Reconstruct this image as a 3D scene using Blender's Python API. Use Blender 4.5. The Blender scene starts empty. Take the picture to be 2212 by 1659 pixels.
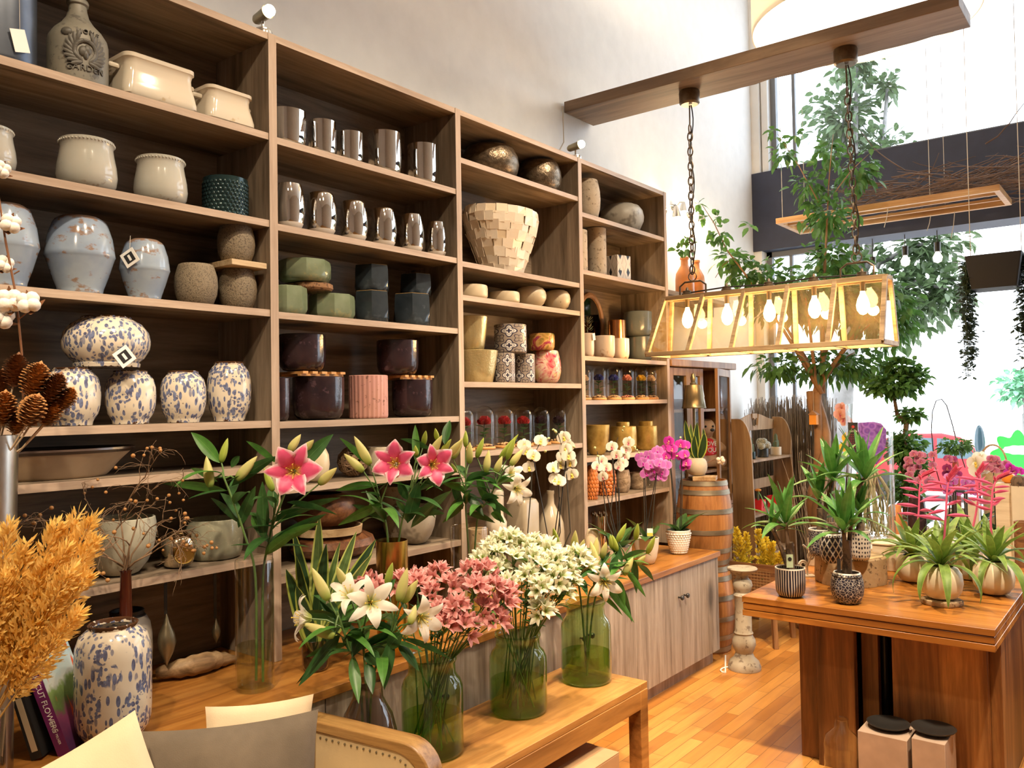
import bpy, math, random
from math import sin, cos, pi, sqrt, radians as R
from mathutils import Vector as V, Matrix, Quaternion
random.seed(7)
S = bpy.context.scene
C = S.collection
TAU = 2 * pi

# ------------------------------------------------------------------ camera
CAM = V((0, 0, 1.65)); YAW, PIT, ROL, FPX = .665894, .02569, -.01669, 1800.0
_f = V((-sin(YAW) * cos(PIT), cos(YAW) * cos(PIT), sin(PIT)))
_r0 = V((cos(YAW), sin(YAW), 0)); _u0 = _r0.cross(_f)
_r = _r0 * cos(ROL) + _u0 * sin(ROL); _u = -_r0 * sin(ROL) + _u0 * cos(ROL)
cd = bpy.data.cameras.new('camera'); cam = bpy.data.objects.new('camera', cd); C.objects.link(cam)
m3 = Matrix((_r, _u, -_f)).transposed(); cam.matrix_world = Matrix.Translation(CAM) @ m3.to_4x4()
cd.sensor_width = 36; cd.lens = FPX / 2212 * 36; cd.clip_start = .02; cd.clip_end = 300
S.camera = cam

def ray(px, py): return _r * ((px - 1106) / FPX) - _u * ((py - 829.5) / FPX) + _f
def on(px, py, ax, val):                       # where the sight line meets a plane of the room
    d = ray(px, py); return CAM + d * ((val - CAM[ax]) / d[ax])
def at(px, py, dep): return CAM + ray(px, py) * dep
def depth(p): return (V(p) - CAM).dot(_f)

# ------------------------------------------------------------------ mesh builder
class MB:
    def __init__(s): s.v = []; s.f = []; s.mi = []; s.uv = []
    def add(s, vs, fs, mi=0, uv=None, mat=None):
        o = len(s.v)
        s.v += [tuple(mat @ V(p)) for p in vs] if mat else [tuple(p) for p in vs]
        s.uv += uv if uv else [(0, 0)] * len(vs)
        for f in fs: s.f.append([i + o for i in f]); s.mi.append(mi)
        return s
    def merge(s, o, mat=None, mi=None):
        k = len(s.v)
        s.v += [tuple(mat @ V(p)) for p in o.v] if mat else o.v
        s.uv += o.uv; s.f += [[i + k for i in f] for f in o.f]
        s.mi += o.mi if mi is None else [mi] * len(o.f)
        return s
    def box(s, c, d, rot=None, mi=0):
        x, y, z = d[0] / 2, d[1] / 2, d[2] / 2
        vs = [V((i, j, k)) for i in (-x, x) for j in (-y, y) for k in (-z, z)]
        if rot: vs = [rot @ p for p in vs]
        vs = [p + V(c) for p in vs]
        return s.add(vs, [(0, 1, 3, 2), (4, 6, 7, 5), (0, 4, 5, 1), (2, 3, 7, 6), (0, 2, 6, 4), (1, 5, 7, 3)], mi)
    def lathe(s, prof, n=40, c=(0, 0, 0), mi=0, fn=None, mif=None):
        vs = []; uv = []
        for j, (r, z) in enumerate(prof):
            for i in range(n):
                a = TAU * i / n; rr = fn(r, z, a) if fn else r
                vs.append((c[0] + rr * cos(a), c[1] + rr * sin(a), c[2] + z)); uv.append((i / n, j / (len(prof) - 1)))
        o = len(s.v); zm = max(1e-6, max(z for _, z in prof)); uv = [(u, prof[i // n][1] / zm) for i, (u, _) in enumerate(uv)]; s.v += vs; s.uv += uv
        for j in range(len(prof) - 1):
            for i in range(n):
                k = (i + 1) % n
                s.f.append([o + j * n + i, o + j * n + k, o + (j + 1) * n + k, o + (j + 1) * n + i])
                s.mi.append(mif(j) if mif else mi)
        if prof[0][0] > 1e-6 and prof[0] != prof[-1]: s.f.append([o + i for i in range(n)][::-1]); s.mi.append(mif(0) if mif else mi)
        return s
    def tube(s, pts, r, n=8, mi=0, cap=True):
        pts = [V(p) for p in pts]; m = len(pts)
        rs = r if isinstance(r, (list, tuple)) else [r] * m
        if len(rs) == 2 and m > 2: rs = [rs[0] + (rs[1] - rs[0]) * i / (m - 1) for i in range(m)]
        t = (pts[1] - pts[0]).normalized()
        nrm = t.orthogonal().normalized(); o = len(s.v)
        for i, p in enumerate(pts):
            t2 = (pts[min(i + 1, m - 1)] - pts[max(i - 1, 0)])
            if t2.length > 1e-9:
                t2.normalize(); nrm = (t.rotation_difference(t2) @ nrm); t = t2
            b = t.cross(nrm)
            for k in range(n):
                a = TAU * k / n; q = p + (nrm * cos(a) + b * sin(a)) * rs[i]
                s.v.append(tuple(q)); s.uv.append((k / n, i / (m - 1)))
        for i in range(m - 1):
            for k in range(n):
                l = (k + 1) % n
                s.f.append([o + i * n + k, o + i * n + l, o + (i + 1) * n + l, o + (i + 1) * n + k]); s.mi.append(mi)
        if cap:
            s.f.append([o + k for k in range(n)][::-1]); s.f.append([o + (m - 1) * n + k for k in range(n)]); s.mi += [mi, mi]
        return s
    def ell(s, c, r, nu=14, nv=9, mi=0, mat=None):
        rx, ry, rz = r if isinstance(r, (tuple, list)) else (r, r, r)
        vs = []; uv = []
        for j in range(nv + 1):
            p = pi * j / nv
            for i in range(nu):
                a = TAU * i / nu; vs.append(V((rx * sin(p) * cos(a), ry * sin(p) * sin(a), -rz * cos(p)))); uv.append((i / nu, j / nv))
        if mat: vs = [mat @ q for q in vs]
        vs = [q + V(c) for q in vs]
        fs = [(j * nu + i, j * nu + (i + 1) % nu, (j + 1) * nu + (i + 1) % nu, (j + 1) * nu + i) for j in range(nv) for i in range(nu)]
        return s.add(vs, fs, mi, uv)
    def strip(s, pts, ws, side, fold=0, ripple=0, rn=3, mi=0, nx=4):
        """a leaf or petal: centre line, half widths, sideways direction per point or one; uv = across, along"""
        pts = [V(p) for p in pts]; m = len(pts); o = len(s.v)
        for i, p in enumerate(pts):
            t = (pts[min(i + 1, m - 1)] - pts[max(i - 1, 0)])
            t = t.normalized() if t.length > 1e-9 else V((0, 0, 1))
            sd = side[i] if isinstance(side, list) else side
            sd = (sd - t * sd.dot(t)); sd = sd.normalized() if sd.length > 1e-6 else t.orthogonal().normalized()
            nm = sd.cross(t)
            for k in range(nx + 1):
                u = k / nx * 2 - 1
                h = abs(u) * ws[i] * fold + (ripple * u * u * sin(i * rn + u * 1.7) * ws[i] if ripple else 0)
                s.v.append(tuple(p + sd * (u * ws[i]) + nm * h)); s.uv.append((u * .5 + .5, i / (m - 1)))
        w = nx + 1
        for i in range(m - 1):
            for k in range(nx):
                s.f.append([o + i * w + k, o + i * w + k + 1, o + (i + 1) * w + k + 1, o + (i + 1) * w + k]); s.mi.append(mi)
        return s
    def prism(s, poly, z0, z1, mat=None, mi=0):
        n = len(poly); vs = [(x, y, z0) for x, y in poly] + [(x, y, z1) for x, y in poly]
        fs = [list(range(n))[::-1], list(range(n, 2 * n))] + [[i, (i + 1) % n, n + (i + 1) % n, n + i] for i in range(n)]
        return s.add(vs, fs, mi, None, mat)
    def mesh(s, name, mats, sharp=40):
        me = bpy.data.meshes.new(name); me.from_pydata(s.v, [], s.f)
        for m in (mats if isinstance(mats, (list, tuple)) else [mats]): me.materials.append(m)
        me.polygons.foreach_set('material_index', s.mi)
        me.polygons.foreach_set('use_smooth', [True] * len(s.f))
        ul = me.uv_layers.new(name='uv'); li = [0] * len(me.loops); me.loops.foreach_get('vertex_index', li)
        flat = []
        for i in li: flat += s.uv[i]
        ul.data.foreach_set('uv', flat)
        me.update()
        if sharp is not None: me.set_sharp_from_angle(angle=R(sharp))
        return me

def leafpts(base, d, up, L, bend, n=8):
    """a curved centre line leaving base along d and bending by `bend` radians away from up"""
    base = V(base); d = V(d).normalized(); up = V(up)
    ax = d.cross(up); ax = ax.normalized() if ax.length > 1e-5 else V((1, 0, 0))
    out = [base]; st = L / (n - 1); dd = d
    for i in range(n - 1):
        out.append(out[-1] + dd * st); dd = Quaternion(ax, -bend / (n - 1)) @ dd
    return out, ax
def lw(W, n, p=.75, q=1.0):                    # leaf half widths
    return [W * max(.03, sin(pi * (i / (n - 1)) ** p) ** q) for i in range(n)]

# ------------------------------------------------------------------ objects
def obj(name, me, parent=None, loc=(0, 0, 0), rot=None, sc=None, label=None):
    o = bpy.data.objects.new(name, me); C.objects.link(o)
    if parent: o.parent = parent
    M = Matrix.Translation(V(loc))
    if rot is not None: M = M @ (rot.to_matrix().to_4x4() if isinstance(rot, Quaternion) else (Matrix.Rotation(rot, 4, 'Z') if isinstance(rot, (int, float)) else rot.to_4x4()))
    if sc is not None: M = M @ Matrix.Diagonal((*((sc,) * 3 if isinstance(sc, (int, float)) else sc), 1))
    o.matrix_basis = M
    if label: o['label'] = label
    return o
def tag(o, label, cat, group=None):
    o['label'] = label; o['category'] = cat
    if group: o['group'] = group
    return o
def thing(name, label, cat, loc=(0, 0, 0), rot=None, group=None):
    o = obj(name, None, None, loc, rot); o.empty_display_size = .05
    return tag(o, label, cat, group)
def part(name, mb, mat, parent, loc=(0, 0, 0), rot=None, sc=None, label=None, sharp=40, bev=0):
    o = obj(name, mb if isinstance(mb, bpy.types.Mesh) else mb.mesh(name, mat, sharp), parent, loc, rot, sc, label)
    if bev:
        b = o.modifiers.new('edge', 'BEVEL'); b.width = bev; b.segments = 2; b.limit_method = 'ANGLE'; b.angle_limit = R(35)
    return o
def solo(name, label, cat, mb, mat, loc=(0, 0, 0), rot=None, group=None, sc=None, sharp=40, bev=0):
    return tag(part(name, mb, mat, None, loc, rot, sc, None, sharp, bev), label, cat, group)
def struct(name, mb, mat, loc=(0, 0, 0), bev=0, label=None):
    o = part(name, mb, mat, None, loc, bev=bev); o['kind'] = 'structure'
    if label: o['label'] = label
    return o
def face(axis): return V((0, 0, 1)).rotation_difference(V(axis).normalized())
def text(body, size, ext, mat, name, parent, M, label=None, align='CENTER'):
    cu = bpy.data.curves.new('t', 'FONT'); cu.body = body; cu.size = size; cu.extrude = ext; cu.align_x = align; cu.align_y = 'CENTER'; cu.resolution_u = 3
    t = bpy.data.objects.new('t', cu); C.objects.link(t)
    bpy.context.view_layer.update()
    me = bpy.data.meshes.new_from_object(t.evaluated_get(bpy.context.evaluated_depsgraph_get()))
    bpy.data.objects.remove(t); bpy.data.curves.remove(cu)
    me.materials.clear(); me.materials.append(mat)
    o = obj(name, me, parent, label=label); o.matrix_basis = M
    return o
def copytree(o, label=None, group=None, loc=None, rot=None, sc=None, parent=None):
    c = o.copy(); C.objects.link(c)
    if parent: c.parent = parent
    else:
        if label: c['label'] = label
        if group: c['group'] = group
        M = Matrix.Translation(V(loc)) if loc is not None else Matrix.Translation(o.location)
        if rot is not None: M = M @ Matrix.Rotation(rot, 4, 'Z')
        if sc is not None: M = M @ Matrix.Diagonal((*((sc,) * 3 if isinstance(sc, (int, float)) else sc), 1))
        c.matrix_basis = M
    for k in list(o.children): copytree(k, parent=c)
    return c
# ------------------------------------------------------------------ materials
class NT:
    def __init__(s, name):
        s.m = bpy.data.materials.new(name); s.m.use_nodes = True; s.t = s.m.node_tree; s.t.nodes.clear()
        s.out = s.t.nodes.new('ShaderNodeOutputMaterial')
    def n(s, ty, ins=None, **kw):
        q = s.t.nodes.new('ShaderNode' + ty)
        for k, v in kw.items(): setattr(q, k, v)
        for k, v in (ins or {}).items(): s.set(q.inputs[k], v)
        return q
    def set(s, i, v):
        if isinstance(v, bpy.types.NodeSocket): s.t.links.new(v, i)
        elif isinstance(v, bpy.types.Node): s.t.links.new(v.outputs[0], i)
        elif isinstance(v, (tuple, list)) and len(v) == 3 and i.type == 'RGBA': i.default_value = (*v, 1)
        else: i.default_value = v
    def co(s, sc=(1, 1, 1), kind='Object', rot=(0, 0, 0)):
        q = s.n('TexCoord'); mp = s.n('Mapping', {'Vector': q.outputs[kind]}); mp.inputs['Scale'].default_value = sc; mp.inputs['Rotation'].default_value = rot
        return mp.outputs[0]
    def noise(s, v, sc, det=3, ro=.55, dist=0): return s.n('TexNoise', {'Vector': v, 'Scale': sc, 'Detail': det, 'Roughness': ro, 'Distortion': dist}).outputs[0]
    def vor(s, v, sc, feat='F1', out=0, rnd=1): return s.n('TexVoronoi', {'Vector': v, 'Scale': sc, 'Randomness': rnd}, feature=feat).outputs[out]
    def ramp(s, fac, stops, interp='LINEAR'):
        q = s.n('ValToRGB', {'Fac': fac}); e = q.color_ramp.elements; q.color_ramp.interpolation = interp
        while len(e) < len(stops): e.new(.5)
        for k, (p, c) in enumerate(stops):
            e[k].position = p; e[k].color = (*(c if isinstance(c, (tuple, list)) else (c, c, c)), 1)
        return q.outputs[0]
    def mix(s, fac, a, b, bt='MIX'):
        q = s.n('Mix', data_type='RGBA', blend_type=bt); s.set(q.inputs[0], fac); s.set(q.inputs[6], a); s.set(q.inputs[7], b); return q.outputs[2]
    def math(s, op, a, b=0.0, c=0.0):
        q = s.n('Math', operation=op); s.set(q.inputs[0], a); s.set(q.inputs[1], b)
        if op in ('MULTIPLY_ADD', 'COMPARE', 'SMOOTH_MIN'): s.set(q.inputs[2], c)
        return q.outputs[0]
    def bump(s, h, st=.3, d=.01): return s.n('Bump', {'Height': h, 'Strength': st, 'Distance': d}).outputs[0]
    def bsdf(s, col, ro=.5, me=0, nrm=None, **kw):
        ins = {'Base Color': col, 'Roughness': ro, 'Metallic': me}
        if nrm is not None: ins['Normal'] = nrm
        ins.update({k.replace('_', ' '): v for k, v in kw.items()})
        q = s.n('BsdfPrincipled', ins); s.t.links.new(q.outputs[0], s.out.inputs[0]); return q
    def sep(s, v): q = s.n('SeparateXYZ', {0: v}); return q.outputs

def plain(name, col, ro=.5, me=0, bump=0, bs=60, var=.12, **kw):
    t = NT(name); co = t.co(); nz = t.noise(co, bs, 4)
    d = tuple(c * (1 - var) for c in col); l = tuple(min(1, c * (1 + var)) for c in col)
    c = t.ramp(t.noise(co, 9, 3), [(.3, d), (.7, l)])
    t.bsdf(c, ro, me, t.bump(nz, bump, .004) if bump else None, **kw); return t.m
def wood(name, dark, mid, light, grain='y', sc=1.0, ro=.55, knots=True, planks=0, bump=.15, contrast=1.0):
    t = NT(name); g = {'x': (1.2, 16, 16), 'y': (16, 1.2, 16), 'z': (16, 16, 1.2)}[grain]
    co = t.co(tuple(k * sc for k in g)); co2 = t.co((sc,) * 3)
    w = t.noise(co, 1.2, 6, .62, .6); f = t.noise(co, 6, 4, .7)
    big = t.noise(t.co(tuple(k * sc * .35 for k in g)), 1.0, 3, .5, .4)
    c = t.ramp(w, [(.33, dark), (.49, mid), (.66, light)])
    c = t.mix(t.ramp(f, [(.35, .35), (.6, 0.)]), c, dark)
    c = t.mix(t.math('MULTIPLY', t.ramp(big, [(.4, 0.), (.75, 1.)]), .45 * contrast), c, dark)
    if knots:
        kg = {'x': (.45, 1, 1), 'y': (1, .45, 1), 'z': (1, 1, .45)}[grain]
        k = t.vor(t.co(tuple(q * sc * 3.2 for q in kg)), 1.0)
        c = t.mix(t.ramp(k, [(.05, .85), (.15, 0.)]), c, tuple(q * .35 for q in dark))
    t.bsdf(c, ro, 0, t.bump(w, bump, .004)); return t.m
def glass(name, tint, gl=1.0, ro=.01, body=0.0, bcol=(.6, .6, .6), ior=1.45):
    t = NT(name); tr = t.n('BsdfTransparent', {'Color': tint}); g = t.n('BsdfGlossy', {'Color': (1, 1, 1), 'Roughness': ro})
    ge = t.n('NewGeometry'); dt = t.n('VectorMath', {0: ge.outputs['Normal'], 1: ge.outputs['Incoming']}, operation='DOT_PRODUCT')
    fr = t.math('POWER', t.math('SUBTRACT', 1.0, t.math('ABSOLUTE', dt.outputs['Value'])), 5.0)
    fr = t.math('MINIMUM', t.math('MULTIPLY', t.math('MULTIPLY_ADD', fr, .95, .045), gl), .85)
    m = t.n('MixShader', {0: fr, 1: tr.outputs[0], 2: g.outputs[0]})
    if body:
        d = t.n('BsdfDiffuse', {'Color': bcol}); m = t.n('MixShader', {0: body, 1: m.outputs[0], 2: d.outputs[0]})
    t.t.links.new(m.outputs[0], t.out.inputs[0]); return t.m
def emit(name, col, st):
    t = NT(name); e = t.n('Emission', {'Color': col, 'Strength': st}); t.t.links.new(e.outputs[0], t.out.inputs[0]); return t.m
def leafmat(name, base, vein, edge=None, edge_at=.75, ro=.35, trans=.25, stripes=9):
    """uv.x across, uv.y along"""
    t = NT(name); x, y, _ = t.sep(t.co(kind='UV')); a = t.math('ABSOLUTE', t.math('SUBTRACT', t.math('MULTIPLY', x, 2.0), 1.0))
    nz = t.noise(t.co((9, 9, 9)), 3, 2)
    c = t.mix(t.ramp(nz, [(.3, 0.), (.7, 1.)]), tuple(k * .75 for k in base), tuple(min(1, k * 1.3) for k in base))
    v = t.math('SINE', t.math('MULTIPLY', a, stripes * 3.0)); c = t.mix(t.ramp(v, [(.85, 0.), (1., .4)]), c, vein)
    c = t.mix(t.ramp(a, [(.0, .7), (.07, 0.)]), c, vein)
    if edge: c = t.mix(t.ramp(a, [(edge_at - .05, 0.), (edge_at + .05, 1.)]), c, edge)
    d = t.bsdf(c, ro); tl = t.n('BsdfTranslucent', {'Color': c}); m = t.n('MixShader', {0: trans, 1: d.outputs[0], 2: tl.outputs[0]})
    t.t.links.new(m.outputs[0], t.out.inputs[0]); return t.m
def petal(name, core, mid, edge, spots=None, e0=.55, e1=.95, trans=.3, ro=.45, y0=.08, y1=.35):
    t = NT(name); x, y, _ = t.sep(t.co(kind='UV')); a = t.math('ABSOLUTE', t.math('SUBTRACT', t.math('MULTIPLY', x, 2.0), 1.0))
    c = t.mix(t.ramp(a, [(e0, 0.), (e1, 1.)]), mid, edge)
    c = t.mix(t.ramp(y, [(.86, 0.), (1., .8)]), c, edge)
    c = t.mix(t.ramp(y, [(y0, 1.), (y1, 0.)]), c, core)
    if spots: c = t.mix(t.math('MULTIPLY', t.ramp(t.vor(t.co((70, 70, 70), 'Object'), 3.0), [(.18, 1.), (.3, 0.)]), t.ramp(y, [(.15, 1.), (.6, 0.)])), c, spots)
    d = t.bsdf(c, ro); tl = t.n('BsdfTranslucent', {'Color': c}); m = t.n('MixShader', {0: trans, 1: d.outputs[0], 2: tl.outputs[0]})
    t.t.links.new(m.outputs[0], t.out.inputs[0]); return t.m
def speckle(name, base, spot, sc=60, amt=.5, ro=.35, bump=.1, base2=None, big=7, **kw):
    t = NT(name); co = t.co(); nz = t.noise(co, sc, 3, .7); b = t.noise(co, big, 4)
    c = t.mix(t.ramp(b, [(.35, 0.), (.65, 1.)]), base, base2 or tuple(k * .8 for k in base))
    c = t.mix(t.ramp(nz, [(amt, 0.), (amt + .08, 1.)]), c, spot)
    t.bsdf(c, ro, 0, t.bump(t.noise(co, sc * 1.5, 3), bump, .003), **kw); return t.m
def metalmat(name, col, col2, ro=.25, sc=(6, 6, 6), me=1.0, bump=.05, bs=40):
    t = NT(name); co = t.co(sc); nz = t.noise(co, 1.0, 5, .6); c = t.ramp(nz, [(.3, col), (.7, col2)])
    t.bsdf(c, ro, me, t.bump(t.noise(t.co(), bs, 3), bump, .003)); return t.m

# room
M_wall = plain('wall_paint', (.78, .78, .77), .8, bump=.05, var=.03)
M_walldark = plain('panelled_wall', (.42, .34, .27), .7, var=.2)
M_edge = wood('shelf_edge_lit', (.34, .24, .17), (.46, .34, .25), (.54, .41, .31), 'y', 1.5, .5, knots=False)  # paler front edges: the light they catch is put into the colour
M_edgez = wood('upright_edge_lit', (.34, .24, .17), (.46, .34, .25), (.54, .41, .31), 'z', 1.5, .5, knots=False)  # same lightened colour for the lit fronts of the uprights
M_ceil = plain('ceiling_paint', (.8, .8, .79), .9, var=.02)
M_shelf = wood('shelf_oak', (.10, .070, .044), (.27, .20, .138), (.38, .295, .21), 'y', .8, .55, bump=.3)
M_shelfz = wood('shelf_oak_upright', (.10, .072, .046), (.26, .195, .136), (.37, .29, .21), 'z', .8, .55, bump=.3)
M_cab = wood('cabinet_board', (.17, .125, .09), (.38, .31, .25), (.50, .42, .35), 'z', .8, .55)
M_counter = wood('counter_top', (.16, .055, .010), (.38, .155, .030), (.48, .225, .05), 'y', .7, .35, knots=False)
M_table = wood('table_wood', (.16, .05, .008), (.52, .20, .036), (.68, .32, .065), 'x', .35, .27, contrast=1.3)
M_tableleg = wood('table_leg_wood', (.06, .02, .006), (.25, .095, .026), (.50, .24, .075), 'z', .5, .4, contrast=1.4)
M_bench = wood('bench_wood', (.17, .065, .013), (.46, .215, .055), (.60, .31, .09), 'y', .5, .4)
M_oldwood = wood('old_pine', (.18, .10, .045), (.38, .235, .12), (.50, .34, .19), 'z', .6, .55)
M_hutch = wood('hutch_wood', (.14, .065, .025), (.34, .17, .07), (.46, .27, .12), 'z', .6, .5)
M_driftwood = wood('driftwood', (.10, .055, .022), (.30, .18, .085), (.42, .28, .15), 'y', 1.2, .6, knots=False)
M_beam = wood('beam_wood', (.11, .066, .036), (.26, .17, .105), (.36, .25, .165), 'x', .4, .6)
M_lant = wood('lantern_wood', (.17, .10, .045), (.36, .24, .12), (.48, .34, .19), 'x', 1.5, .6)
M_lintel = plain('lintel_paint', (.026, .032, .062), .6, var=.1)
M_frame = plain('window_frame', (.16, .17, .19), .45, var=.05)
def floor_mat():
    t = NT('floor_parquet'); co = t.co((1, 1, 1), rot=(0, 0, pi / 2))
    br = t.n('TexBrick', {'Vector': co, 'Color1': (.0, .0, .0), 'Color2': (1, 1, 1), 'Mortar': (.3, .3, .3), 'Scale': 1.0, 'Mortar Size': .0012, 'Brick Width': .42, 'Row Height': .07, 'Bias': 0.0})
    br.offset = .37; br.squash = 1
    w = t.noise(t.co((20, 1.6, 20)), 1.5, 5, .6, .5)
    c = t.ramp(br.outputs[0], [(.0, (.46, .185, .036)), (.5, (.57, .255, .055)), (1., (.68, .34, .085))])
    c = t.mix(t.ramp(w, [(.3, .4), (.65, 0.)]), c, (.30, .12, .03))
    c = t.mix(br.outputs[1], c, (.16, .07, .02))
    t.bsdf(c, .28, 0, t.bump(w, .04, .002)); return t.m
M_floor = floor_mat()

# glazes
def floral_mat():
    t = NT('floral_glaze'); co = t.co()
    dv = t.n('VectorMath', {0: t.n('TexNoise', {'Vector': co, 'Scale': 25.0, 'Detail': 1.0}).outputs[1]}, operation='SCALE'); dv.inputs['Scale'].default_value = .03
    cw = t.n('VectorMath', {0: co, 1: dv.outputs[0]}, operation='ADD').outputs[0]
    d15 = t.vor(cw, 14.0); sprig = t.ramp(d15, [(.44, 1.), (.50, 0.)]); ring = t.ramp(d15, [(.36, 0.), (.42, 1.), (.84, 1.), (.90, 0.)])   # sprigs and the leaves round them
    bl = t.ramp(t.vor(co, 74), [(.40, 1.), (.46, 0.)])
    ls = []
    for ro, sc_, wd in (((.5, .6, .3), 50, .30), ((-.7, -.4, .9), 46, .28), ((1.2, .2, -.8), 54, .27), ((.1, -1.1, .4), 48, .26)):
        ls.append(t.ramp(t.vor(t.co((1, 1, .36), rot=ro), sc_ * 1.15), [(wd + .02, 1.), (wd + .06, 0.)]))
    m = t.math('MULTIPLY', sprig, t.math('MAXIMUM', bl, ls[0])); r2 = t.math('MULTIPLY', ring, t.math('MAXIMUM', ls[1], ls[2])); m = t.math('MAXIMUM', m, r2)
    m = t.math('MAXIMUM', m, t.math('MULTIPLY', t.math('MULTIPLY', ls[3], .75), t.ramp(t.noise(co, 12, 1), [(.48, 0.), (.52, 1.)])))
    blue = t.ramp(t.noise(co, 70, 2), [(.35, (.04, .055, .15)), (.65, (.13, .17, .33))])
    base = t.ramp(t.noise(co, 8, 3), [(.3, (.62, .53, .41)), (.7, (.72, .65, .54))])
    c = t.mix(t.math('MULTIPLY', m, .92), base, blue)
    x, y, z = t.sep(t.co(kind='Generated'))
    chip = t.math('MAXIMUM', t.ramp(z, [(.95, 0.), (.98, 1.)]), t.ramp(z, [(.0, .55), (.05, 0.)]))
    sp = t.ramp(t.math('ADD', t.noise(co, 60, 3), t.math('MULTIPLY', chip, .35)), [(.71, 0.), (.74, 1.)])
    c = t.mix(sp, c, (.07, .03, .014))
    t.bsdf(c, .16, 0, None); return t.m
M_floral = floral_mat()
def rustblue():
    t = NT('rusty_blue_glaze'); co = t.co(); x, y, z = t.sep(t.co(kind='Generated'))
    c = t.ramp(t.noise(co, 6, 4), [(.3, (.21, .27, .38)), (.7, (.36, .42, .48))])
    sp = t.ramp(t.math('ADD', t.noise(t.co((1, 1, 1.7)), 20, 4, .6), t.ramp(z, [(.90, 0.), (1., .28)])), [(.56, 0.), (.64, 1.)])
    c = t.mix(t.math('MULTIPLY', sp, .8), c, (.24, .12, .045)); t.bsdf(c, .14, 0, t.bump(t.noise(co, 15, 2), .1, .003)); return t.m
M_rustblue = rustblue()
M_creamgl = speckle('cream_crackle_glaze', (.47, .44, .38), (.33, .29, .23), 20, .66, .12, .03, (.40, .40, .36), 5)
M_creamtray = speckle('ivory_glaze', (.66, .56, .43), (.5, .38, .24), 14, .68, .14, .02, (.60, .54, .44), 4)
M_stoneware = speckle('grey_stoneware', (.18, .17, .14), (.11, .10, .085), 25, .56, .5, .15, (.23, .21, .165))
M_stonetext = plain('stoneware_relief', (.09, .082, .068), .5)
M_bluemetal = metalmat('blue_grey_zinc', (.07, .085, .115), (.17, .19, .23), .38, (3, 3, 3), .85)
M_brownrough = speckle('rough_brown_stone', (.20, .155, .10), (.10, .075, .05), 170, .52, .75, .9, (.25, .2, .135))
M_darkgreen = metalmat('dark_teal_glaze', (.008, .022, .027), (.02, .046, .046), .22, (8, 8, 8), .35)
M_silver = metalmat('mirror_silver', (.78, .75, .70), (.85, .82, .76), .045, (4, 4, 4), 1, .0)
M_silverbot = plain('silver_cup_base', (.70, .62, .55), .35)
M_antsilver = metalmat('antique_silver', (.55, .44, .28), (.78, .68, .52), .1, (9, 9, 9), 1, .05)
M_greengl = speckle('green_celadon', (.15, .19, .11), (.28, .28, .15), 18, .6, .12, .05, (.22, .26, .17), 10)
M_bluegl = speckle('midnight_glaze', (.016, .022, .028), (.07, .085, .10), 10, .6, .12, .05, (.035, .045, .055), 7)
M_rimbrown = plain('brown_rim', (.25, .15, .05), .3)
M_plum = speckle('plum_glaze', (.022, .013, .018), (.075, .04, .05), 30, .58, .13, .25, (.04, .02, .022), 12)
M_pinkrib = speckle('pink_ribbed_clay', (.58, .29, .26), (.26, .12, .09), 45, .60, .5, .15, (.58, .30, .24), 10)
M_bronze = metalmat('hammered_bronze', (.10, .075, .05), (.28, .21, .14), .3, (30, 30, 60), .8, .8, 70)
M_shellm = None
M_creamspot = speckle('cream_spotted', (.68, .56, .38), (.22, .14, .07), 30, .66, .3, .05, (.62, .50, .34), 6)
M_goldcrack = metalmat('cracked_gold_glaze', (.52, .40, .18), (.72, .58, .30), .2, (20, 20, 6), .55, .5, 90)
M_goldpot = metalmat('mottled_gold', (.33, .20, .045), (.66, .46, .14), .3, (14, 14, 14), .6, .2)
M_stone = speckle('pale_stone', (.36, .29, .21), (.19, .145, .10), 38, .57, .8, .6, (.45, .37, .28))
M_greystone = speckle('grey_wash_stone', (.34, .30, .24), (.22, .19, .15), 7, .55, .4, .1, (.47, .42, .34), 6)
M_marble = speckle('marble_glaze', (.74, .62, .50), (.40, .22, .12), 9, .6, .25, .02, (.72, .55, .4), 6)
M_copper = metalmat('copper', (.55, .22, .08), (.75, .35, .14), .22, (2, 2, 20))
M_greygreen = speckle('grey_green_glaze', (.11, .125, .11), (.17, .17, .13), 24, .6, .2, .15, (.14, .15, .13))
M_celadon = speckle('olive_crackle_glaze', (.24, .23, .16), (.33, .32, .23), 60, .56, .12, .03, (.28, .28, .21), 4)
M_tanglaze = speckle('tan_glaze', (.42, .35, .25), (.26, .2, .13), 12, .64, .18, .03, (.36, .30, .21))
M_orange = plain('orange_ceramic', (.50, .15, .035), .35)
M_carved = wood('carved_wood', (.10, .06, .03), (.30, .21, .13), (.46, .35, .24), 'x', 2.2, .7)
M_bowlwood = wood('bowl_wood', (.05, .018, .008), (.17, .065, .024), (.28, .12, .05), 'x', 1.6, .4)
M_whiteceram = plain('white_ceramic', (.74, .70, .62), .3, var=.04)
M_creamceram = plain('cream_ceramic', (.66, .58, .45), .35, var=.05)
M_champ = metalmat('champagne_glaze', (.70, .61, .44), (.76, .67, .51), .45, (5, 5, 5), .0)
M_concrete = speckle('grey_concrete', (.22, .20, .16), (.15, .13, .10), 30, .58, .7, .2, (.27, .245, .2))
M_cork = speckle('cork_bark', (.28, .14, .06), (.08, .035, .015), 40, .52, .8, .7)
M_trivet = wood('trivet_wood', (.40, .16, .04), (.62, .30, .09), (.70, .38, .14), 'y', 2, .5, knots=False)
M_palewood = wood('pale_wood', (.34, .22, .11), (.55, .40, .23), (.66, .50, .31), 'y', 2, .55, knots=False)
M_bark = speckle('log_bark', (.33, .21, .10), (.10, .055, .025), 26, .57, .85, .8, (.44, .31, .17), 12)
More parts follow.
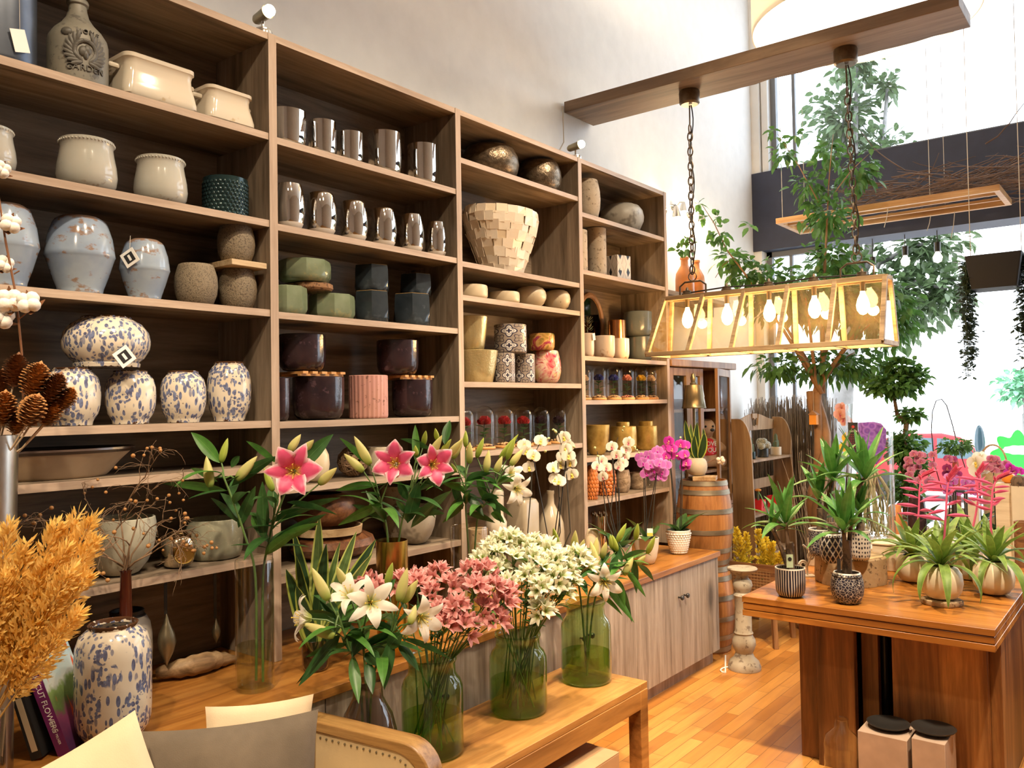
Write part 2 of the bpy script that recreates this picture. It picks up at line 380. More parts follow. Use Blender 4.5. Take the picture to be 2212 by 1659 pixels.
M_logtop = wood('log_end', (.42, .27, .12), (.60, .42, .21), (.70, .52, .29), 'y', 1.5, .7, knots=False)
M_gold = metalmat('brass_gold', (.45, .27, .06), (.66, .43, .12), .24, (12, 12, 2))
M_agedmetal = metalmat('galvanised', (.32, .29, .25), (.58, .54, .48), .3, (8, 8, 4))
M_dark = plain('black_metal', (.02, .018, .016), .4)
M_iron = metalmat('aged_iron', (.10, .07, .045), (.22, .16, .10), .4, (20, 20, 20), .8)
M_brassdark = metalmat('antique_brass', (.18, .15, .09), (.34, .29, .19), .33, (8, 8, 8), .85)
M_chrome = metalmat('chrome', (.6, .58, .54), (.72, .7, .66), .15, (8, 8, 8))
M_amber = glass('smoked_amber_glass', (.48, .16, .05), 1.2)
M_clear = glass('clear_glass', (.95, .96, .95), 1.2)
M_clearpane = glass('window_glass', (.93, .95, .97), .5)
M_lantglass = glass('lantern_glass', (.95, .90, .80), .8, .02, .012, (.9, .75, .5))
M_smoke = glass('smoky_glass', (.62, .54, .48), 1.5)
M_green = glass('green_glass', (.62, .76, .46), 1.3)
M_water = glass('vase_water', (.86, .88, .74), .7, .0)
M_waterg = glass('green_water', (.68, .82, .44), .5, .0)
M_dome = glass('dome_glass', (.96, .96, .95), 1.0)
M_soil = speckle('potting_soil', (.05, .03, .018), (.12, .075, .04), 70, .55, .95, .9)
M_stem = plain('green_stem', (.10, .18, .045), .45)
M_stemdark = plain('dark_stem', (.035, .03, .02), .5)
M_leaf = leafmat('lily_leaf', (.030, .095, .022), (.09, .19, .06))
M_leaf2 = leafmat('bright_leaf', (.065, .19, .03), (.14, .28, .07))
M_yucca = leafmat('yucca_leaf', (.075, .21, .04), (.17, .32, .09), None, stripes=5)
M_snake = leafmat('snake_plant_leaf', (.02, .055, .018), (.05, .10, .03), (.42, .50, .10), .72)
M_snake2 = leafmat('snake_plant_leaf_pale', (.10, .17, .05), (.2, .3, .1), (.62, .68, .20), .70)
M_brome = leafmat('bromeliad_leaf', (.16, .27, .045), (.22, .32, .07), (.34, .42, .10), .9, ro=.5)
M_orchleaf = leafmat('orchid_leaf', (.045, .11, .028), (.07, .15, .04), None, stripes=1)
M_ficus = leafmat('ficus_leaf', (.085, .20, .045), (.14, .28, .08), None, trans=.45, stripes=0)
M_outleaf = leafmat('street_tree_leaf', (.09, .14, .06), (.14, .2, .09), None, trans=.3, stripes=0)
M_lilypink = petal('pink_lily_petal', (.74, .56, .14), (.72, .09, .21), (.87, .66, .66), (.35, .02, .05))
M_lilywhite = petal('white_lily_petal', (.55, .62, .22), (.86, .80, .70), (.88, .84, .76))
M_lilybud = petal('lily_bud', (.36, .46, .10), (.62, .60, .22), (.68, .60, .26), None, .2, .9)
M_lilybudg = petal('green_lily_bud', (.30, .42, .06), (.42, .52, .08), (.52, .60, .14), None, .2, .9)
M_alsp = petal('pink_alstroemeria', (.50, .28, .16), (.70, .29, .27), (.80, .45, .42), (.4, .05, .08))
M_alsw = petal('white_alstroemeria', (.38, .48, .10), (.80, .79, .58), (.86, .84, .70), None, y0=.15, y1=.55)
M_orchw = petal('white_orchid', (.60, .55, .30), (.86, .80, .68), (.86, .82, .72), None)
M_orchr = petal('red_throat', (.45, .03, .08), (.62, .12, .18), (.80, .5, .4))
M_orchp = petal('lilac_orchid', (.65, .35, .55), (.55, .14, .48), (.66, .28, .58))
M_orchm = petal('magenta_orchid', (.45, .02, .30), (.60, .03, .42), (.66, .08, .50))
M_orchy = petal('yellow_orchid', (.75, .45, .05), (.85, .55, .06), (.85, .6, .1))
M_orchdp = petal('plum_orchid', (.3, .02, .1), (.35, .03, .16), (.5, .12, .25))
M_spike = petal('pink_bract', (.72, .14, .24), (.80, .15, .30), (.86, .28, .40))
M_yellow = plain('stamen_yellow', (.72, .52, .08), .5)
M_anther = plain('anther_brown', (.28, .10, .03), .6)
M_bluer = petal('blue_rose', (.03, .04, .2), (.035, .045, .26), (.05, .07, .34))
M_redr = petal('red_rose', (.25, .005, .01), (.42, .012, .016), (.5, .03, .03))
M_darkr = petal('black_rose', (.012, .004, .008), (.025, .006, .014), (.04, .012, .02))
M_pinkr = petal('coral_rose', (.6, .2, .14), (.75, .28, .2), (.8, .4, .3))
M_yelr = petal('yellow_rose', (.7, .4, .02), (.82, .52, .03), (.85, .6, .06))
M_crer = petal('cream_rose', (.7, .48, .28), (.82, .62, .42), (.86, .7, .5))
M_plume = plain('dried_grass', (.80, .46, .10), .7, var=.3)
def _pl():
    t = NT('dried_grass_glow'); c = t.ramp(t.noise(t.co(), 30, 3), [(.3, (.86, .54, .12)), (.7, (.94, .72, .28))]); d = t.n('BsdfDiffuse', {'Color': c}); l = t.n('BsdfTranslucent', {'Color': c}); m = t.n('MixShader', {0: .45, 1: d.outputs[0], 2: l.outputs[0]}); t.t.links.new(m.outputs[0], t.out.inputs[0]); return t.m
M_plume = _pl()
M_plumest = plain('dried_straw', (.50, .28, .07), .6)
M_cone = plain('pine_cone', (.50, .24, .08), .6, var=.4)
M_conedk = plain('pine_cone_dark', (.27, .115, .042), .6, var=.4)
M_cotton = plain('cotton_wool', (.85, .80, .72), .95, bump=.4, bs=120)
M_husk = plain('cotton_husk', (.20, .08, .03), .7)
M_twig = plain('dry_twig', (.20, .12, .065), .7)
M_berry = plain('dried_berry', (.34, .16, .045), .5, var=.3)
M_twigpale = plain('pale_twig', (.46, .34, .21), .75, var=.25)
M_pillow = plain('taupe_fabric', (.15, .115, .08), .9, bump=.35, bs=420, var=.18)
M_creamfab = plain('cream_fabric', (.74, .58, .38), .9, bump=.2, bs=300, var=.06)
M_leather = plain('cream_leather', (.66, .50, .28), .4, bump=.08, bs=160, var=.06)
M_armwood = wood('armrest_wood', (.13, .055, .015), (.36, .19, .06), (.50, .29, .10), 'x', 1, .35, knots=False)
M_armdark = plain('dark_rail', (.06, .03, .015), .4)
M_card = plain('cardboard', (.50, .30, .15), .8, var=.08)
M_tape = plain('brown_tape', (.40, .20, .08), .35)
M_paper = plain('tan_paper', (.48, .31, .16), .5, var=.06)
M_white = plain('white_card', (.82, .80, .76), .6, var=.02)
M_black = plain('black_card', (.015, .014, .014), .5)
M_purple = plain('purple_cover', (.16, .02, .12), .35)
M_greycar = plain('car_glass', (.05, .09, .11), .1)
M_red = plain('red_paint', (.72, .03, .04), .3)
M_vanwhite = plain('van_paint', (.86, .86, .84), .35, var=.01)
M_stickergreen = plain('sticker_green', (.05, .72, .08), .4, var=.02)
M_wicker = wood('wicker', (.09, .035, .012), (.24, .10, .035), (.34, .17, .06), 'x', 3, .6, knots=False)
M_stringm = plain('string', (.55, .50, .42), .8)
# ------------------------------------------------------------------ the room
XW, XS, XC, ZC, YF = -3.02, -2.65, -2.266, .705, 7.55      # left wall, shelf fronts, cabinet fronts, counter height, shop front
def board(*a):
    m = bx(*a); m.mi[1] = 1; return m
def bx(x0, x1, y0, y1, z0, z1): return MB().box(((x0 + x1) / 2, (y0 + y1) / 2, (z0 + z1) / 2), (x1 - x0, y1 - y0, z1 - z0))
struct('floor', bx(XW - .1, 3.4, -2.3, YF + .05, -.06, 0), M_floor)
w = bx(XW - .15, XW, -2.3, YF + .2, 0, 5.6); w.merge(bx(XW, XW + .012, -2.3, 3.32, 0, 5.6))
struct('wall_left', w, M_wall)
struct('wall_back', bx(XW - .15, 3.5, -2.4, -2.3, 0, 5.6), M_walldark)
struct('wall_right', bx(3.4, 3.5, -2.3, YF + .2, 0, 5.6), M_walldark)
struct('ceiling', bx(XW - .15, 3.5, -2.4, YF + .2, 5.6, 5.7), M_ceil)
# shop front: lintel band, jamb, frames, panes
struct('trim_1', bx(XW - .03, 3.4, YF, YF + .34, 3.055, 3.79), M_lintel, label='dark blue-black lintel band across the shop front')
jam = bx(XW, XW + .075, YF + .02, YF + .3, 0, 5.6); jam.merge(bx(-2.935, -2.875, YF + .06, YF + .3, 3.79, 5.6))
struct('trim_2', jam, M_wall, label='white jamb at the corner of the shop front')
def window(name, x0, x1, z0, z1, y, bars=(), label=None):
    fr = MB(); t = .05
    for a, b, c, d in ((x0, x0 + t, z0, z1), (x1 - t, x1, z0, z1), (x0, x1, z0, z0 + t), (x0, x1, z1 - t, z1)): fr.merge(bx(a, b, y - .03, y + .03, c, d))
    for b in bars: fr.merge(bx(b - .014, b + .014, y - .02, y + .02, z0, z1))
    o = struct(name, fr, M_frame, label=label)
    part('window_pane', bx(x0 + t, x1 - t, y - .004, y + .004, z0 + t, z1 - t), M_clearpane, o)
    return o
window('window_1', -2.875, -.1, 3.79, 5.6, YF + .17, (-2.66,), 'tall glass pane above the dark lintel')
window('window_2', -.1, 3.4, 3.79, 5.6, YF + .17)
window('window_3', -2.945, -2.42, .0, 3.055, YF + .17, (-2.72,), 'narrow fixed pane beside the corner')
window('window_4', .6, 3.4, .0, 3.055, YF + .17)
# outside: pavement and street
struct('ground', bx(-30, 30, YF + .3, 60, -.14, -.04), plain('pavement', (.55, .54, .52), .9), label='pale pavement outside the shop')

# ------------------------------------------------------------------ shelving along the left wall
U = [.86, 1.925, 2.985, 4.045, 5.092]                      # uprights
SH = {1: [2.70, 2.367, 2.027, 1.608, 1.44, 1.103], 2: [2.693, 2.36, 2.022, 1.603, 1.352, 1.016], 3: [2.854, 2.35, 2.187, 1.768, 1.427], 4: [2.772, 2.435, 1.931, 1.673, 1.338, 1.082]}
ZT = 3.085; TH = .026
what = {1: 'grey-oak shelving bay holding blue floral vases and pale pots', 2: 'grey-oak shelving bay holding rows of silver cups', 3: 'grey-oak shelving bay with the shell-clad vase and red roses under glass', 4: 'grey-oak shelving bay at the far end with mirror and coloured roses'}
for i in range(1, 5):
    y0, y1 = U[i - 1] + .018, U[i] - .018
    t = thing('shelving_unit', what[i], 'shelving unit', (0, 0, 0), group='wall of oak shelving')
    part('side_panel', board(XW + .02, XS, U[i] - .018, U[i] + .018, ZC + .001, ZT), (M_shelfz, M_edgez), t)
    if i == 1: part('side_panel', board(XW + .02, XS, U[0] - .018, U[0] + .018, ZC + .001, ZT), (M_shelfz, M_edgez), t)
    part('back_panel', bx(XW + .013, XW + .02, y0, y1, ZC + .001, ZT), M_shelf, t)
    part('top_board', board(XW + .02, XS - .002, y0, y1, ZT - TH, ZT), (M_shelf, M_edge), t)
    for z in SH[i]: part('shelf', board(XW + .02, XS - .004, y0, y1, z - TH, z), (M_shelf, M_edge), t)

# ------------------------------------------------------------------ low cabinets and the worktop over them
YS = [-.26, .26, .78, 1.31, 1.835, 2.37, 2.90, 3.42, 3.93, 4.45, 4.965]
CL = ['cabinet behind the sofa at the near end', 'low cabinet behind the round smoky vase and sofa arm', 'pale low cabinet behind the pink flowers', 'pale low cabinet behind the white flowers', 'pale knotty low cabinet with black knobs at the far end']
for k in range(5):
    a, b, c = YS[2 * k], YS[2 * k + 1], YS[2 * k + 2]
    t = thing('base_cabinet', CL[k], 'cabinet', (0, 0, 0), group='low cabinets under the shelves')
    part('body', bx(XW + .02, XC - .02, a, c, .085, ZC - .032), M_cab, t)
    part('plinth', bx(XW + .02, XC - .05, a, c, .001, .085), M_cab, t)
    for y0, y1, hy in ((a, b, b - .035), (b, c, b + .035)):
        d = part('door', bx(XC - .019, XC, y0 + .002, y1 - .002, .09, ZC - .036), M_cab, t, bev=.001)
        kn = MB().lathe([(0, 0), (.005, 0), (.005, .018), (.013, .02), (.015, .027), (.011, .033), (0, .034)], 14)
        part('knob', kn, M_dark, d, (XC, hy, ZC - .185), face((1, 0, 0)))
solo('worktop', 'long orange-brown wooden worktop under the shelves', 'worktop', bx(XW + .02, XC + .012, -.26, 4.98, ZC - .032, ZC), M_counter, bev=.002)

# ------------------------------------------------------------------ things set out by eye on a shelf
def fit(xl, xr, yt, z, cx=None, inset=.03, xs=XS, rr=None):
    """where a round pot stands whose outline runs xl..xr, with its foot at height z"""
    r = .1; px = (xl + xr) / 2; yb = yt + 60
    for _ in range(8):
        x = cx if cx is not None else xs - inset - r
        p = on(px, yb, 0, x); p.z = z; d = depth(p)
        yb = 829.5 - FPX * (p - CAM).dot(_u) / d
        r = (xr - xl) / 2 * d / FPX / sqrt(1 + ((px - 1106) / FPX) ** 2)
    q = p.copy(); dr = (V((CAM.x, CAM.y, 0)) - V((p.x, p.y, 0))).normalized()
    for _ in range(3):
        e = p + dr * (r * (.9 if q.z > CAM.z else -.6)); dd = depth(e)
        q.z = (CAM + ray(px, yt) * (dd / ray(px, yt).dot(_f))).z
        d2 = ray(px, yt); k = V((e.x - CAM.x, e.y - CAM.y, 0)).length / V((d2.x, d2.y, 0)).length; q.z = CAM.z + d2.z * k
    p.z += .0012; return p, rr or r, q.z - z - .0012
PR = {
 'cup': [(.62, 0), (.80, .03), (.92, .12), (.98, .25), (1, .45), (1, 1)],
 'straight': [(.94, 0), (.98, .02), (1, .06), (1, 1)],
 'taper': [(.70, 0), (.74, .03), (.86, .4), (1, 1)],
 'egg': [(.5, 0), (.72, .05), (.88, .16), (.98, .34), (1, .48), (.97, .64), (.90, .82), (.82, .95), (.78, 1)],
 'belly': [(.55, 0), (.80, .05), (.95, .16), (1, .32), (.97, .52), (.90, .72), (.86, .86), (.88, .92), (.90, .94), (.90, 1)],
 'barrel': [(.60, 0), (.64, .02), (.64, .06), (.66, .10), (.80, .26), (.95, .46), (.975, .49), (1, .51), (.99, .55), (.92, .75), (.78, .93), (.72, .97), (.62, 1)],
 'jar': [(.70, 0), (.72, .06), (.76, .10), (.90, .20), (.98, .36), (1, .52), (.98, .70), (.90, .84), (.74, .93), (.66, .955), (.68, 1)],
 'tall_jar': [(.74, 0), (.78, .03), (.80, .06), (.92, .11), (.98, .18), (1, .30), (1, .72), (.97, .82), (.88, .90), (.70, .95), (.64, .965), (.66, 1)],
 'oval': [(.74, 0), (.76, .07), (.72, .10), (.84, .18), (.97, .36), (1, .52), (.95, .70), (.80, .86), (.62, .95), (.56, .97), (.57, 1)],
 'bowl': [(.35, 0), (.52, .04), (.76, .22), (.92, .46), (1, .74), (.99, .9), (.96, 1)],
 'squat': [(.5, 0), (.72, .06), (.92, .25), (1, .5), (.94, .78), (.75, .96), (.6, 1)],
 'tub': [(.82, 0), (.90, .04), (.97, .2), (1, .5), (.98, .85), (.95, 1)],
 'pebble': [(.30, 0), (.55, .05), (.82, .2), (.98, .45), (1, .6), (.94, .8), (.78, .95), (.6, 1)],
 'cheese': [(.80, 0), (.9, .05), (1, .25), (1, .8), (.97, 1)],
 'tulip': [(.5, 0), (.62, .05), (.8, .25), (.93, .6), (1, 1)],
 'round': [(.62, 0), (.80, .08), (.95, .28), (1, .5), (.97, .72), (.86, .92), (.80, 1)],
 'cubic': [(.8, 0), (.93, .07), (1, .25), (.99, .6), (.93, 1)],
}
def potprof(pr, r, h, t=.007, deep=.25):
    o = [(0, 0)] + [(a * r, b * h) for a, b in PR[pr]]
    inn = [(max(.002, a * r - t), b * h) for a, b in reversed(PR[pr]) if b > deep]
    return o + [(o[-1][0] - t * .5, h + t * .35)] + inn + [(0, deep * h)]
def pot(name, label, xl, xr, yt, z, pr, m, cat='pot', group=None, fn=None, n=44, base=None, t=.007, extra=None, mats=None, mif=None, rz=0, **kw):
    p, r, h = fit(xl, xr, yt, z, **kw)
    sx = None
    if r > .162 and z > .72 and kw.get('xs', XS) == XS: sx = (.162 / r, 1, 1); p.x = XW + .022 + .164
    h = max(h, .02); mb = MB().lathe(potprof(pr, r, h, t), n, fn=(lambda a, b, c: fn(a, b / h, c, r)) if fn else None, mif=mif)
    if extra:
        o = thing(name, label, cat, p, rz, group); part('body', mb, mats or m, o, sc=sx); extra(o, r, h)
    else: o = solo(name, label, cat, mb, mats or m, p, rz, group, sc=sx)
    o['_r'] = r; o['_h'] = h
    return o
# ------------------------------------------------------------------ special glazes
def pearl():
    t = NT('mother_of_pearl'); rnd = t.n('NewGeometry').outputs['Random Per Island']; co = t.co()
    c = t.ramp(rnd, [(0, (.66, .54, .42)), (.4, (.76, .66, .54)), (.7, (.84, .76, .65)), (1, (.70, .56, .38))])
    c = t.mix(t.ramp(t.noise(co, 22, 3), [(.4, 0.), (.75, .5)]), c, (.80, .66, .48))
    t.bsdf(c, .2, 0, t.bump(t.noise(co, 30, 2), .15, .004), Sheen_Weight=.2); return t.m
M_pearl = pearl()
def azulejo(name, nx, ny, bgc, petalc, line):
    t = NT(name); x, y, _ = t.sep(t.co(kind='UV'))
    def cell(ox):
        u = t.math('SUBTRACT', t.math('FRACT', t.math('ADD', t.math('MULTIPLY', x, nx), ox)), .5); v = t.math('SUBTRACT', t.math('FRACT', t.math('ADD', t.math('MULTIPLY', y, ny), ox)), .5)
        r = t.math('SQRT', t.math('ADD', t.math('MULTIPLY', u, u), t.math('MULTIPLY', v, v))); th = t.math('ARCTAN2', v, u)
        return r, t.math('COSINE', t.math('MULTIPLY', th, 4.0))
    r, c4 = cell(0.0); r2, c42 = cell(.5)
    f = t.math('SUBTRACT', r, t.math('MULTIPLY_ADD', c4, .075, .33)); ins = t.ramp(f, [(.0, 1.), (.01, 0.)])
    edge = t.ramp(t.math('ABSOLUTE', f), [(.028, 1.), (.042, 0.)])
    cen = t.ramp(t.math('SUBTRACT', r, t.math('MULTIPLY_ADD', c4, .05, .10)), [(.0, 1.), (.015, 0.)])
    dots = t.ramp(t.math('ABSOLUTE', t.math('SUBTRACT', r, t.math('MULTIPLY_ADD', c4, .03, .22))), [(.012, 1.), (.025, 0.)])
    f2 = t.math('SUBTRACT', r2, t.math('MULTIPLY_ADD', c42, -.06, .24)); e2 = t.ramp(t.math('ABSOLUTE', f2), [(.015, 1.), (.03, 0.)])
    c2 = t.ramp(t.math('SUBTRACT', r2, t.math('MULTIPLY_ADD', c42, .06, .09)), [(.0, 1.), (.015, 0.)])
    c = t.mix(ins, bgc, petalc); c = t.mix(c2, c, tuple(k * .6 for k in bgc))
    m = t.math('MAXIMUM', t.math('MAXIMUM', edge, cen), t.math('MAXIMUM', t.math('MULTIPLY', dots, .7), e2)); c = t.mix(m, c, line)
    t.bsdf(c, .3); return t.m
M_azu = azulejo('azulejo_glaze', 5.0, 2.0, (.33, .27, .22), (.70, .66, .61), (.018, .016, .05))
def diamonds():
    t = NT('black_white_tile'); x, y, z = t.sep(t.co(kind='UV'))
    u = t.math('ABSOLUTE', t.math('SUBTRACT', t.math('FRACT', t.math('MULTIPLY', x, 6.0)), .5)); v = t.math('ABSOLUTE', t.math('SUBTRACT', t.math('FRACT', t.math('MULTIPLY', y, 1.5)), .5))
    d = t.math('ADD', t.math('MULTIPLY', u, 1.5), v); c = t.mix(t.ramp(d, [(.27, 1.), (.29, 0.)]), (.74, .62, .50), (.02, .02, .024))
    ring = t.ramp(t.math('ABSOLUTE', t.math('SUBTRACT', d, .75)), [(.06, 1.), (.08, 0.)]); c = t.mix(t.math('MULTIPLY', ring, .55), c, (.40, .30, .22))
    c = t.mix(t.ramp(d, [(1.02, 0.), (1.05, 1.)]), c, (.02, .02, .024)); t.bsdf(c, .3); return t.m
M_diamond = diamonds()
def painted():
    t = NT('painted_flowers'); co = t.co(); n = t.n('TexNoise', {'Vector': co, 'Scale': 13.0, 'Detail': 3.0, 'Distortion': 2.2})
    c = t.ramp(n.outputs[0], [(.30, (.55, .03, .07)), (.42, (.72, .28, .24)), (.50, (.82, .62, .42)), (.58, (.78, .36, .34)), (.68, (.45, .08, .04))])
    m = t.ramp(t.noise(t.co((1, 1, 1), rot=(1, 2, 3)), 11, 3), [(.58, 0.), (.66, 1.)]); c = t.mix(m, c, (.78, .58, .30))
    t.bsdf(c, .15); return t.m
M_painted = painted()
def painted2():
    t = NT('painted_leaves'); n = t.n('TexNoise', {'Vector': t.co(), 'Scale': 16.0, 'Detail': 3.0, 'Distortion': 1.5})
    c = t.ramp(n.outputs[0], [(.32, (.07, .12, .03)), (.42, (.50, .26, .06)), (.52, (.70, .42, .14)), (.6, (.45, .05, .06)), (.7, (.25, .06, .16))]); t.bsdf(c, .18); return t.m
M_painted2 = painted2()

# ------------------------------------------------------------------ price tags and trims
def price_tag(o, px, py, size, ang, r, black=True, string=None, nm='price_tag'):
    p = o.matrix_basis.translation; d = V((CAM.x - p.x, CAM.y - p.y, 0)).normalized()
    q = at(px, py, depth(p) - r) - p; a = V((q.x, q.y, 0)); q2 = a.normalized() * (r + .006); q = V((q2.x, q2.y, q.z))
    n = V((q.x, q.y, 0)).normalized(); x = V((0, 0, 1)).cross(n); M = Matrix((x, V((0, 0, 1)), n)).transposed().to_4x4()
    g = obj(nm, MB().box((0, 0, 0), (size, size * (1 if black else 1.5), .0016)).mesh(nm, M_white), o); g.matrix_basis = Matrix.Translation(q) @ M @ Matrix.Rotation(ang, 4, 'Z')
    if black:
        part('printed_square', MB().box((0, 0, .0011), (size * .62, size * .62, .0006)), M_black, g)
        part('printed_mark', MB().box((0, .0, .0016), (size * .16, size * .40, .0005)), M_white, g)
    if string: part('tag_string', MB().tube([q + V((0, 0, size * .6)), q + V((0, 0, string)) - n * .004], .0009, 5), M_stringm, o)
def rrect(lx, ly, rad, n=6):
    out = []
    for cx, cy, a0 in ((1, 1, 0), (-1, 1, .5), (-1, -1, 1), (1, -1, 1.5)):
        for k in range(n + 1):
            a = (a0 + .5 * k / n) * pi; out.append((cx * (lx - rad) + rad * cos(a), cy * (ly - rad) + rad * sin(a)))
    return out
def loft(levels, cap=True):
    """levels: list of (polygon, z)"""
    mb = MB(); n = len(levels[0][0]); vs = [(x, y, z) for pl, z in levels for x, y in pl]
    fs = [[j * n + i, j * n + (i + 1) % n, (j + 1) * n + (i + 1) % n, (j + 1) * n + i] for j in range(len(levels) - 1) for i in range(n)]
    uv = [(i / n, j / (len(levels) - 1)) for j in range(len(levels)) for i in range(n)]
    if cap: fs += [list(range(n))[::-1], [(len(levels) - 1) * n + i for i in range(n)]]
    return mb.add(vs, fs, 0, uv)

# ------------------------------------------------------------------ bay 1
Z = SH[1][0]
o = pot('tall_cylinder_vase', 'tall blue-grey metallic cylinder vase with a hanging tag beside the stoneware bottle', -70, 82, -95, Z, 'straight', M_bluemetal, 'vase', extra=lambda o, r, h: None)
price_tag(o, 74, 74, .045, .25, o['_r'], False, .16)
def bottle(o, r, h):
    pass
p, r, h = fit(101, 236, -22, Z)
t = thing('stoneware_bottle', 'grey stoneware bottle with a raised wreath emblem and letters on the shoulder', 'bottle', p)
bp = [(0, 0), (.93, 0), (.98, .02), (1, .05), (1, .50), (.96, .56), (.80, .64), (.55, .72), (.38, .80), (.31, .88), (.295, .93), (.36, .945), (.37, .975), (.33, 1), (.24, 1), (.22, .9), (.0, .88)]
part('body', MB().lathe([(a * r, b * h) for a, b in bp], 48), M_stoneware, t)
def on_cyl(o, r, az, z, M_in=None):            # a frame on the side of a round pot; az turns it away from the camera
    p = o.matrix_basis.translation; a = math.atan2(CAM.y - p.y, CAM.x - p.x) + az
    n = V((cos(a), sin(a), 0)); x = V((0, 0, 1)).cross(n); M = Matrix((x, V((0, 0, 1)), n)).transposed().to_4x4(); M.translation = n * r + V((0, 0, z)); return M
AZ0 = .25
for k, ch in enumerate('GARDEN'): text(ch, r * .30, .004, M_stonetext, 'raised_letter', t, on_cyl(t, r, AZ0 - .52 + .21 * k, h * .155))
for k, ch in enumerate('HOME'):
    a = -.30 + .2 * k; text(ch, r * .22, .004, M_stonetext, 'raised_letter', t, on_cyl(t, r * .99, AZ0 + a + .1, h * (.555 - abs(a) * .05)) @ Matrix.Rotation(-a, 4, 'Z'))
wr = MB()
for sgn in (-1, 1):
    for k in range(9):
        a = -pi / 2 + sgn * (.25 + k * .27); az = AZ0 + cos(a) * .42; z = h * .345 + sin(a) * r * .42
        for q in (-1, 1):
            M = on_cyl(t, r + .001, az, z) @ Matrix.Rotation(a + sgn * pi / 2 + q * .6, 4, 'Z')
            wr.ell((0, 0, 0), (.022, .008, .004), 8, 5, mat=None) if False else wr.merge(MB().ell((.018, 0, 0), (.020, .007, .004), 8, 5), M)
part('wreath_emblem', wr, M_stonetext, t)
em = MB()
for q in range(3): em.merge(MB().ell((0, 0, 0), (r * (.16 - .03 * q), r * .2, .008), 10, 6), on_cyl(t, r, AZ0 + (-.08, .06, 0)[q], h * (.335, .355, .305)[q]))
eb = MB().merge(MB().ell((0, 0, 0), (r * .2, r * .17, .008), 10, 6), on_cyl(t, r * .97, AZ0 - .62, h * .53)); part('shoulder_boss', eb, M_stonetext, t)
part('emblem', em, M_stonetext, t)

def planter(name, label, px0, px1, pyb, yt, Z, handle):
    x = XS - .03; y0 = on(px0, pyb, 0, x).y; y1 = on(px1, pyb, 0, x).y; lx = .115; ly = (y1 - y0) / 2; zt = on(px0 + 10, yt, 0, x).z; h = zt - Z
    pr = [(.80, 0), (.93, .03), (1, .10), (1, .2), (.96, .38), (.90, .6), (.885, .78), (.91, .88), (.95, .91), (.95, 1)]
    lv = [(rrect(lx * a, ly - lx * (1 - a), .03), b * h) for a, b in pr]; lv += [(rrect(lx * a - .008, ly - lx * (1 - a) - .008, .026), b * h) for a, b in ((.95, 1), (.88, .8), (.9, .3))]
    t = thing(name, label, 'planter', (x - lx, (y0 + y1) / 2, Z + .0012), None, 'ivory trough planters on the top shelf')
    part('body', loft(lv), M_creamtray, t)
    for s in (-1, 1): part('handle', MB().tube([(-.045, s * (ly - .012), h * .74), (-.04, s * (ly + .012), h * .76), (.04, s * (ly + .012), h * .76), (.045, s * (ly - .012), h * .74)], .010, 8), M_creamtray, t)
planter('trough_planter', 'larger ivory glazed trough planter with lug handles, beside the stone bottle', 272, 432, 215, 108, Z, 1)
planter('trough_planter', 'smaller ivory glazed trough planter at the right end of the top shelf', 452, 556, 262, 180, Z, 1)
Z = SH[1][1]
def beads(o, r, h):
    b = MB()
    for k in range(46): a = TAU * k / 46; b.ell((.895 * r * cos(a), .895 * r * sin(a), h * .955), .0052 * r / .13, 7, 5)
    part('bead_trim', b, M_creamgl, o)
G = 'cream beaded pots on the upper shelf'
pot('beaded_pot', 'cream crackle pot with beaded rim cut off by the photo edge', -92, 38, 265, Z, 'belly', M_creamgl, group=G, extra=beads)
pot('beaded_pot', 'larger whole cream crackle pot with beaded rim', 120, 256, 292, Z, 'belly', M_creamgl, group=G, extra=beads)
pot('beaded_pot', 'smaller cream crackle pot with beaded rim, beside the dark honeycomb pot', 288, 407, 333, Z, 'belly', M_creamgl, group=G, extra=beads)
def comb(o, r, h):
    b = MB(); nr, nc = 9, 30
    for j in range(nr):
        for i in range(nc):
            a = TAU * (i + .5 * (j % 2)) / nc; s = r * .118
            b.merge(MB().ell((0, 0, 0), (s, s * .92, s * .4), 6, 4), Matrix.Translation((r * .985 * cos(a), r * .985 * sin(a), h * (.07 + .9 * j / nr))) @ face((cos(a), sin(a), .25)).to_matrix().to_4x4())
    part('honeycomb_relief', b, M_darkgreen, o)
pot('honeycomb_pot', 'dark teal pot with knobbly honeycomb relief', 438, 537, 379, Z, 'straight', M_darkgreen, extra=comb)
Z = SH[1][2]
G = 'rust-flecked blue vases'
pot('barrel_vase', 'rust-flecked pale blue barrel vase cut off by the photo edge', -72, 89, 432, Z, 'barrel', M_rustblue, 'vase', G)
pot('barrel_vase', 'largest rust-flecked pale blue barrel vase, shown whole', 95, 252, 460, Z, 'barrel', M_rustblue, 'vase', G, rz=.8)
o = pot('barrel_vase', 'smaller rust-flecked blue barrel vase with a black-and-white tag', 257, 369, 513, Z, 'barrel', M_rustblue, 'vase', G, rz=2.0, extra=lambda o, r, h: None)
o.matrix_basis = Matrix.Translation(o.location); price_tag(o, 281, 557, .052, R(32), o['_r'], True, .075)
G = 'rough brown pots'
pot('rough_pot', 'rough brown pot standing alone beside the tagged blue vase', 376, 472, 567, Z, 'round', M_brownrough, group=G)
lo = pot('rough_pot', 'rough brown pot beneath the pale wood block', 472, 556, 579, Z, 'round', M_brownrough, group=G)
zt = Z + lo['_h'] + .004
p = lo.location
solo('wood_block', 'pale slatted wood block between two stacked brown pots', 'wood block', MB().box((0, 0, .011), (.185, .15, .022)), M_palewood, (p.x, p.y - .01, zt), bev=.002)
pot('rough_pot', 'rough brown pot topmost on the wood block', 469, 552, 481, zt + .023, 'round', M_brownrough, group=G, cx=p.x)
Z = SH[1][3]
G = 'cream vases with blue floral print'
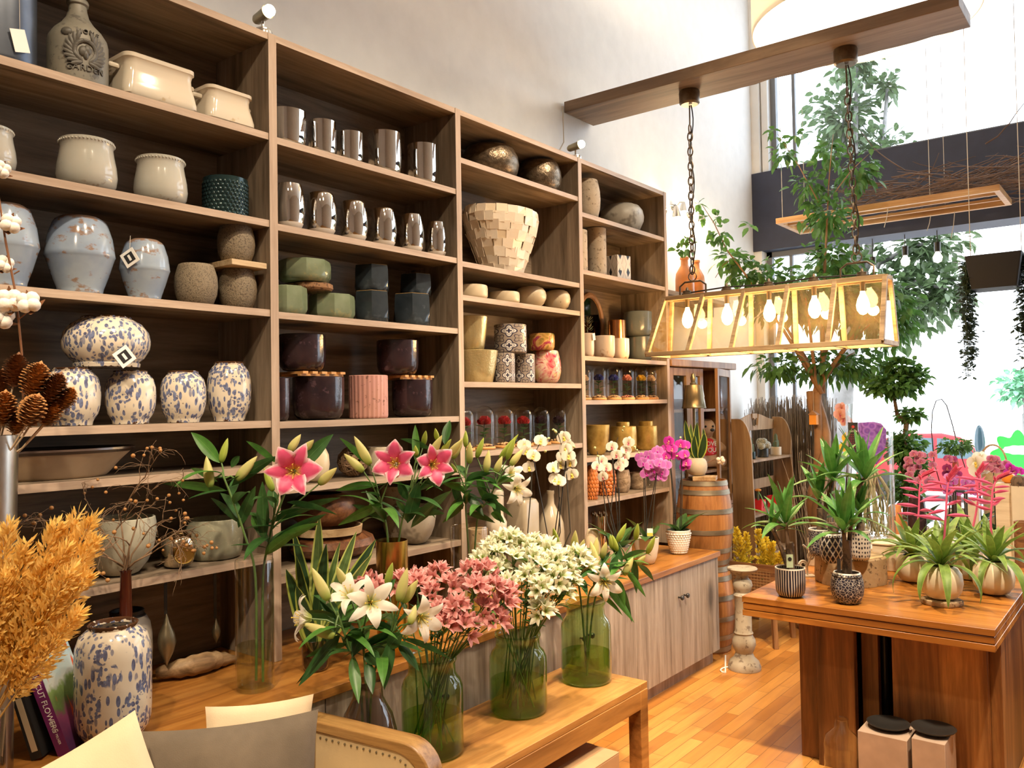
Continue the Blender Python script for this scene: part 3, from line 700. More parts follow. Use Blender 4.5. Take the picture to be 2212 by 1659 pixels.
a1 = pot('floral_jar', 'floral jar partly hidden behind the pine cones', 92, 220, 794, Z, 'jar', M_floral, 'vase', G)
a2 = pot('floral_jar', 'floral jar under the right end of the oval floral bowl', 226, 339, 800, Z, 'jar', M_floral, 'vase', G, rz=1.3)
pot('floral_jar', 'shorter floral jar standing beside the tallest jar of its row', 346, 447, 801, Z, 'jar', M_floral, 'vase', G, rz=2.9)
pot('floral_jar', 'tallest floral jar of its row, next to the upright', 447, 544, 781, Z, 'jar', M_floral, 'vase', G, rz=4.4)
zt = Z + max(a1['_h'], a2['_h']) + .006
o = pot('oval_vase', 'wide oval floral vase with a tag, stacked on two floral jars', 132, 329, 678, zt, 'oval', M_floral, 'vase', 'cream vases with blue floral print', cx=(a1.location.x + a2.location.x) / 2, extra=lambda o, r, h: None)
price_tag(o, 286, 768, .055, R(38), o['_r'] * .97, True, .12)
Z = SH[1][4]
p, r, h = fit(-60, 288, 981, Z, cx=XS - .19, rr=.17)
p.x = XS - .18; p.y = on(115, 1010, 0, p.x).y; r = (on(290, 985, 0, p.x).y - p.y) * .97
tt = thing('long_dish', 'long shallow stoneware dish with dark glossy rim', 'dish', p)
o1 = [(0, 0), (.62, 0), (.66, .08), (.80, .5), (.95, .86), (1.0, .93), (.99, 1)]; hh = .095
pr = [(a * r, b * hh) for a, b in o1]; inn = [(.93 * r, hh * .93), (.75 * r, .5 * hh), (0, .25 * hh)]
part('body', MB().lathe(pr[:5] + [(.93 * r, hh * .84), (.7 * r, hh * .45), (0, hh * .2)], 56), plain('dish_clay', (.40, .30, .20), .5), tt, sc=(.16 / r, 1, 1))
part('rim', MB().lathe([(.945 * r, hh * .83), (1.0 * r, hh * .93), (.995 * r, hh), (.93 * r, hh * .95), (.92 * r, hh * .86), (.945 * r, hh * .83)], 56), plain('dish_rim', (.07, .045, .035), .2), tt, sc=(.16 / r, 1, 1), label='dark glossy rim')
Z = SH[1][5]
pot('egg_planter', 'big pale grey-green tulip planter behind the berry branches', 178, 341, 1114, Z, 'bowl', M_celadon if False else speckle('pale_lichen_glaze', (.36, .35, .27), (.28, .27, .2), 30, .6, .45, .1, (.44, .42, .34), 6), 'planter', inset=.02)
o = pot('tealight_ball', 'round mirrored silver-gold tealight ball with an opening in front', 344, 425, 1150, Z, 'squat', M_antsilver, 'candle holder', inset=.03, extra=lambda o, r, h: None)
M = on_cyl(o, o['_r'] * .93, .3, o['_h'] * .47)
pc = part('opening', MB().lathe([(0, .012), (.50 * o['_r'], .012), (.56 * o['_r'], .016), (.58 * o['_r'], .006), (.5 * o['_r'], -.004)], 28), M_gold, o); pc.matrix_basis = M
pot('squat_vase', 'squat olive crackle vase next to the upright', 398, 527, 1116, Z, 'tub', M_celadon, 'vase', inset=.05)

# ------------------------------------------------------------------ bay 2
Z = SH[2][0]; G = 'straight mirrored silver cups'
cups = [('straight silver cup next to the near upright', 578, 662, 231), ('second straight silver cup, lower than its neighbour', 666, 727, 256), ('smallest straight silver cup in the middle of the row', 727, 785, 281), ('tallest straight silver cup', 795, 868, 280), ('straight silver cup at the far end of its row', 881, 946, 307)]
for lb, a, b, y in cups: pot('silver_cup', lb, a, b, y, Z, 'cup', None, 'cup', G, mats=[M_silver, M_silverbot], mif=lambda j: 1 if j < 2 else 0, t=.004)
Z = SH[2][1]; G = 'egg-shaped mirrored vases'
eg = [('first', 592, 660, 392), ('second', 661, 729, 412), ('third', 733, 796, 431), ('fourth', 800, 858, 447), ('fifth', 863, 917, 460), ('sixth', 919, 967, 477)]
el = ['egg-shaped silver vase touching the near upright', 'second egg-shaped silver vase from the near upright', 'third egg-shaped silver vase from the near upright', 'third egg-shaped silver vase from the far end', 'second egg-shaped silver vase from the far end', 'egg-shaped silver vase at the far end of its row']
for lb, (_, a, b, y) in zip(el, eg): pot('egg_vase', lb, a, b, y, Z, 'egg', None, 'vase', G, mats=[M_silver, M_silverbot], mif=lambda j: 1 if j < 3 else 0, t=.004)
Z = SH[2][2]
octo = dict(n=8, group='faceted green bowls')
def oct_bowl(label, a, b, y, z, **kw): return pot('faceted_bowl', label, a, b, y, z, 'bowl' if False else 'cheese', M_greengl, 'bowl', n=8, group='faceted green bowls', rz=.2, **kw)
b1 = oct_bowl('faceted green bowl touching the near upright', 570, 665, 616, Z)
b2 = oct_bowl('faceted green bowl in front, right of the bottom pair', 667, 768, 634, Z)
zt = Z + b1['_h'] + .003
px = (b1.location.x + b2.location.x) / 2 - .02
solo('cork_slice', 'round slice of dark cork bark under the top green bowl', 'cork slice', MB().lathe([(0, 0), (.088, 0), (.094, .008), (.092, .026), (.085, .03), (0, .03)], 26, fn=lambda r, z, a: r * (1 + .04 * sin(5 * a) + .03 * sin(11 * a))), M_cork, (px, (b1.location.y + b2.location.y) / 2 + .02, zt))
oct_bowl('wider faceted green bowl on the cork slice', 600, 716, 557, zt + .031, cx=px)
def sq(r, z, a, R_): k = max(0, min(1, (z - .05) / .5)); k = k * k * (3 - 2 * k); return r * (1 - k + k * .90 / cos((a % (pi / 3)) - pi / 6))
def sqpot(label, a, b, y, z, **kw): return pot('six_sided_pot', label, a, b, y, z, 'tub', M_bluegl, 'pot', fn=sq, group='dark six-sided pots', mats=[M_bluegl, M_rimbrown], mif=lambda j: 1 if j in (6, 7) else 0, rz=.3, n=48, **kw)
s1 = sqpot('dark six-sided pot, bottom of the stack nearer the green bowls', 765, 843, 627, Z)
s2 = sqpot('dark six-sided pot, bottom of the stack next to the far upright', 848, 932, 633, Z)
sqpot('dark six-sided pot, on top of the stack nearer the green bowls', 764, 843, 570, Z + s1['_h'] + .003, cx=s1.location.x - .02)
sqpot('dark six-sided pot, on top of the stack next to the far upright', 862, 934, 590, Z + s2['_h'] + .003, cx=s2.location.x - .04)
Z = SH[2][3]; G = 'dark plum glazed pots'
pl0 = pot('plum_pot', 'dark plum pot mostly hidden behind the near upright, bottom row', 574, 627, 817, Z, 'cup', M_plum, group=G)
pl1 = pot('plum_pot', 'dark plum pot in the bottom row beside the pink ribbed pot', 632, 745, 814, Z, 'cup', M_plum, group=G)
pot('ribbed_pot', 'pink ribbed clay pot with a plain collar', 754, 839, 811, Z, 'straight', M_pinkrib, n=120, fn=lambda r, z, a, R_: r * (1 if z > .9 else .97 + .035 * cos(26 * a)))
pl2 = pot('plum_pot', 'dark plum pot in the bottom row next to the far upright', 847, 936, 821, Z, 'cup', M_plum, group=G)
def trivet(label, x, y, z, L, W):
    m = MB()
    for k in range(5): m.box((0, (k - 2) * W / 4.6, .014), (L, W / 8.5, .010))
    t = thing('slatted_trivet', label, 'trivet', (x, y, z), None, 'orange slatted trivets')
    part('slats', m, M_trivet, t)
    for s in (-1, 1): part('cross_bar', MB().box((s * L * .36, 0, .005), (.018, W, .0085)), M_trivet, t)
zt = Z + pl1['_h'] + .004
trivet('orange slatted trivet on the pots nearer the upright', pl1.location.x, pl1.location.y - .035, zt, .17, .22)
pot('plum_pot', 'dark plum pot on the trivet at the near end', 601, 705, 721, zt + .021, 'cup', M_plum, group=G, cx=pl1.location.x)
zt2 = Z + pl2['_h'] + .004
trivet('orange slatted trivet on the pot at the far end', pl2.location.x, pl2.location.y - .03, zt2, .16, .19)
pot('plum_pot', 'dark plum pot on the trivet at the far end', 814, 905, 734, zt2 + .021, 'cup', M_plum, group=G, cx=pl2.location.x)
Z = SH[2][4]
pot('spotted_bowl', 'pale spotted round bowl behind the pink lily', 650, 713, 966, Z, 'squat', M_creamspot, 'bowl')
wv = MB()
for k in range(34):
    ax = V((random.gauss(0, 1), random.gauss(0, 1), random.gauss(0, 1))).normalized(); a = ax.orthogonal().normalized(); b = ax.cross(a); rr = .066 * random.uniform(.93, 1.0)
    wv.tube([(a * cos(TAU * q / 18) + b * sin(TAU * q / 18)) * rr for q in range(19)], .0028, 5, cap=False)
p, r, h = fit(722, 802, 985, Z, inset=.05)
solo('wicker_ball', 'dark woven twig ball behind the lily buds', 'ball', wv, M_twig, (p.x, p.y, Z + .068))
pot('perforated_pot', 'cream pot with a fine dotted surface', 792, 858, 965, Z, 'cheese', speckle('cream_dots', (.66, .57, .44), (.40, .32, .22), 130, .6, .5, .3))
Z = SH[2][5]
w1 = pot('wood_bowl', 'reddish wood bowl, lower of two stacked', 606, 809, 1140, Z, 'squat', M_bowlwood, 'bowl', 'reddish turned wood bowls', inset=.02)
zt = Z + w1['_h'] + .003; x = w1.location.x
tr = thing('wood_tray', 'shallow round wood tray between the two wooden bowls', 'tray', (x, w1.location.y - .03, zt))
part('base', MB().lathe([(0, 0), (w1['_r'] * .72, 0), (w1['_r'] * .72, .006), (0, .006)], 40), M_bowlwood, tr)
part('rim', MB().lathe([(w1['_r'] * .70, .005), (w1['_r'] * .74, .0), (w1['_r'] * .76, .032), (w1['_r'] * .72, .032), (w1['_r'] * .70, .005)], 40), M_palewood, tr, label='pale wood rim')
pot('wood_bowl', 'reddish wood bowl, upper of two stacked', 628, 770, 1062, zt + .034, 'squat', M_bowlwood, 'bowl', 'reddish turned wood bowls', cx=x)
pot('stone_planter', 'large rough grey planter behind the brass cylinder', 820, 905, 1046, Z, 'tulip', M_stone, 'planter', inset=.155)
pot('stone_bowl', 'pale grey bowl at the far end of the lowest shelf', 852, 943, 1090, Z, 'bowl', M_greystone, 'bowl', inset=.02)

# ------------------------------------------------------------------ bay 3
Z = SH[3][0]
pot('hammered_bowl', 'larger hammered bronze bowl', 996, 1122, 305, Z, 'round', M_bronze, 'bowl', 'hammered bronze bowls')
pot('hammered_bowl', 'smaller hammered bronze bowl', 1117, 1214, 341, Z, 'round', M_bronze, 'bowl', 'hammered bronze bowls')
Z = SH[3][1]
p, r, h = fit(988, 1181, 439, Z, inset=.01, cx=XS - .17)
o = thing('shell_vase', 'big flared vase clad in cream mother-of-pearl tiles', 'vase', p)
spr = [(.50, 0), (.62, .18), (.76, .40), (.90, .62), (.98, .78), (1.0, .9), (.97, 1)]
part('body', MB().lathe([(0, 0)] + [(a * r * .985, b * h) for a, b in spr] + [(.92 * r, h), (.8 * r, .6 * h), (0, .2 * h)], 40), M_creamspot, o, sc=(.165 / r, 1, 1))
tiles = MB(); rows = 8; rnd = random.Random(3)
def sr(z):
    for (a, b), (c, d) in zip(spr, spr[1:]):
        if b <= z <= d: return a + (c - a) * (z - b) / (d - b)
    return spr[-1][0]
for j in range(rows):
    n = int(21 * sr(j / rows) + 3); off = rnd.random()
    for i in range(n):
        a = TAU * (i + off + rnd.uniform(-.15, .15)) / n; z0 = (j + rnd.uniform(-.1, .05)) / rows; z1 = min(1.015, (j + 1.12 + rnd.uniform(-.08, .1)) / rows); z0 = max(0, z0)
        da = pi / n * rnd.uniform(.95, 1.15); tl = rnd.uniform(.0, .018); t2 = rnd.uniform(0, .014)
        q = []
        for th in (0, .004):
            for zz, ex in ((z0, t2), (z1, tl)):
                for aa, e2 in ((a - da, 0), (a + da, rnd.uniform(0, .008))):
                    R_ = sr(min(zz, 1)) * r + th + ex * .6 + e2; q.append((R_ * cos(aa) * .165 / r, R_ * sin(aa), zz * h))
        tiles.add(q, [(0, 1, 3, 2), (4, 6, 7, 5), (0, 4, 5, 1), (2, 3, 7, 6), (0, 2, 6, 4), (1, 5, 7, 3)])
part('shell_tiles', tiles, M_pearl, o, sharp=20)
Z = SH[3][2]; G = 'low cream spotted bowls'
pot('low_bowl', 'flat cream spotted bowl touching the near upright', 985, 1054, 614, Z, 'cheese', M_creamspot, 'bowl', G)
pot('low_bowl', 'flatter cream spotted bowl beside the round stones', 1055, 1123, 629, Z, 'cheese', M_creamspot, 'bowl', G)
pot('pebble_vase', 'cream speckled pebble vase, higher one beside the flat bowls', 1112, 1181, 617, Z, 'pebble', M_creamspot, 'vase', 'pebble vases')
pot('pebble_vase', 'cream speckled pebble vase next to the far upright', 1173, 1233, 625, Z, 'pebble', M_creamspot, 'vase', 'pebble vases')
Z = SH[3][3]
g1 = pot('gold_pot', 'crackled gold-cream pot, lower of the stack by the near upright', 985, 1077, 756, Z, 'taper', M_goldcrack, group='crackled gold pots')
pot('gold_pot', 'crackled gold pot with bright glints, upper of the stack', 985, 1055, 682, Z + g1['_h'] + .004, 'taper', M_goldcrack, group='crackled gold pots', cx=g1.location.x)
G = 'blue-black tile print pots'
z1 = pot('tile_print_pot', 'tile print pot, bottom one touching the gold stack', 1069, 1113, 763, Z, 'straight', M_azu, group=G)
z2 = pot('tile_print_pot', 'tile print pot, bottom one touching the painted flower pot', 1111, 1156, 765, Z, 'straight', M_azu, group=G, rz=.4)
zz = Z + max(z1['_h'], z2['_h']) + .003
pot('tile_print_pot', 'bigger tile print pot stacked on two others', 1068, 1138, 700, zz, 'straight', M_azu, group=G, rz=.9, cx=(z1.location.x + z2.location.x) / 2 - .01)
f1 = pot('painted_pot', 'pink and cream painted flower pot, lower of two', 1152, 1213, 757, Z, 'egg', M_painted, group='painted flower pots')
pot('painted_pot', 'brown and green painted flower pot, upper of two', 1141, 1199, 720, Z + f1['_h'] + .003, 'tub', M_painted2, group='painted flower pots', cx=f1.location.x - .01)

# ------------------------------------------------------------------ bay 4
Z = SH[4][0]
pot('stone_urn', 'tall pale stone urn on the top shelf of the far bay', 1240, 1298, 384, Z, 'round', M_stone, 'urn')
pot('stone_basin', 'wide grey-washed egg-shaped stone basin', 1296, 1392, 434, Z, 'pebble', M_greystone, 'basin', cx=XS - .19)
Z = SH[4][1]
pot('stone_vase', 'tall rough stone vase half hidden by the upright', 1225, 1270, 495, Z, 'straight', M_stone, 'vase', 'tall rough stone vases')
pot('stone_vase', 'taller rough stone vase shown whole beside the tile cube', 1268, 1311, 491, Z, 'straight', M_stone, 'vase', 'tall rough stone vases', inset=.06)
o = pot('tile_cube_pot', 'square black and white diamond tile pot with a tag', 1307, 1361, 551, Z, 'straight', M_diamond, n=40, fn=lambda r, z, a, R_: r * .76 / max(abs(cos(a)), abs(sin(a))) ** .97, rz=-.23)
price_tag(o, 1346, 577, .026, 0, o['_r'] * .80, False)
Z = SH[4][2]
mo = thing('oval_mirror', 'oval mirror in a brown wood frame leaning at the back of the far bay', 'mirror', (XW + .065, on(1272, 700, 0, XW + .06).y, Z + .0012), None)
H = .205; Wd = .15
fr = MB(); n = 40
oc = [(Wd * cos(TAU * k / n), H * sin(TAU * k / n)) for k in range(n)]
fr.tube([(0, a, b + H + .02) for a, b in oc] + [(0, oc[0][0], oc[0][1] + H + .02)], .020, 8, cap=False)
part('frame', fr, M_hutch, mo); part('mirror_glass', MB().prism([(a * .98, b * .98) for a, b in oc], 0, .004, Matrix(((0, 0, 1, 0), (1, 0, 0, 0), (0, 1, 0, H + .02), (0, 0, 0, 1)))), metalmat('mirror_face', (.08, .07, .06), (.1, .09, .08), .05), mo)
o = pot('herb_pot', 'small pale pot with a grey herb sprig and white tag', 1258, 1284, 720, Z, 'cup', M_marble, extra=lambda o, r, h: None)
hb = MB()
for k in range(34):
    a = random.random() * TAU; hh = random.uniform(.2, 1); q = V((cos(a) * .012, sin(a) * .012, o['_h'] * .9 + hh * .10)); d = V((cos(a), sin(a), .6)); pts, ax = leafpts(q, d, (0, 0, 1), .028, -.3, 4); hb.strip(pts, [.001, .003, .003, .0006], ax, nx=2)
part('herb_sprig', hb, plain('grey_herb', (.16, .17, .10), .6), o); price_tag(o, 1289, 727, .028, .2, o['_r'], False)
pot('marble_pot', 'brown-veined marble pot beside the herb pot', 1283, 1329, 725, Z, 'cup', M_marble, group='marbled pots')
pot('marble_pot', 'bright cream marbled pot below the copper cup', 1325, 1360, 731, Z, 'cup', M_marble, group='marbled pots', rz=1.0)
pot('copper_cup', 'shiny copper cup standing behind the marbled pots', 1315, 1354, 691, Z, 'straight', M_copper, 'cup', inset=.14)
g1 = pot('grey_pot', 'grey-green glazed pot, lower of the stack by the end panel', 1354, 1411, 727, Z, 'cup', M_greygreen, group='grey-green stacked pots', inset=.05)
pot('grey_pot', 'grey-green glazed pot, upper of the stack by the end panel', 1347, 1409, 672, Z + g1['_h'] + .003, 'cup', M_greygreen, group='grey-green stacked pots', cx=g1.location.x)
Z = SH[4][4]; G = 'mottled gold pots'
pot('mottled_pot', 'gold bowl-shaped pot next to the near upright', 1262, 1318, 918, Z, 'tulip', M_goldpot, group=G)
pot('mottled_pot', 'straight mottled gold pot in the middle', 1317, 1376, 921, Z, 'cheese', M_goldpot, group=G, rz=1)
pot('mottled_pot', 'straight pale gold pot at the far end', 1372, 1421, 920, Z, 'cheese', M_goldpot, group=G, rz=2)
mm_ = [o for o in C.objects if o.name.startswith('mottled_pot')]
pot('mottled_pot', 'mottled gold pot nested in the middle one', 1331, 1361, 912, Z + .034, 'straight', M_goldpot, group=G, rz=3, cx=mm_[1].location.x)
pot('mottled_pot', 'mottled gold pot nested in the pale one at the far end', 1381, 1412, 910, Z + .034, 'straight', M_goldpot, group=G, rz=4, cx=mm_[2].location.x)
Z = SH[4][5]
def pine(o, r, h):
    b = MB()
    for j in range(8):
        n = 13; zz = h * (.06 + .9 * j / 8); k = j / 8; rad = r * (.62 + .38 * sin(pi * (k * .8 + .15)))
        for i in range(n):
            a = TAU * (i + .5 * (j % 2)) / n; b.merge(MB().ell((0, 0, 0), (rad * .25, h * .075, r * .12), 6, 5), Matrix.Translation((rad * cos(a), rad * sin(a), zz)) @ Matrix((V((0, 0, 1)).cross(V((cos(a), sin(a), 0))), V((0, 0, 1)), V((cos(a), sin(a), 0)))).transposed().to_4x4())
    part('scale_relief', b, M_orange, o)
pot('pineapple_vase', 'orange scaled vase next to the near upright', 1266, 1293, 1005, Z, 'squat', M_orange, 'vase', 'orange scaled vases', extra=pine, inset=.02)
pot('pineapple_vase', 'orange scaled vase behind the white orchid', 1289, 1330, 1000, Z, 'squat', M_orange, 'vase', 'orange scaled vases', extra=pine, inset=.05)
pot('carved_pot', 'rough carved wooden ball-shaped pot', 1326, 1363, 1014, Z, 'round', M_carved, group='carved wood pots', inset=.05)
pot('carved_pot', 'straight carved wooden pot beside the glass bowl', 1358, 1397, 1020, Z, 'cheese', M_carved, group='carved wood pots', inset=.07)
pot('glass_bowl', 'footed clear glass bowl at the end of the low shelf', 1390, 1422, 1015, Z, 'tulip', M_clear, 'bowl', inset=.05)

# ------------------------------------------------------------------ roses under glass domes
def rose_mesh(m):
    b = MB(); b.ell((0, 0, .012), (.011, .011, .016), 10, 7)
    for ring, (n, r, hh, tilt) in enumerate(((3, .011, .032, .1), (4, .016, .033, .3), (5, .022, .030, .6), (5, .027, .024, .95))):
        for k in range(n):
            a = TAU * (k + ring * .4) / n; d = V((cos(a), sin(a), 0)); s = V((-sin(a), cos(a), 0))
            pts = [d * .003 + V((0, 0, -.003)), d * r * .75 + V((0, 0, .003)), d * r + V((0, 0, hh * .5)), d * (r * (1 + tilt * .35)) + V((0, 0, hh * (1 - tilt * .25)))]
            b.strip(pts, [.004, r * .75 + .004, r * .95 + .004, r * .55], s, fold=.25, nx=4)
    return b.mesh('rose_head', m)
leaf_me = None
def small_leaf(m, L=.04, W=.017):
    pts, ax = leafpts((0, 0, 0), (1, 0, .5), (0, 0, 1), L, .5, 6); return MB().strip(pts, lw(W, 6, .8), ax, fold=.25).mesh('leaf', m)
LEAFD = small_leaf(leafmat('rose_leaf', (.05, .12, .03), (.08, .16, .05), stripes=0)); LEAFG = small_leaf(leafmat('rose_leaf_bright', (.12, .22, .02), (.2, .3, .05), stripes=0))
def dome(label, px, ytop, ybot, z, rm, bed, group, w, leafm=None):
    p, r, h = fit(px - w / 2, px + w / 2, ytop, z + .014, inset=.05)
    p.z = z + .0012; h += .014
    t = thing('rose_dome', label, 'rose dome', p, random.random() * 6, group)
    part('base', MB().lathe([(0, 0), (r * 1.06, 0), (r * 1.10, .004), (r * 1.08, .012), (r * 1.04, .0145), (0, .0145)], 32), M_trivet, t)
    N = 10; dp = [(r, .015), (r, h - r)] + [(r * cos(pi / 2 * k / N), h - r + r * sin(pi / 2 * k / N)) for k in range(1, N + 1)]
    g = MB(); g.lathe(dp, 32); g.f = g.f[:]  # closed at the crown
    part('glass_dome', g, M_dome, t)
    bed_b = MB(); rnd = random.Random(int(px))
    for k in range(26):
        a = rnd.random() * TAU; q = r * .85 * sqrt(rnd.random()); bed_b.ell((q * cos(a), q * sin(a), .017 + .012 * (1 - q / r)), (.008, .006, .005), 6, 4)
    part('shavings', bed_b, bed, t)
    sc = min(1.1, r / .058); zr = h * .62
    part('stem', MB().tube([(0, 0, .015), (.003, .002, zr * .5), (0, 0, zr)], .0022, 6), M_stemdark, t)
    part('rose', rm, None, t, (0, 0, zr - .008), sc=(sc, sc, sc * 1.45))
    for k in range(5): part('leaf', (leafm if leafm and k < 2 else LEAFD), None, t, (0, 0, zr * (.30 + .12 * k)), rot=k * 2.4 + px, sc=sc * 1.5)
RM = {k: rose_mesh(m) for k, m in dict(red=M_redr, dark=M_darkr, blue=M_bluer, coral=M_pinkr, yellow=M_yelr, cream=M_crer).items()}
BED = plain('wood_shavings', (.52, .34, .17), .8); BEDP = plain('pink_shavings', (.65, .28, .2), .8)
G = 'roses under glass domes in the shell vase bay'
for lb, px, yt, rm, w in (('red rose dome half hidden by the upright', 1003, 878, 'red', 44), ('bright red rose dome, first whole one of the dark shelf', 1047, 876, 'red', 44), ('bright red rose dome, second whole one of the dark shelf', 1090, 877, 'red', 42), ('deep red rose dome standing before the two black ones', 1131, 878, 'red', 40), ('black rose dome beside the deep red one', 1169, 879, 'dark', 40), ('black rose dome at the far end of the dark shelf', 1207, 880, 'dark', 38)):
    dome(lb, px, yt, 960, SH[3][4], RM[rm], BED, G, w)
G = 'roses under glass domes in the far bay'
for lb, px, yt, rm, bed, lf in (('rose dome half hidden by the upright in the far bay', 1262, 790, 'cream', BED, None), ('blue rose dome, one nearer the upright', 1294, 788, 'blue', BED, None), ('blue rose dome with a bright green leaf', 1326, 789, 'blue', BED, LEAFG), ('coral rose dome on pink shavings', 1355, 790, 'coral', BEDP, None), ('yellow rose dome on the lit shelf', 1386, 791, 'yellow', BED, None), ('cream rose dome at the far end of the lit shelf', 1406, 792, 'cream', BED, None)):
    dome(lb, px, yt, 860, SH[4][3], RM[rm], bed, G, 31, lf)
# ------------------------------------------------------------------ bench with green glass vases
bt = thing('bench', 'long low orange-brown wooden bench carrying the green glass vases', 'bench', (0, 0, 0))
BX0, BX1, BY0, BY1, BZ = -2.215, -1.80, 1.875, 3.205, .45
tp = bx(BX0 + .002, BX1 - .002, BY0 + .002, BY1 - .062, BZ - .028, BZ)
part('seat', tp, M_bench, bt, bev=.002)
part('end_board', bx(BX0 + .002, BX1 - .002, BY1 - .06, BY1, BZ - .028, BZ + .0005), M_bench, bt, bev=.002)
part('apron', bx(BX1 - .03, BX1, BY0 + .06, BY1 - .06, BZ - .105, BZ - .029), M_bench, bt, bev=.002)
part('apron', bx(BX0, BX0 + .03, BY0 + .06, BY1 - .06, BZ - .105, BZ - .029), M_bench, bt)
for x in (BX0, BX1 - .062):
    for y in (BY0, BY1 - .062): part('leg', bx(x, x + .062, y, y + .062, .001, BZ - .028), M_bench, bt, bev=.003)
def green_vase(label, xl, xr, yt, cx, wl):
    p, r, h = fit(xl, xr, yt, BZ, cx=cx)
    t = thing('green_glass_vase', label, 'vase', p, None, 'green glass vases')
    pr = [(0, .004), (.86, .0), (.95, .015), (1, .05), (1, .62), (.985, .70), (.90, .77), (.80, .81), (.765, .84), (.76, .93), (.79, .955), (.81, .975), (.79, 1), (.755, .985)]
    part('glass_body', MB().lathe([(a * r, b * h) for a, b in pr], 56), M_green, t)
    w = [(0, .012), (.84, .012), (.965, .05), (.965, wl), (0, wl)]
    part('water', MB().lathe([(a * r, b * h) for a, b in w], 48), M_waterg, t)
    t['_r'] = r; t['_h'] = h; return t
GV1 = green_vase('green glass vase nearest the sofa, filled with pink alstroemeria', 868, 1003, 1405, -2.04, .40)
GV2 = green_vase('middle green glass vase, filled with white alstroemeria', 1058, 1183, 1356, -2.04, .40)
GV3 = green_vase('green glass vase at the bench end holding white lilies', 1213, 1322, 1290, -2.02, .36)
p, r, h = fit(733, 862, 1452, BZ, cx=-2.04)
SV = thing('round_glass_vase', 'round smoky glass vase with a narrow neck behind the sofa arm', 'vase', p); SV['_r'] = r; SV['_h'] = h
pr = [(0, .004), (.6, 0), (.82, .04), (.97, .2), (1, .34), (.96, .5), (.82, .66), (.62, .76), (.52, .82), (.50, .90), (.56, .96), (.64, 1), (.60, 1.0), (.47, .92)]
part('glass_body', MB().lathe([(a * r, b * h) for a, b in pr], 56), M_smoke, SV)
part('water', MB().lathe([(a * r, b * h) for a, b in [(0, .012), (.6, .012), (.80, .05), (.945, .2), (.97, .34), (0, .34)]], 48), M_water, SV)
def carton(label, x0, x1, y0, y1, h, z=.001, rz=0, tape=True):
    t = thing('cardboard_box', label, 'box', ((x0 + x1) / 2, (y0 + y1) / 2, z), rz, 'cardboard boxes')
    lx, ly = x1 - x0, y1 - y0
    part('carton', MB().box((0, 0, h / 2), (lx, ly, h)), M_card, t, bev=.002)
    for s in (-1, 1): part('flap', MB().box((s * lx * .252, 0, h + .003), (lx * .494, ly, .004)), M_card, t)
    if tape: part('tape', MB().box((0, 0, h + .0062), (.05, ly * 1.002, .001)), M_tape, t)
    return t
carton('taped cardboard box under the far half of the bench', -2.02, -1.74, 2.48, 2.86, .27)
carton('pale cardboard box in front of the bench behind the sofa arm', -1.76, -1.44, 1.98, 2.32, .31)

# ------------------------------------------------------------------ sofa and cushions
so = thing('sofa', 'cream leather sofa with wooden armrest and dark nailheads, cut off by the photo edge', 'sofa', (0, 0, 0))
SX0, SX1 = -2.14, -1.62; SY0, SY1 = .05, 1.70
part('seat', bx(SX0 + .08, SX1, SY0 + .06, SY1 - .07, .16, .36), M_leather, so, bev=.03)
part('seat_cushion', bx(SX0 + .12, SX1 + .01, SY0 + .07, SY1 - .08, .361, .43), M_leather, so, bev=.025)
part('backrest', bx(SX0, SX0 + .09, SY0 + .02, SY1 - .02, .16, .50), M_leather, so, bev=.02)
part('back_rail', bx(SX0 - .004, SX0 + .094, SY0 + .02, SY1 - .06, .501, .532), M_armwood, so, bev=.006)
for k, yy in enumerate((SY1 - .07, SY0)):
    tr = Matrix.Translation((0, yy, 0))
    def armpath(z0, x1):
        pts = [(SX0 + .01, z0), (x1 - .10, z0 - .012)]
        for q in range(1, 9): a = pi / 2 * q / 8; pts.append((x1 - .10 + .10 * sin(a), z0 - .012 - .10 * (1 - cos(a))))
        pts.append((x1 + .004, .05)); return pts
    o_ = armpath(.70, -1.66); i_ = armpath(.667, -1.69)
    rail = MB(); n = len(o_); vs = [(x, y, z) for y in (0, .07) for x, z in o_] + [(x, y, z) for y in (0, .07) for x, z in i_]
    fs = []
    for j in range(n - 1):
        fs += [(j, j + 1, n + j + 1, n + j), (2 * n + j, 3 * n + j, 3 * n + j + 1, 2 * n + j + 1), (j, 2 * n + j, 2 * n + j + 1, j + 1), (n + j, n + j + 1, 3 * n + j + 1, 3 * n + j)]
    fs += [(0, n, 3 * n, 2 * n), (n - 1, 3 * n - 1, 4 * n - 1, 2 * n - 1)]
    rail.add(vs, fs, 0, None, tr); a = part('armrest', rail, M_armwood, so, bev=.005)
    pn = [(x, z) for x, z in i_] + [(SX0 + .01, .05)]
    part('arm_panel', MB().prism([(x, z) for x, z in pn], .008, .062, tr @ Matrix(((1, 0, 0, 0), (0, 0, 1, 0), (0, 1, 0, 0), (0, 0, 0, 1)))), M_leather, so)
    inner = armpath(.651, -1.705); sgn = .006 if k == 0 else .064
    for (xa, za), (xb, zb) in zip(inner, inner[1:]):
        L = sqrt((xb - xa) ** 2 + (zb - za) ** 2); q = max(1, round(L / .023))
        for j in range(q):
            if k: continue
            f = j / q; x, z = xa + (xb - xa) * f, za + (zb - za) * f
            if z > .33: part('nailhead', NAIL if 'NAIL' in globals() else globals().setdefault('NAIL', MB().ell((0, 0, 0), .0035, 8, 5).mesh('nailhead', M_brassdark)), None, a, (x, yy + sgn, z))
for x in (SX0 + .04, SX1 - .06):
    for y in (SY0 + .05, SY1 - .06): part('leg', MB().lathe([(0, .001), (.018, .001), (.026, .16), (0, .16)], 14), M_armwood, so, (x, y, 0))
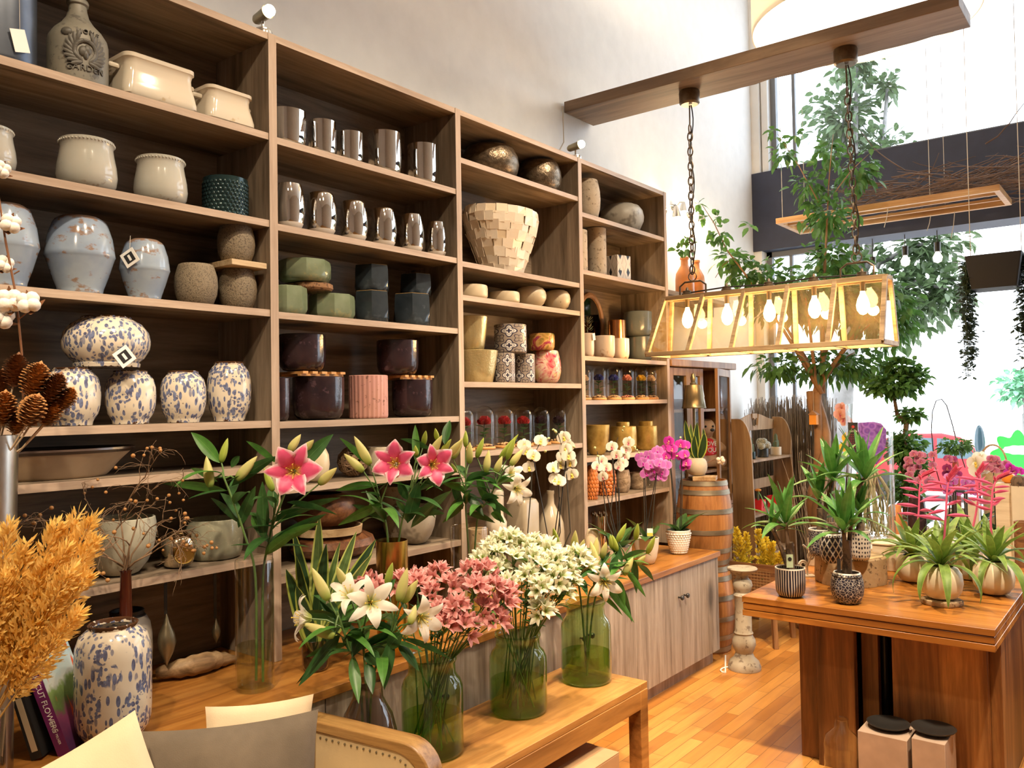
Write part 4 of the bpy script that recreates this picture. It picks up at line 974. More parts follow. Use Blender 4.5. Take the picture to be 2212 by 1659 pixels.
so.matrix_basis = Matrix.Translation((-2.10, 1.66, 0)) @ Matrix.Rotation(R(11), 4, 'Z') @ Matrix.Translation((2.10, -1.66, 0))
def cushion(name, label, c, W, H, T, yaw, tilt, mat, roll=0, group=None):
    n = 22; mb = MB()
    def g(u, v):
        e = (1 - abs(u) ** 2.6) * (1 - abs(v) ** 2.6); th = T / 2 * max(e, 0) ** .55
        k = 1 - .07 * (1 - abs(v) ** 2) * abs(u) ** 3; k2 = 1 - .07 * (1 - abs(u) ** 2) * abs(v) ** 3
        return u * W / 2 * k, v * H / 2 * k2, th * (1 + .06 * sin(5 * u + 3 * v))
    for s in (1, -1):
        vs = []
        for j in range(n + 1):
            for i in range(n + 1): x, y, t = g(i / n * 2 - 1, j / n * 2 - 1); vs.append((x, y, s * t))
        fs = [(j * (n + 1) + i, j * (n + 1) + i + 1, (j + 1) * (n + 1) + i + 1, (j + 1) * (n + 1) + i) for j in range(n) for i in range(n)]
        mb.add(vs, [f if s > 0 else f[::-1] for f in fs])
    Mx = Matrix.Rotation(yaw, 4, 'Z') @ Matrix.Rotation(pi / 2 - tilt, 4, 'X') @ Matrix.Rotation(roll, 4, 'Z')
    o = solo(name, label, 'cushion', mb, mat, c, None, group, sharp=None); o.matrix_basis = Matrix.Translation(V(c)) @ Mx; return o
# yaw 0 faces -Y; 90 deg faces +X
cushion('cushion', 'taupe velvety cushion leaning in the corner of the sofa', (-1.94, 1.25, .625), .47, .42, .13, R(55), R(16), M_pillow, R(0))
cushion('cushion', 'big cream cushion at the near end of the sofa, pointed corner up', (-1.99, .90, .66), .42, .42, .13, R(62), R(15), M_creamfab, R(22), 'cream cushions')
cushion('cushion', 'cream cushion peeping over the back behind the taupe one', (-2.075, 1.44, .66), .32, .30, .06, R(75), R(8), M_creamfab, R(-6), 'cream cushions')

# ------------------------------------------------------------------ near end of the worktop
Z = ZC
o = pot('floral_jar', 'tall floral vase with brown rim standing on the worktop beside the books', 160, 331, 1335, Z, 'tall_jar', M_floral, 'vase', 'cream vases with blue floral print', cx=-2.42)
def book(label, loc, th, hh, dp, yaw, lean, cover, spine, texts=(), extra=None):
    t = thing('book', label, 'book', loc, None, 'gardening books')
    t.matrix_basis = Matrix.Translation(V(loc)) @ Matrix.Rotation(yaw, 4, 'Z') @ Matrix.Rotation(lean, 4, 'X')
    # local: +X is the spine side, Y thickness, Z up; stands on its lower corner
    y0 = -th if lean > 0 else 0
    def B(a, b, c, d, e, f): return bx(a, b, y0 + c, y0 + d, e, f)
    part('pages', B(-dp + .004, -.003, .003, th - .003, .003, hh - .003), M_white, t)
    for c in (0, th - .003): part('cover', B(-dp, 0, c, c + .003, 0, hh), cover, t)
    part('spine', B(-.003, .0005, 0, th, 0, hh), spine, t)
    for s, zc, sz in texts:
        M = Matrix(((0, 0, 1, .0008), (0, 1, 0, y0 + th / 2), (-1, 0, 0, zc), (0, 0, 0, 1))); M = Matrix(((0, 0, 1, .0008), (0, 1, 0, y0 + th / 2), (-1, 0, 0, hh * zc), (0, 0, 0, 1)))
        text(s, sz, .0003, M_white, 'lettering', t, M)
    if extra: extra(t, y0, th, hh, dp)
    return t
def coverpic():
    t = NT('flower_photo_cover'); x, y, z = t.sep(t.co()); n = t.noise(t.co(), 18, 3)
    c = t.ramp(t.math('ADD', z, t.math('MULTIPLY', t.math('SUBTRACT', n, .5), .12)), [(.02, (.09, .03, .10)), (.10, (.22, .05, .12)), (.13, (.10, .16, .05)), (.17, (.20, .30, .10)), (.19, (.58, .62, .60)), (.25, (.42, .60, .68))])
    c = t.mix(t.ramp(t.noise(t.co((1, 1, .3)), 30, 1), [(.62, 0.), (.66, 1.)]), c, (.62, .10, .03)); t.bsdf(c, .3); return t.m
M_cover = coverpic()
book('purple-spined flower book leaning beside the floral vase', on(152, 1628, 2, ZC + .006) + V((0, 0, .003)), .034, .275, .20, R(-47), R(20), M_cover, M_purple, (('FRESH CUT FLOWERS', .60, .021), ('GREGORY', .215, .0115), ('MILNER', .215, .0115)) and (('FRESH CUT FLOWERS', .62, .0215), ('GREGORY MILNER', .25, .009)))
def dark_cover(t, y0, th, hh, dp): part('spine_picture', bx(.0006, .0012, y0 + .008, y0 + th - .006, hh * .1, hh * .8), M_creamspot, t, label='pale torn picture strip')
book('black-spined book leaning under the purple one', on(92, 1638, 2, ZC + .006) + V((0, 0, .003)), .030, .215, .17, R(-47), R(17), M_black, M_black, (), dark_cover)
# tall metal vase, pine cones, cotton
p = V((-2.46, .885, Z + .001)); zt = 1.592; hh = zt - Z
TV = solo('tall_metal_vase', 'tall dull silver vase holding the pine cones', 'vase', MB().lathe([(0, 0), (.050, 0), (.052, .01), (.057, .5 * hh), (.066, hh), (.063, hh), (.055, .5 * hh), (0, .3 * hh)], 44), M_agedmetal, p)
def cone_mesh(L, Rm, m, seed):
    rnd = random.Random(seed); b = MB(); b.lathe([(0, 0), (Rm * .35, L * .1), (Rm * .4, L * .5), (Rm * .12, L * .95), (0, L)], 10)
    n = 88; G_ = 2.39996
    for k in range(n):
        f = (k + .5) / n; z = L * (.02 + .94 * f); a = k * G_; rr = Rm * (sin(pi * min(1, (.16 + .84 * f))) ** .7 * .95 + .05); d = V((cos(a), sin(a), 0)); s = V((-sin(a), cos(a), 0))
        up = .55 + 1.2 * f; t = (d + V((0, 0, up * .8))).normalized(); p0 = d * rr * .30 + V((0, 0, z - L * .05)); W = rr * .36 + .002
        p1 = p0 + t * rr * .55; p2 = p1 + (d * 1.0 + V((0, 0, .15))).normalized() * rr * .30
        b.strip([p0, (p0 + p1) / 2, p1, p2], [W * .5, W * .85, W, W * .45], s, fold=-.2, nx=2)
        b.strip([p2, p1, (p0 + p1) / 2], [W * .4, W * .9, W * .6], s, fold=.25, nx=2)
    return b.mesh('cone', m, None)
CN = [cone_mesh(.105, .038, M_cone, 1), cone_mesh(.085, .030, M_conedk, 2), cone_mesh(.095, .036, M_cone, 3)]
base = V((p.x, p.y, zt - .1))
specs = [(70, 885, .0, 0, 'front orange-brown pine cone low in the middle of the bunch', .9), (78, 815, .03, 2, 'upright orange-brown pine cone in the middle of the bunch', 1.05), (36, 790, .05, 1, 'dark pine cone standing highest, beside the cotton stem', 1.1), (120, 830, .05, 1, 'dark pine cone leaning outward toward the floral jar', 1.1), (8, 880, .0, 0, 'pine cone at the photo edge, lower one', .9), (110, 890, .06, 0, 'reddish pine cone below the outward leaning dark one', .8), (4, 820, .06, 1, 'dark pine cone at the photo edge, upper one', .9), (145, 858, .08, 2, 'pine cone reaching furthest out to the floral jars', .75), (40, 905, .04, 2, 'pine cone low behind the front one', .8)]
D0 = depth(base)
for px, py, dd, k, lb, sc in specs:
    q = at(px, py, D0 + dd - .03); ax = (q - base + V((0, 0, .10))).normalized(); L = .10 * sc
    t = thing('pine_cone', lb + ' in the tall metal vase', 'pine cone', q - ax * L * .5, None, 'pine cones on sticks')
    rot = face(ax); part('cone', CN[k], None, t, (0, 0, 0), rot, sc)
    o0 = base - (q - ax * L * .5); part('stick', MB().tube([o0 + V((random.uniform(-.02, .02), random.uniform(-.02, .02), 0)), o0 * .4 + V((0, 0, -.01)), ax * .004], .0025, 6), M_twigpale, t)
# cotton branch
t = thing('cotton_branch', 'dry cotton branch with white bolls above the pine cones', 'branch', base, None)
def L_(px, py, d): return at(px, py, D0 + d) - base
stem = [V((0, 0, 0)), L_(52, 900, .02), L_(47, 760, .03), L_(35, 640, .0), L_(12, 520, -.02), L_(-6, 400, -.02)]
part('branch_stem', MB().tube(stem, [.004, .0035, .003, .003, .003, .002], 7), M_husk, t)
part('side_twig', MB().tube([L_(30, 592, .0), L_(42, 585, .0)], .0018, 6), M_husk, t)
part('side_twig', MB().tube([L_(40, 690, .0), L_(62, 672, .0)], .0018, 6), M_husk, t)
def boll(px, py, s, d):
    b = MB(); h = MB(); rnd = random.Random(px)
    for k in range(4):
        a = TAU * k / 4 + .4; b.ell((.013 * cos(a) * s, .013 * sin(a) * s, .014 * s), (.015 * s, .015 * s, .018 * s), 10, 8)
        a += pi / 4; dv = V((cos(a), sin(a), 0)); h.strip([V((0, 0, -.008)) * s, dv * .020 * s + V((0, 0, -.001)), dv * .034 * s + V((0, 0, .014 * s))], [.004 * s, .008 * s, .001], V((-sin(a), cos(a), 0)), nx=2)
    ax = V((CAM - at(px, py, D0))).normalized() + V((rnd.uniform(-.6, .6), rnd.uniform(-.5, .5), .6)); o = part('cotton_boll', b, M_cotton, t, L_(px, py, d), face(ax), sharp=None)
    part('husk', h, M_husk, o)
for q in ((20, 488, 1.0, -.02), (22, 655, 1.25, 0), (65, 660, 1.15, -.01), (-2, 690, 1.2, 0), (6, 575, .9, .0), (-2, 370, .9, 0)): boll(*q)

# glass pot wrapped in tan paper with dried grass
gp = V((-2.31, .80, Z + .001)); GD = depth(gp)
t = thing('wrapped_vase', 'square glass vase lined with tan paper holding dried golden grass', 'vase', gp, R(-30))
part('glass_body', loft([(rrect(.055, .055, .01), 0), (rrect(.055, .055, .01), .20), (rrect(.052, .052, .009), .20), (rrect(.052, .052, .009), .012)]), M_clear, t)
lv = []
for k in range(9): s = .046 + .003 * sin(k * 2.1); lv.append(([(x * (1 + .05 * sin(i * 1.3 + k)), y * (1 + .05 * cos(i * 1.7 + k))) for i, (x, y) in enumerate(rrect(s, s, .012))], .014 + .195 * k / 8))
part('paper_lining', loft(lv, False), M_paper, t)
GT = V((gp.x, gp.y, Z + .14))
def plume(label, px, py, d, L, seed):
    rnd = random.Random(seed); tip = at(px, py, GD + d); t = thing('dried_grass_plume', label, 'dried grass', GT, None, 'golden dried grass plumes')
    b0 = V((rnd.uniform(-.025, .025), rnd.uniform(-.025, .025), 0)); e = tip - GT; mid = b0.lerp(e, .5) + V((0, 0, .02)); pts = []
    for k in range(13): f = k / 12; pts.append(b0 * (1 - f) ** 2 + mid * 2 * f * (1 - f) + e * f * f)
    part('stalk', MB().tube(pts, [.0026, .0012], 6), M_plumest, t)
    f_ = MB(); n = 620
    for k in range(n):
        f = rnd.random() ** .9; i = min(11, int((1 - L + L * f) * 12)); fr = (1 - L + L * f) * 12 - i; c = pts[i].lerp(pts[i + 1], fr); tg = (pts[i + 1] - pts[i]).normalized()
        a = rnd.random() * TAU; o = tg.orthogonal().normalized(); rd = Quaternion(tg, a) @ o; w = .034 * sin(pi * min(1, f * .82 + .14)) * rnd.uniform(.4, 1.1)
        c2 = c + rd * w * .75 + tg * rnd.uniform(-.01, .02); dr = (tg * rnd.uniform(.5, 1.1) + rd * rnd.uniform(.3, .9)).normalized(); ll = rnd.uniform(.016, .034)
        f_.strip([c2, c2 + dr * ll * .5 + rd * .002, c2 + dr * ll], [.0012, .0034, .0003], dr.cross(V((rnd.gauss(0, 1), rnd.gauss(0, 1), rnd.gauss(0, 1)))), nx=1)
    part('feathery_head', f_, M_plume, t, sharp=None)
for k, (px, py, d) in enumerate([(198, 1128, .03), (165, 1120, .05), (205, 1170, .0), (120, 1140, .02), (20, 1140, .0), (55, 1180, -.03), (-15, 1170, .03), (150, 1240, -.05), (185, 1250, -.02), (95, 1220, -.03), (140, 1190, -.02), (10, 1250, -.06), (165, 1330, -.05)]):
    plume('feathery golden plume in the paper-lined vase', px, py, d, .68, k + 5)

# jug, dark bottle and berry branch behind the floral vase
pot('grey_jug', 'small grey-white jug with a dark lid behind the floral vase', 218, 332, 1312, Z, 'jar', M_greystone, 'jug', cx=-2.80, mats=[M_greystone, M_dark], mif=lambda j: 1 if j >= 9 else 0)
bp = V((-2.56, on(272, 1300, 0, -2.56).y, Z + .001)); BD = depth(bp); zt = at(272, 1232, BD).z; hh = zt - bp.z
BV = solo('dark_bottle_vase', 'slim dark red glass bottle behind the floral vase', 'vase', MB().lathe([(0, .0), (.055, 0), (.06, .02), (.055, .10), (.030, .20), (.019, .30), (.016, hh - .01), (.020, hh), (.014, hh), (.013, .25), (0, .2)], 32), plain('dark_red_glass', (.06, .012, .006), .12), bp)
t = thing('berry_branch', 'bare twisting branch with small golden berries in the dark bottle', 'branch', bp + V((0, 0, hh - .12)))
rnd = random.Random(11); bb = MB(); tips = []
def grow(p, d, L, r, lev):
    pts = [p]; n = 6
    for k in range(n):
        d = (d + V((rnd.gauss(0, .2), rnd.gauss(0, .2), rnd.gauss(0, .2))) + V((0, 0, -.02 * lev))).normalized(); p = p + d * L / n; p.x = max(p.x, -.078); pts.append(p)
        if lev < 4 and k > 0 and rnd.random() < (.6, .8, .7, .5)[lev]: grow(p, (d + V((rnd.gauss(0, .75), rnd.gauss(0, .75), rnd.gauss(0, .55)))).normalized(), L * rnd.uniform(.45, .75), r * .66, lev + 1)
    bb.tube(pts, [r, r * .55], 5); tips.append((p, d, lev))
for px, py, d in ((100, 1090, -.06), (170, 1050, .02), (250, 1000, .0), (430, 1095, .04), (320, 1020, .02), (180, 1160, -.12), (400, 1140, -.02), (290, 1100, -.1), (350, 1080, .05), (225, 1090, -.05)):
    e = at(px, py, BD + d) - t.matrix_basis.translation; s = V((rnd.uniform(-.008, .008), rnd.uniform(-.008, .008), 0)); q0 = V((0, 0, .12)); m = e * .45 + V((0, 0, .06))
    bb.tube([s, q0 + s * 1.4, (q0 + m) * .5 + V((rnd.gauss(0, .01), rnd.gauss(0, .01), 0)), m], [.0036, .0024], 6); dd = (e - m).normalized(); grow(m, dd, (e - m).length * 1.0, .0022, 1)
part('branches', bb, M_twig, t, sharp=None)
BM = MB().ell((0, 0, 0), .0058, 10, 7).mesh('berry', M_berry)
tl = [x for x in tips if x[2] >= 2]; rnd.shuffle(tl)
for p_, d, l in tl[:90]: part('berry', BM, None, t, p_ + d * .006 + V((0, 0, -.003)), sc=rnd.uniform(.75, 1.15))
# drop ornaments hanging from the shelf
def drop(label, px, yt, yb, x):
    q = on(px, (yt + yb) / 2, 0, x); zt = on(px, yt, 0, x).z; zb = on(px, yb, 0, x).z; q.z = zb; h = zt - zb; r = h * .17
    t = thing('hanging_drop', label, 'ornament', q, None, 'mirrored drops hanging under the shelf')
    part('drop', MB().lathe([(0, 0), (.18 * r, .08 * h), (.75 * r, .28 * h), (r, .45 * h), (.85 * r, .62 * h), (.35 * r, .82 * h), (.14 * r, .95 * h), (0, h)], 24), M_brassdark, t)
    part('ribbon', bx(-.006, -.005, -.006, .006, h * .98, SH[1][5] - TH - .0015 - q.z), M_dark, t)
drop('dark mirrored drop on a ribbon, larger one beside the floral vase', 360, 1325, 1440, -2.74)
drop('mirrored drop on a ribbon, smaller one nearer the glass cylinder', 467, 1335, 1390, -2.80)
# driftwood
a = V((-2.80, on(338, 1440, 0, -2.80).y, ZC)); b = V((-2.72, on(520, 1440, 0, -2.72).y, ZC)); dw = MB(); pts = []; rs = []
for k in range(15):
    f = k / 14; pts.append(a.lerp(b, f) + V((.03 * sin(f * 5), 0, .04 + .012 * sin(f * 4)))); rs.append(.036 * (sin(pi * (f * .86 + .10)) ** .6) + .003 * sin(k * 2.7))
dw.tube(pts, rs, 12); m_ = min(v[2] for v in dw.v); dw.v = [(x, y, z - m_ + ZC + .001) for x, y, z in dw.v]
solo('driftwood', 'weathered driftwood log lying on the worktop under the hanging drops', 'driftwood', dw, M_driftwood, sharp=None)

# clear cylinder, brass cylinder, second clear cylinder
def cylinder(name, label, xl, xr, yt, cx, m, wl, water=True):
    p, r, h = fit(xl, xr, yt, ZC, cx=cx)
    t = thing(name, label, 'vase', p); t['_r'] = r; t['_h'] = h
    part('glass_body' if water else 'metal_body', MB().lathe([(0, .004), (r * .96, 0), (r, .008), (r, h), (r - .003, h), (r - .003, .012), (0, .012)] if not water else [(0, .004), (r * .96, 0), (r, .008), (r, h - .004), (r - .002, h), (r - .004, h - .004)], 48), m, t)
    if water: part('water', MB().lathe([(0, .014), (r - .005, .014), (r - .005, h * wl), (0, h * wl)], 40), M_water, t)
    return t
CY1 = cylinder('glass_cylinder', 'tall clear glass cylinder holding the pink lily near the upright', 509, 594, 1203, -2.46, M_clear, .34)
BR = cylinder('brass_cylinder', 'brushed brass cylinder vase holding pink lilies', 815, 884, 1163, -2.37, M_gold, 0, False)
CY2 = cylinder('glass_cylinder', 'clear glass cylinder holding white lilies behind the alstroemeria', 976, 1056, 1132, -2.44, M_clear, .4)
# potted snake-leaf plant behind the white lilies
pp, r, h = fit(652, 712, 1375, ZC, cx=-2.45)
DP = thing('snake_plant', 'dark strap-leaved plant with yellow leaf margins in a glass pot behind the white lilies', 'plant', pp)
part('pot', MB().lathe(potprof('cup', r, max(h, .09), .004), 32), M_smoke, DP)
part('soil', MB().lathe([(0, .01), (r * .8, .012), (r * .93, .06), (0, .065)], 24), M_soil, DP)
PD = depth(pp)
for k, (x0, y0, x1, y1, wd, dd, mm) in enumerate([(700, 1375, 690, 1112, .030, .03, 1), (700, 1375, 705, 1175, .032, -.02, 0), (715, 1375, 770, 1148, .026, .05, 1), (690, 1375, 632, 1140, .024, .02, 0), (690, 1375, 640, 1200, .030, -.05, 0), (720, 1375, 805, 1195, .026, .0, 1), (715, 1380, 812, 1165, .030, .06, 0), (680, 1380, 618, 1230, .032, -.02, 0), (700, 1370, 735, 1170, .02, .06, 1), (690, 1370, 640, 1265, .03, -.08, 0), (725, 1375, 800, 1245, .03, -.04, 0)]):
    a = V((random.uniform(-.015, .015), random.uniform(-.015, .015), .05)); e = at(x1, y1, PD + dd) - pp; m = (a + e) / 2 + V((0, 0, .03)) + (e - a).cross(V((0, 0, 1))) * .05; pts = [a * (1 - f) ** 2 + m * 2 * f * (1 - f) + e * f * f for f in [q / 10 for q in range(11)]]
    part('leaf', MB().strip(pts, lw(wd, 11, .8, .7), _r + V((0, 0, random.uniform(-.3, .3))) + _f * random.uniform(-.5, .5), fold=.18, nx=6), M_snake2 if mm else M_snake, DP, sharp=None)
# bottles at the back of the third bay
Z = ZC
pot('bark_vase', 'dark bark-textured block vase behind the glass cylinder', 1012, 1056, 1140, Z, 'straight', M_bark, 'vase', cx=-2.78)
p, r, h = fit(1050, 1098, 1056, Z, cx=-2.80)
solo('cream_candlestick', 'cream turned candlestick behind the white lilies', 'candlestick', MB().lathe([(a * r, b * h) for a, b in [(0, 0), (1, 0), (1, .04), (.6, .08), (.5, .2), (.62, .32), (.50, .36), (.46, .45), (.72, .50), (.95, .58), (.98, .66), (.7, .72), (.66, .76), (.72, .79), (.72, .98), (.6, 1), (0, 1)]], 36), M_creamceram, p)
p, r, h = fit(1104, 1159, 1074, Z, cx=-2.80)
solo('slab_vase', 'flat tan slab vase between the candlestick and the tall bottle', 'vase', loft([(rrect(r * .95, r * .95, r * .3), 0), (rrect(r, r, r * .3), .02), (rrect(r, r, r * .3), h * .93), (rrect(r * .85, r * .85, r * .3), h * .985), (rrect(r * .6, r * .6, r * .2), h)]), M_tanglaze, p)
p, r, h = fit(1163, 1221, 1058, Z, cx=-2.78)
solo('tall_bottle', 'pale glazed bottle with a thin neck and painted twig', 'bottle', MB().lathe([(a * r, b * h) for a, b in [(0, 0), (.8, 0), (.9, .02), (1, .15), (1, .50), (.94, .60), (.75, .70), (.42, .79), (.28, .84), (.25, .95), (.29, .97), (.28, 1), (.18, 1), (.18, .9), (0, .8)]], 40), M_tanglaze, p)
o = pot('crown_candle_holder', 'silver crown-shaped tealight holder behind the white orchid', 1280, 1311, 1112, Z, 'straight', M_antsilver, 'candle holder', cx=-2.80, n=48, fn=lambda r, z, a, R_: r * (1 + .05 * z))
cr = MB()
for k in range(9):
    a = TAU * k / 9; cr.lathe([(.012, 0), (.009, .012), (0, .032)], 6, (o['_r'] * cos(a), o['_r'] * sin(a), o['_h'] - .004))
c_ = part('crown_points', cr, M_antsilver, o)
pot('pebble_bowl', 'round glass bowl of pebbles beside the white orchid pot', 1264, 1300, 1142, Z, 'squat', M_creamspot, 'bowl', cx=-2.55)
# ------------------------------------------------------------------ flower meshes, shared by every copy
def lily_bloom(m, size, seed, wide=1.0, rip=.12, recurve=1.9):
    rnd = random.Random(seed); b = MB()
    for k in range(6):
        a = TAU * k / 6 + rnd.uniform(-.08, .08); inner = k % 2 == 0; d = V((cos(a), sin(a), 0)); s = V((-sin(a), cos(a), 0)); n = 11
        p = d * .006 + V((0, 0, .0 if inner else -.002)); th = R(72) + rnd.uniform(-.1, .1); pts = [p]; L = size * rnd.uniform(.94, 1.06)
        for i in range(n - 1):
            f = i / (n - 2); pts.append(pts[-1] + (d * cos(th) + V((0, 0, sin(th)))) * L / (n - 1)); th -= recurve / (n - 1) * (.4 + 1.5 * f * f + .25)
        W = size * (.23 if inner else .165) * wide; b.strip(pts, [W * max(.02, sin(pi * min(1, (.06 + .94 * i / (n - 1))) ** .8)) ** .8 for i in range(n)], s, fold=.22, ripple=rip, rn=2.2, nx=6)
    return b.mesh('bloom', m, None)
def lily_stamens(size):
    b = MB()
    for k in range(6):
        a = TAU * k / 6 + .5; d = V((cos(a), sin(a), 0)); pts = [V((0, 0, 0)), d * size * .10 + V((0, 0, size * .3)), d * size * .28 + V((0, 0, size * .58))]; b.tube(pts, .0010, 5, 0); b.ell(pts[-1], (.0018, .0042, .0018), 7, 5, 1)
    b.tube([(0, 0, 0), (0, 0, size * .45), (.004, 0, size * .72)], .0016, 6, 0); b.ell((.004, 0, size * .73), .0035, 7, 5, 0)
    return b.mesh('stamens', (M_yellow, M_yellow), None)
LP = [lily_bloom(M_lilypink, .118, s, 1.5, .20, 1.75) for s in (1, 2, 3)]
LW = [lily_bloom(M_lilywhite, .105, s, .92, .05, 2.3) for s in (4, 5, 6)]
LST = lily_stamens(.1)
def budmesh(m, L, r):
    b = MB(); n = 11; b.lathe([(max(.0004, r * (sin(pi * min(1, (.06 + .94 * i / n)) ** .72) ** .75)), L * i / n) for i in range(n + 1)], 18, fn=lambda rr, z, a: rr * (1 + .07 * cos(3 * a))); b.uv = [((u * 3) % 1, v) for u, v in b.uv]; return b.mesh('bud', m, None)
BUD = [budmesh(M_lilybud, .088, .0155), budmesh(M_lilybudg, .07, .0115)]
def leafmesh(L, W, bend, fold, m, n=10): pts, ax = leafpts((0, 0, 0), (1, 0, .35), (0, 0, 1), L, bend, n); return MB().strip(pts, lw(W, n, .8, .85), ax, fold=fold, nx=4).mesh('leaf', m, None)
LL = [leafmesh(.15, .018, .7, .25, M_leaf), leafmesh(.12, .015, .3, .3, M_leaf), leafmesh(.17, .017, 1.0, .2, M_leaf2)]

def lily(label, base, pts_px, dep0, blooms, buds, leaves, bm, group=None, leafn=9, seed=0, leaf_from=.45, rootz=.02):
    """base: where the stem stands in its vase; pts_px: the stem above the rim as (px, py, depth offset)"""
    rnd = random.Random(seed); t = thing('lily_stem', label, 'lily', base, None, group); base = V(base)
    pts = [V((rnd.uniform(-.02, .02), rnd.uniform(-.02, .02), rootz))] + [at(x, y, dep0 + d) - base for x, y, d in pts_px]
    sm = [pts[0]]                                      # smoothed
    for i in range(len(pts) - 1):
        p0, p1, p2, p3 = pts[max(i - 1, 0)], pts[i], pts[i + 1], pts[min(i + 2, len(pts) - 1)]
        for q in range(1, 7):
            f = q / 6; sm.append(.5 * ((2 * p1) + (p2 - p0) * f + (2 * p0 - 5 * p1 + 4 * p2 - p3) * f * f + (3 * p1 - p0 - 3 * p2 + p3) * f ** 3))
    part('stem', MB().tube(sm, [.0046, .0032], 8), M_stem, t)
    tip = sm[-1]
    leafn += 5
    for k in range(leafn):
        f = leaf_from + (1 - leaf_from) * (k + rnd.random() * .5) / leafn; i = min(len(sm) - 2, int(f * (len(sm) - 1))); p = sm[i]
        part('leaf', rnd.choice(LL), None, t, p, Quaternion((0, 0, 1), k * 2.4 + rnd.uniform(-.5, .5) + seed) @ Quaternion((0, 1, 0), rnd.uniform(-.5, .35)), rnd.uniform(.85, 1.25))
    def twig(q, kind):
        j = max(0, len(sm) - 1 - rnd.randint(1, 5)); a = sm[j]; m = a.lerp(q, .5) + V((0, 0, .01)); part(kind, MB().tube([a, m, q], [.0030, .0024], 6), M_stem, t)
    for x, y, d, ax, sc in blooms:
        q = at(x, y, dep0 + d) - base; axis = (_r * ax[0] + _u * ax[1] - _f * ax[2]).normalized(); c = q - axis * .045 * sc
        twig(c, 'flower_stalk'); o = part('bloom', rnd.choice(bm), None, t, c, face(axis) @ Quaternion((0, 0, 1), rnd.random() * 6), sc); part('stamens', LST, None, o, sc=.8)
    for x, y, x2, y2, d, k in buds:                   # foot and tip of the bud
        a = at(x, y, dep0 + d) - base; b = at(x2, y2, dep0 + d * .6 - .01) - base; ax = b - a; L = .088 if k == 0 else .07
        twig(a, 'bud_stalk'); part('bud', BUD[k], None, t, a, face(ax), ax.length / L if False else (max(.75, min(1.35, ax.length / L)) ** .5, max(.75, min(1.35, ax.length / L)) ** .5, ax.length / L))
    for x, y, x2, y2, d, w in leaves:
        a = at(x, y, dep0 + d * .3) - base; b = at(x2, y2, dep0 + d) - base; m = (a + b) / 2 + V((0, 0, .014)); P_ = [a * (1 - f) ** 2 + m * 2 * f * (1 - f) + b * f * f for f in [q / 9 for q in range(10)]]
        part('leaf', MB().strip(P_, lw(w, 10, .8, .85), (_r * rnd.uniform(-.4, .4) + _u * .8 - _f * .5 if abs(x2 - x) > abs(y2 - y) else _r + _f * rnd.uniform(-.6, .6)), fold=.2), M_leaf if rnd.random() < .7 else M_leaf2, t, sharp=None)
    return t
def inside(v, r=.5): p = v.matrix_basis.translation; return V((p.x, p.y, p.z))

# pink lilies in the clear cylinder
b0 = inside(CY1); d0 = depth(b0)
lily('lily stem with three closed buds and no bloom, in the tall glass cylinder', b0, [(552, 1250, 0), (530, 1160, -.02), (495, 1060, -.03), (478, 1020, -.03)], d0, [],
     [(478, 998, 492, 946, -.02, 1), (455, 1052, 446, 985, -.05, 0), (512, 1036, 556, 985, -.02, 0)],
     [(490, 1060, 350, 1045, .02, .019), (475, 1000, 413, 934, .03, .022), (470, 1040, 412, 1012, .05, .018), (500, 1050, 600, 985, -.03, .021), (515, 1140, 552, 1050, -.03, .020), (520, 1130, 455, 1075, .02, .018), (500, 1010, 518, 985, .0, .012)], LP, 'lilies in the tall glass cylinder', 3, 1, .55)
lily('lily stem with one wide-open pink bloom, in the tall glass cylinder', b0, [(568, 1250, .02), (583, 1160, 0), (598, 1080, -.02)], d0,
     [(632, 1018, -.10, (.15, .10, 1), 1.02)], [(625, 975, 650, 938, -.02, 0), (655, 975, 678, 950, .04, 0), (690, 1045, 728, 1010, .04, 0), (590, 1060, 570, 1010, .0, 1)],
     [(575, 1190, 705, 1110, -.03, .024), (580, 1130, 735, 1075, .02, .022), (640, 1020, 720, 938, .05, .024), (570, 1170, 567, 1040, -.02, .022), (588, 1180, 690, 1130, -.06, .020), (562, 1150, 545, 1110, .0, .018), (600, 1000, 532, 953, .03, .018), (620, 1085, 728, 1112, -.05, .014), (572, 1200, 640, 1150, -.08, .020)], LP, 'lilies in the tall glass cylinder', 5, 2, .5)
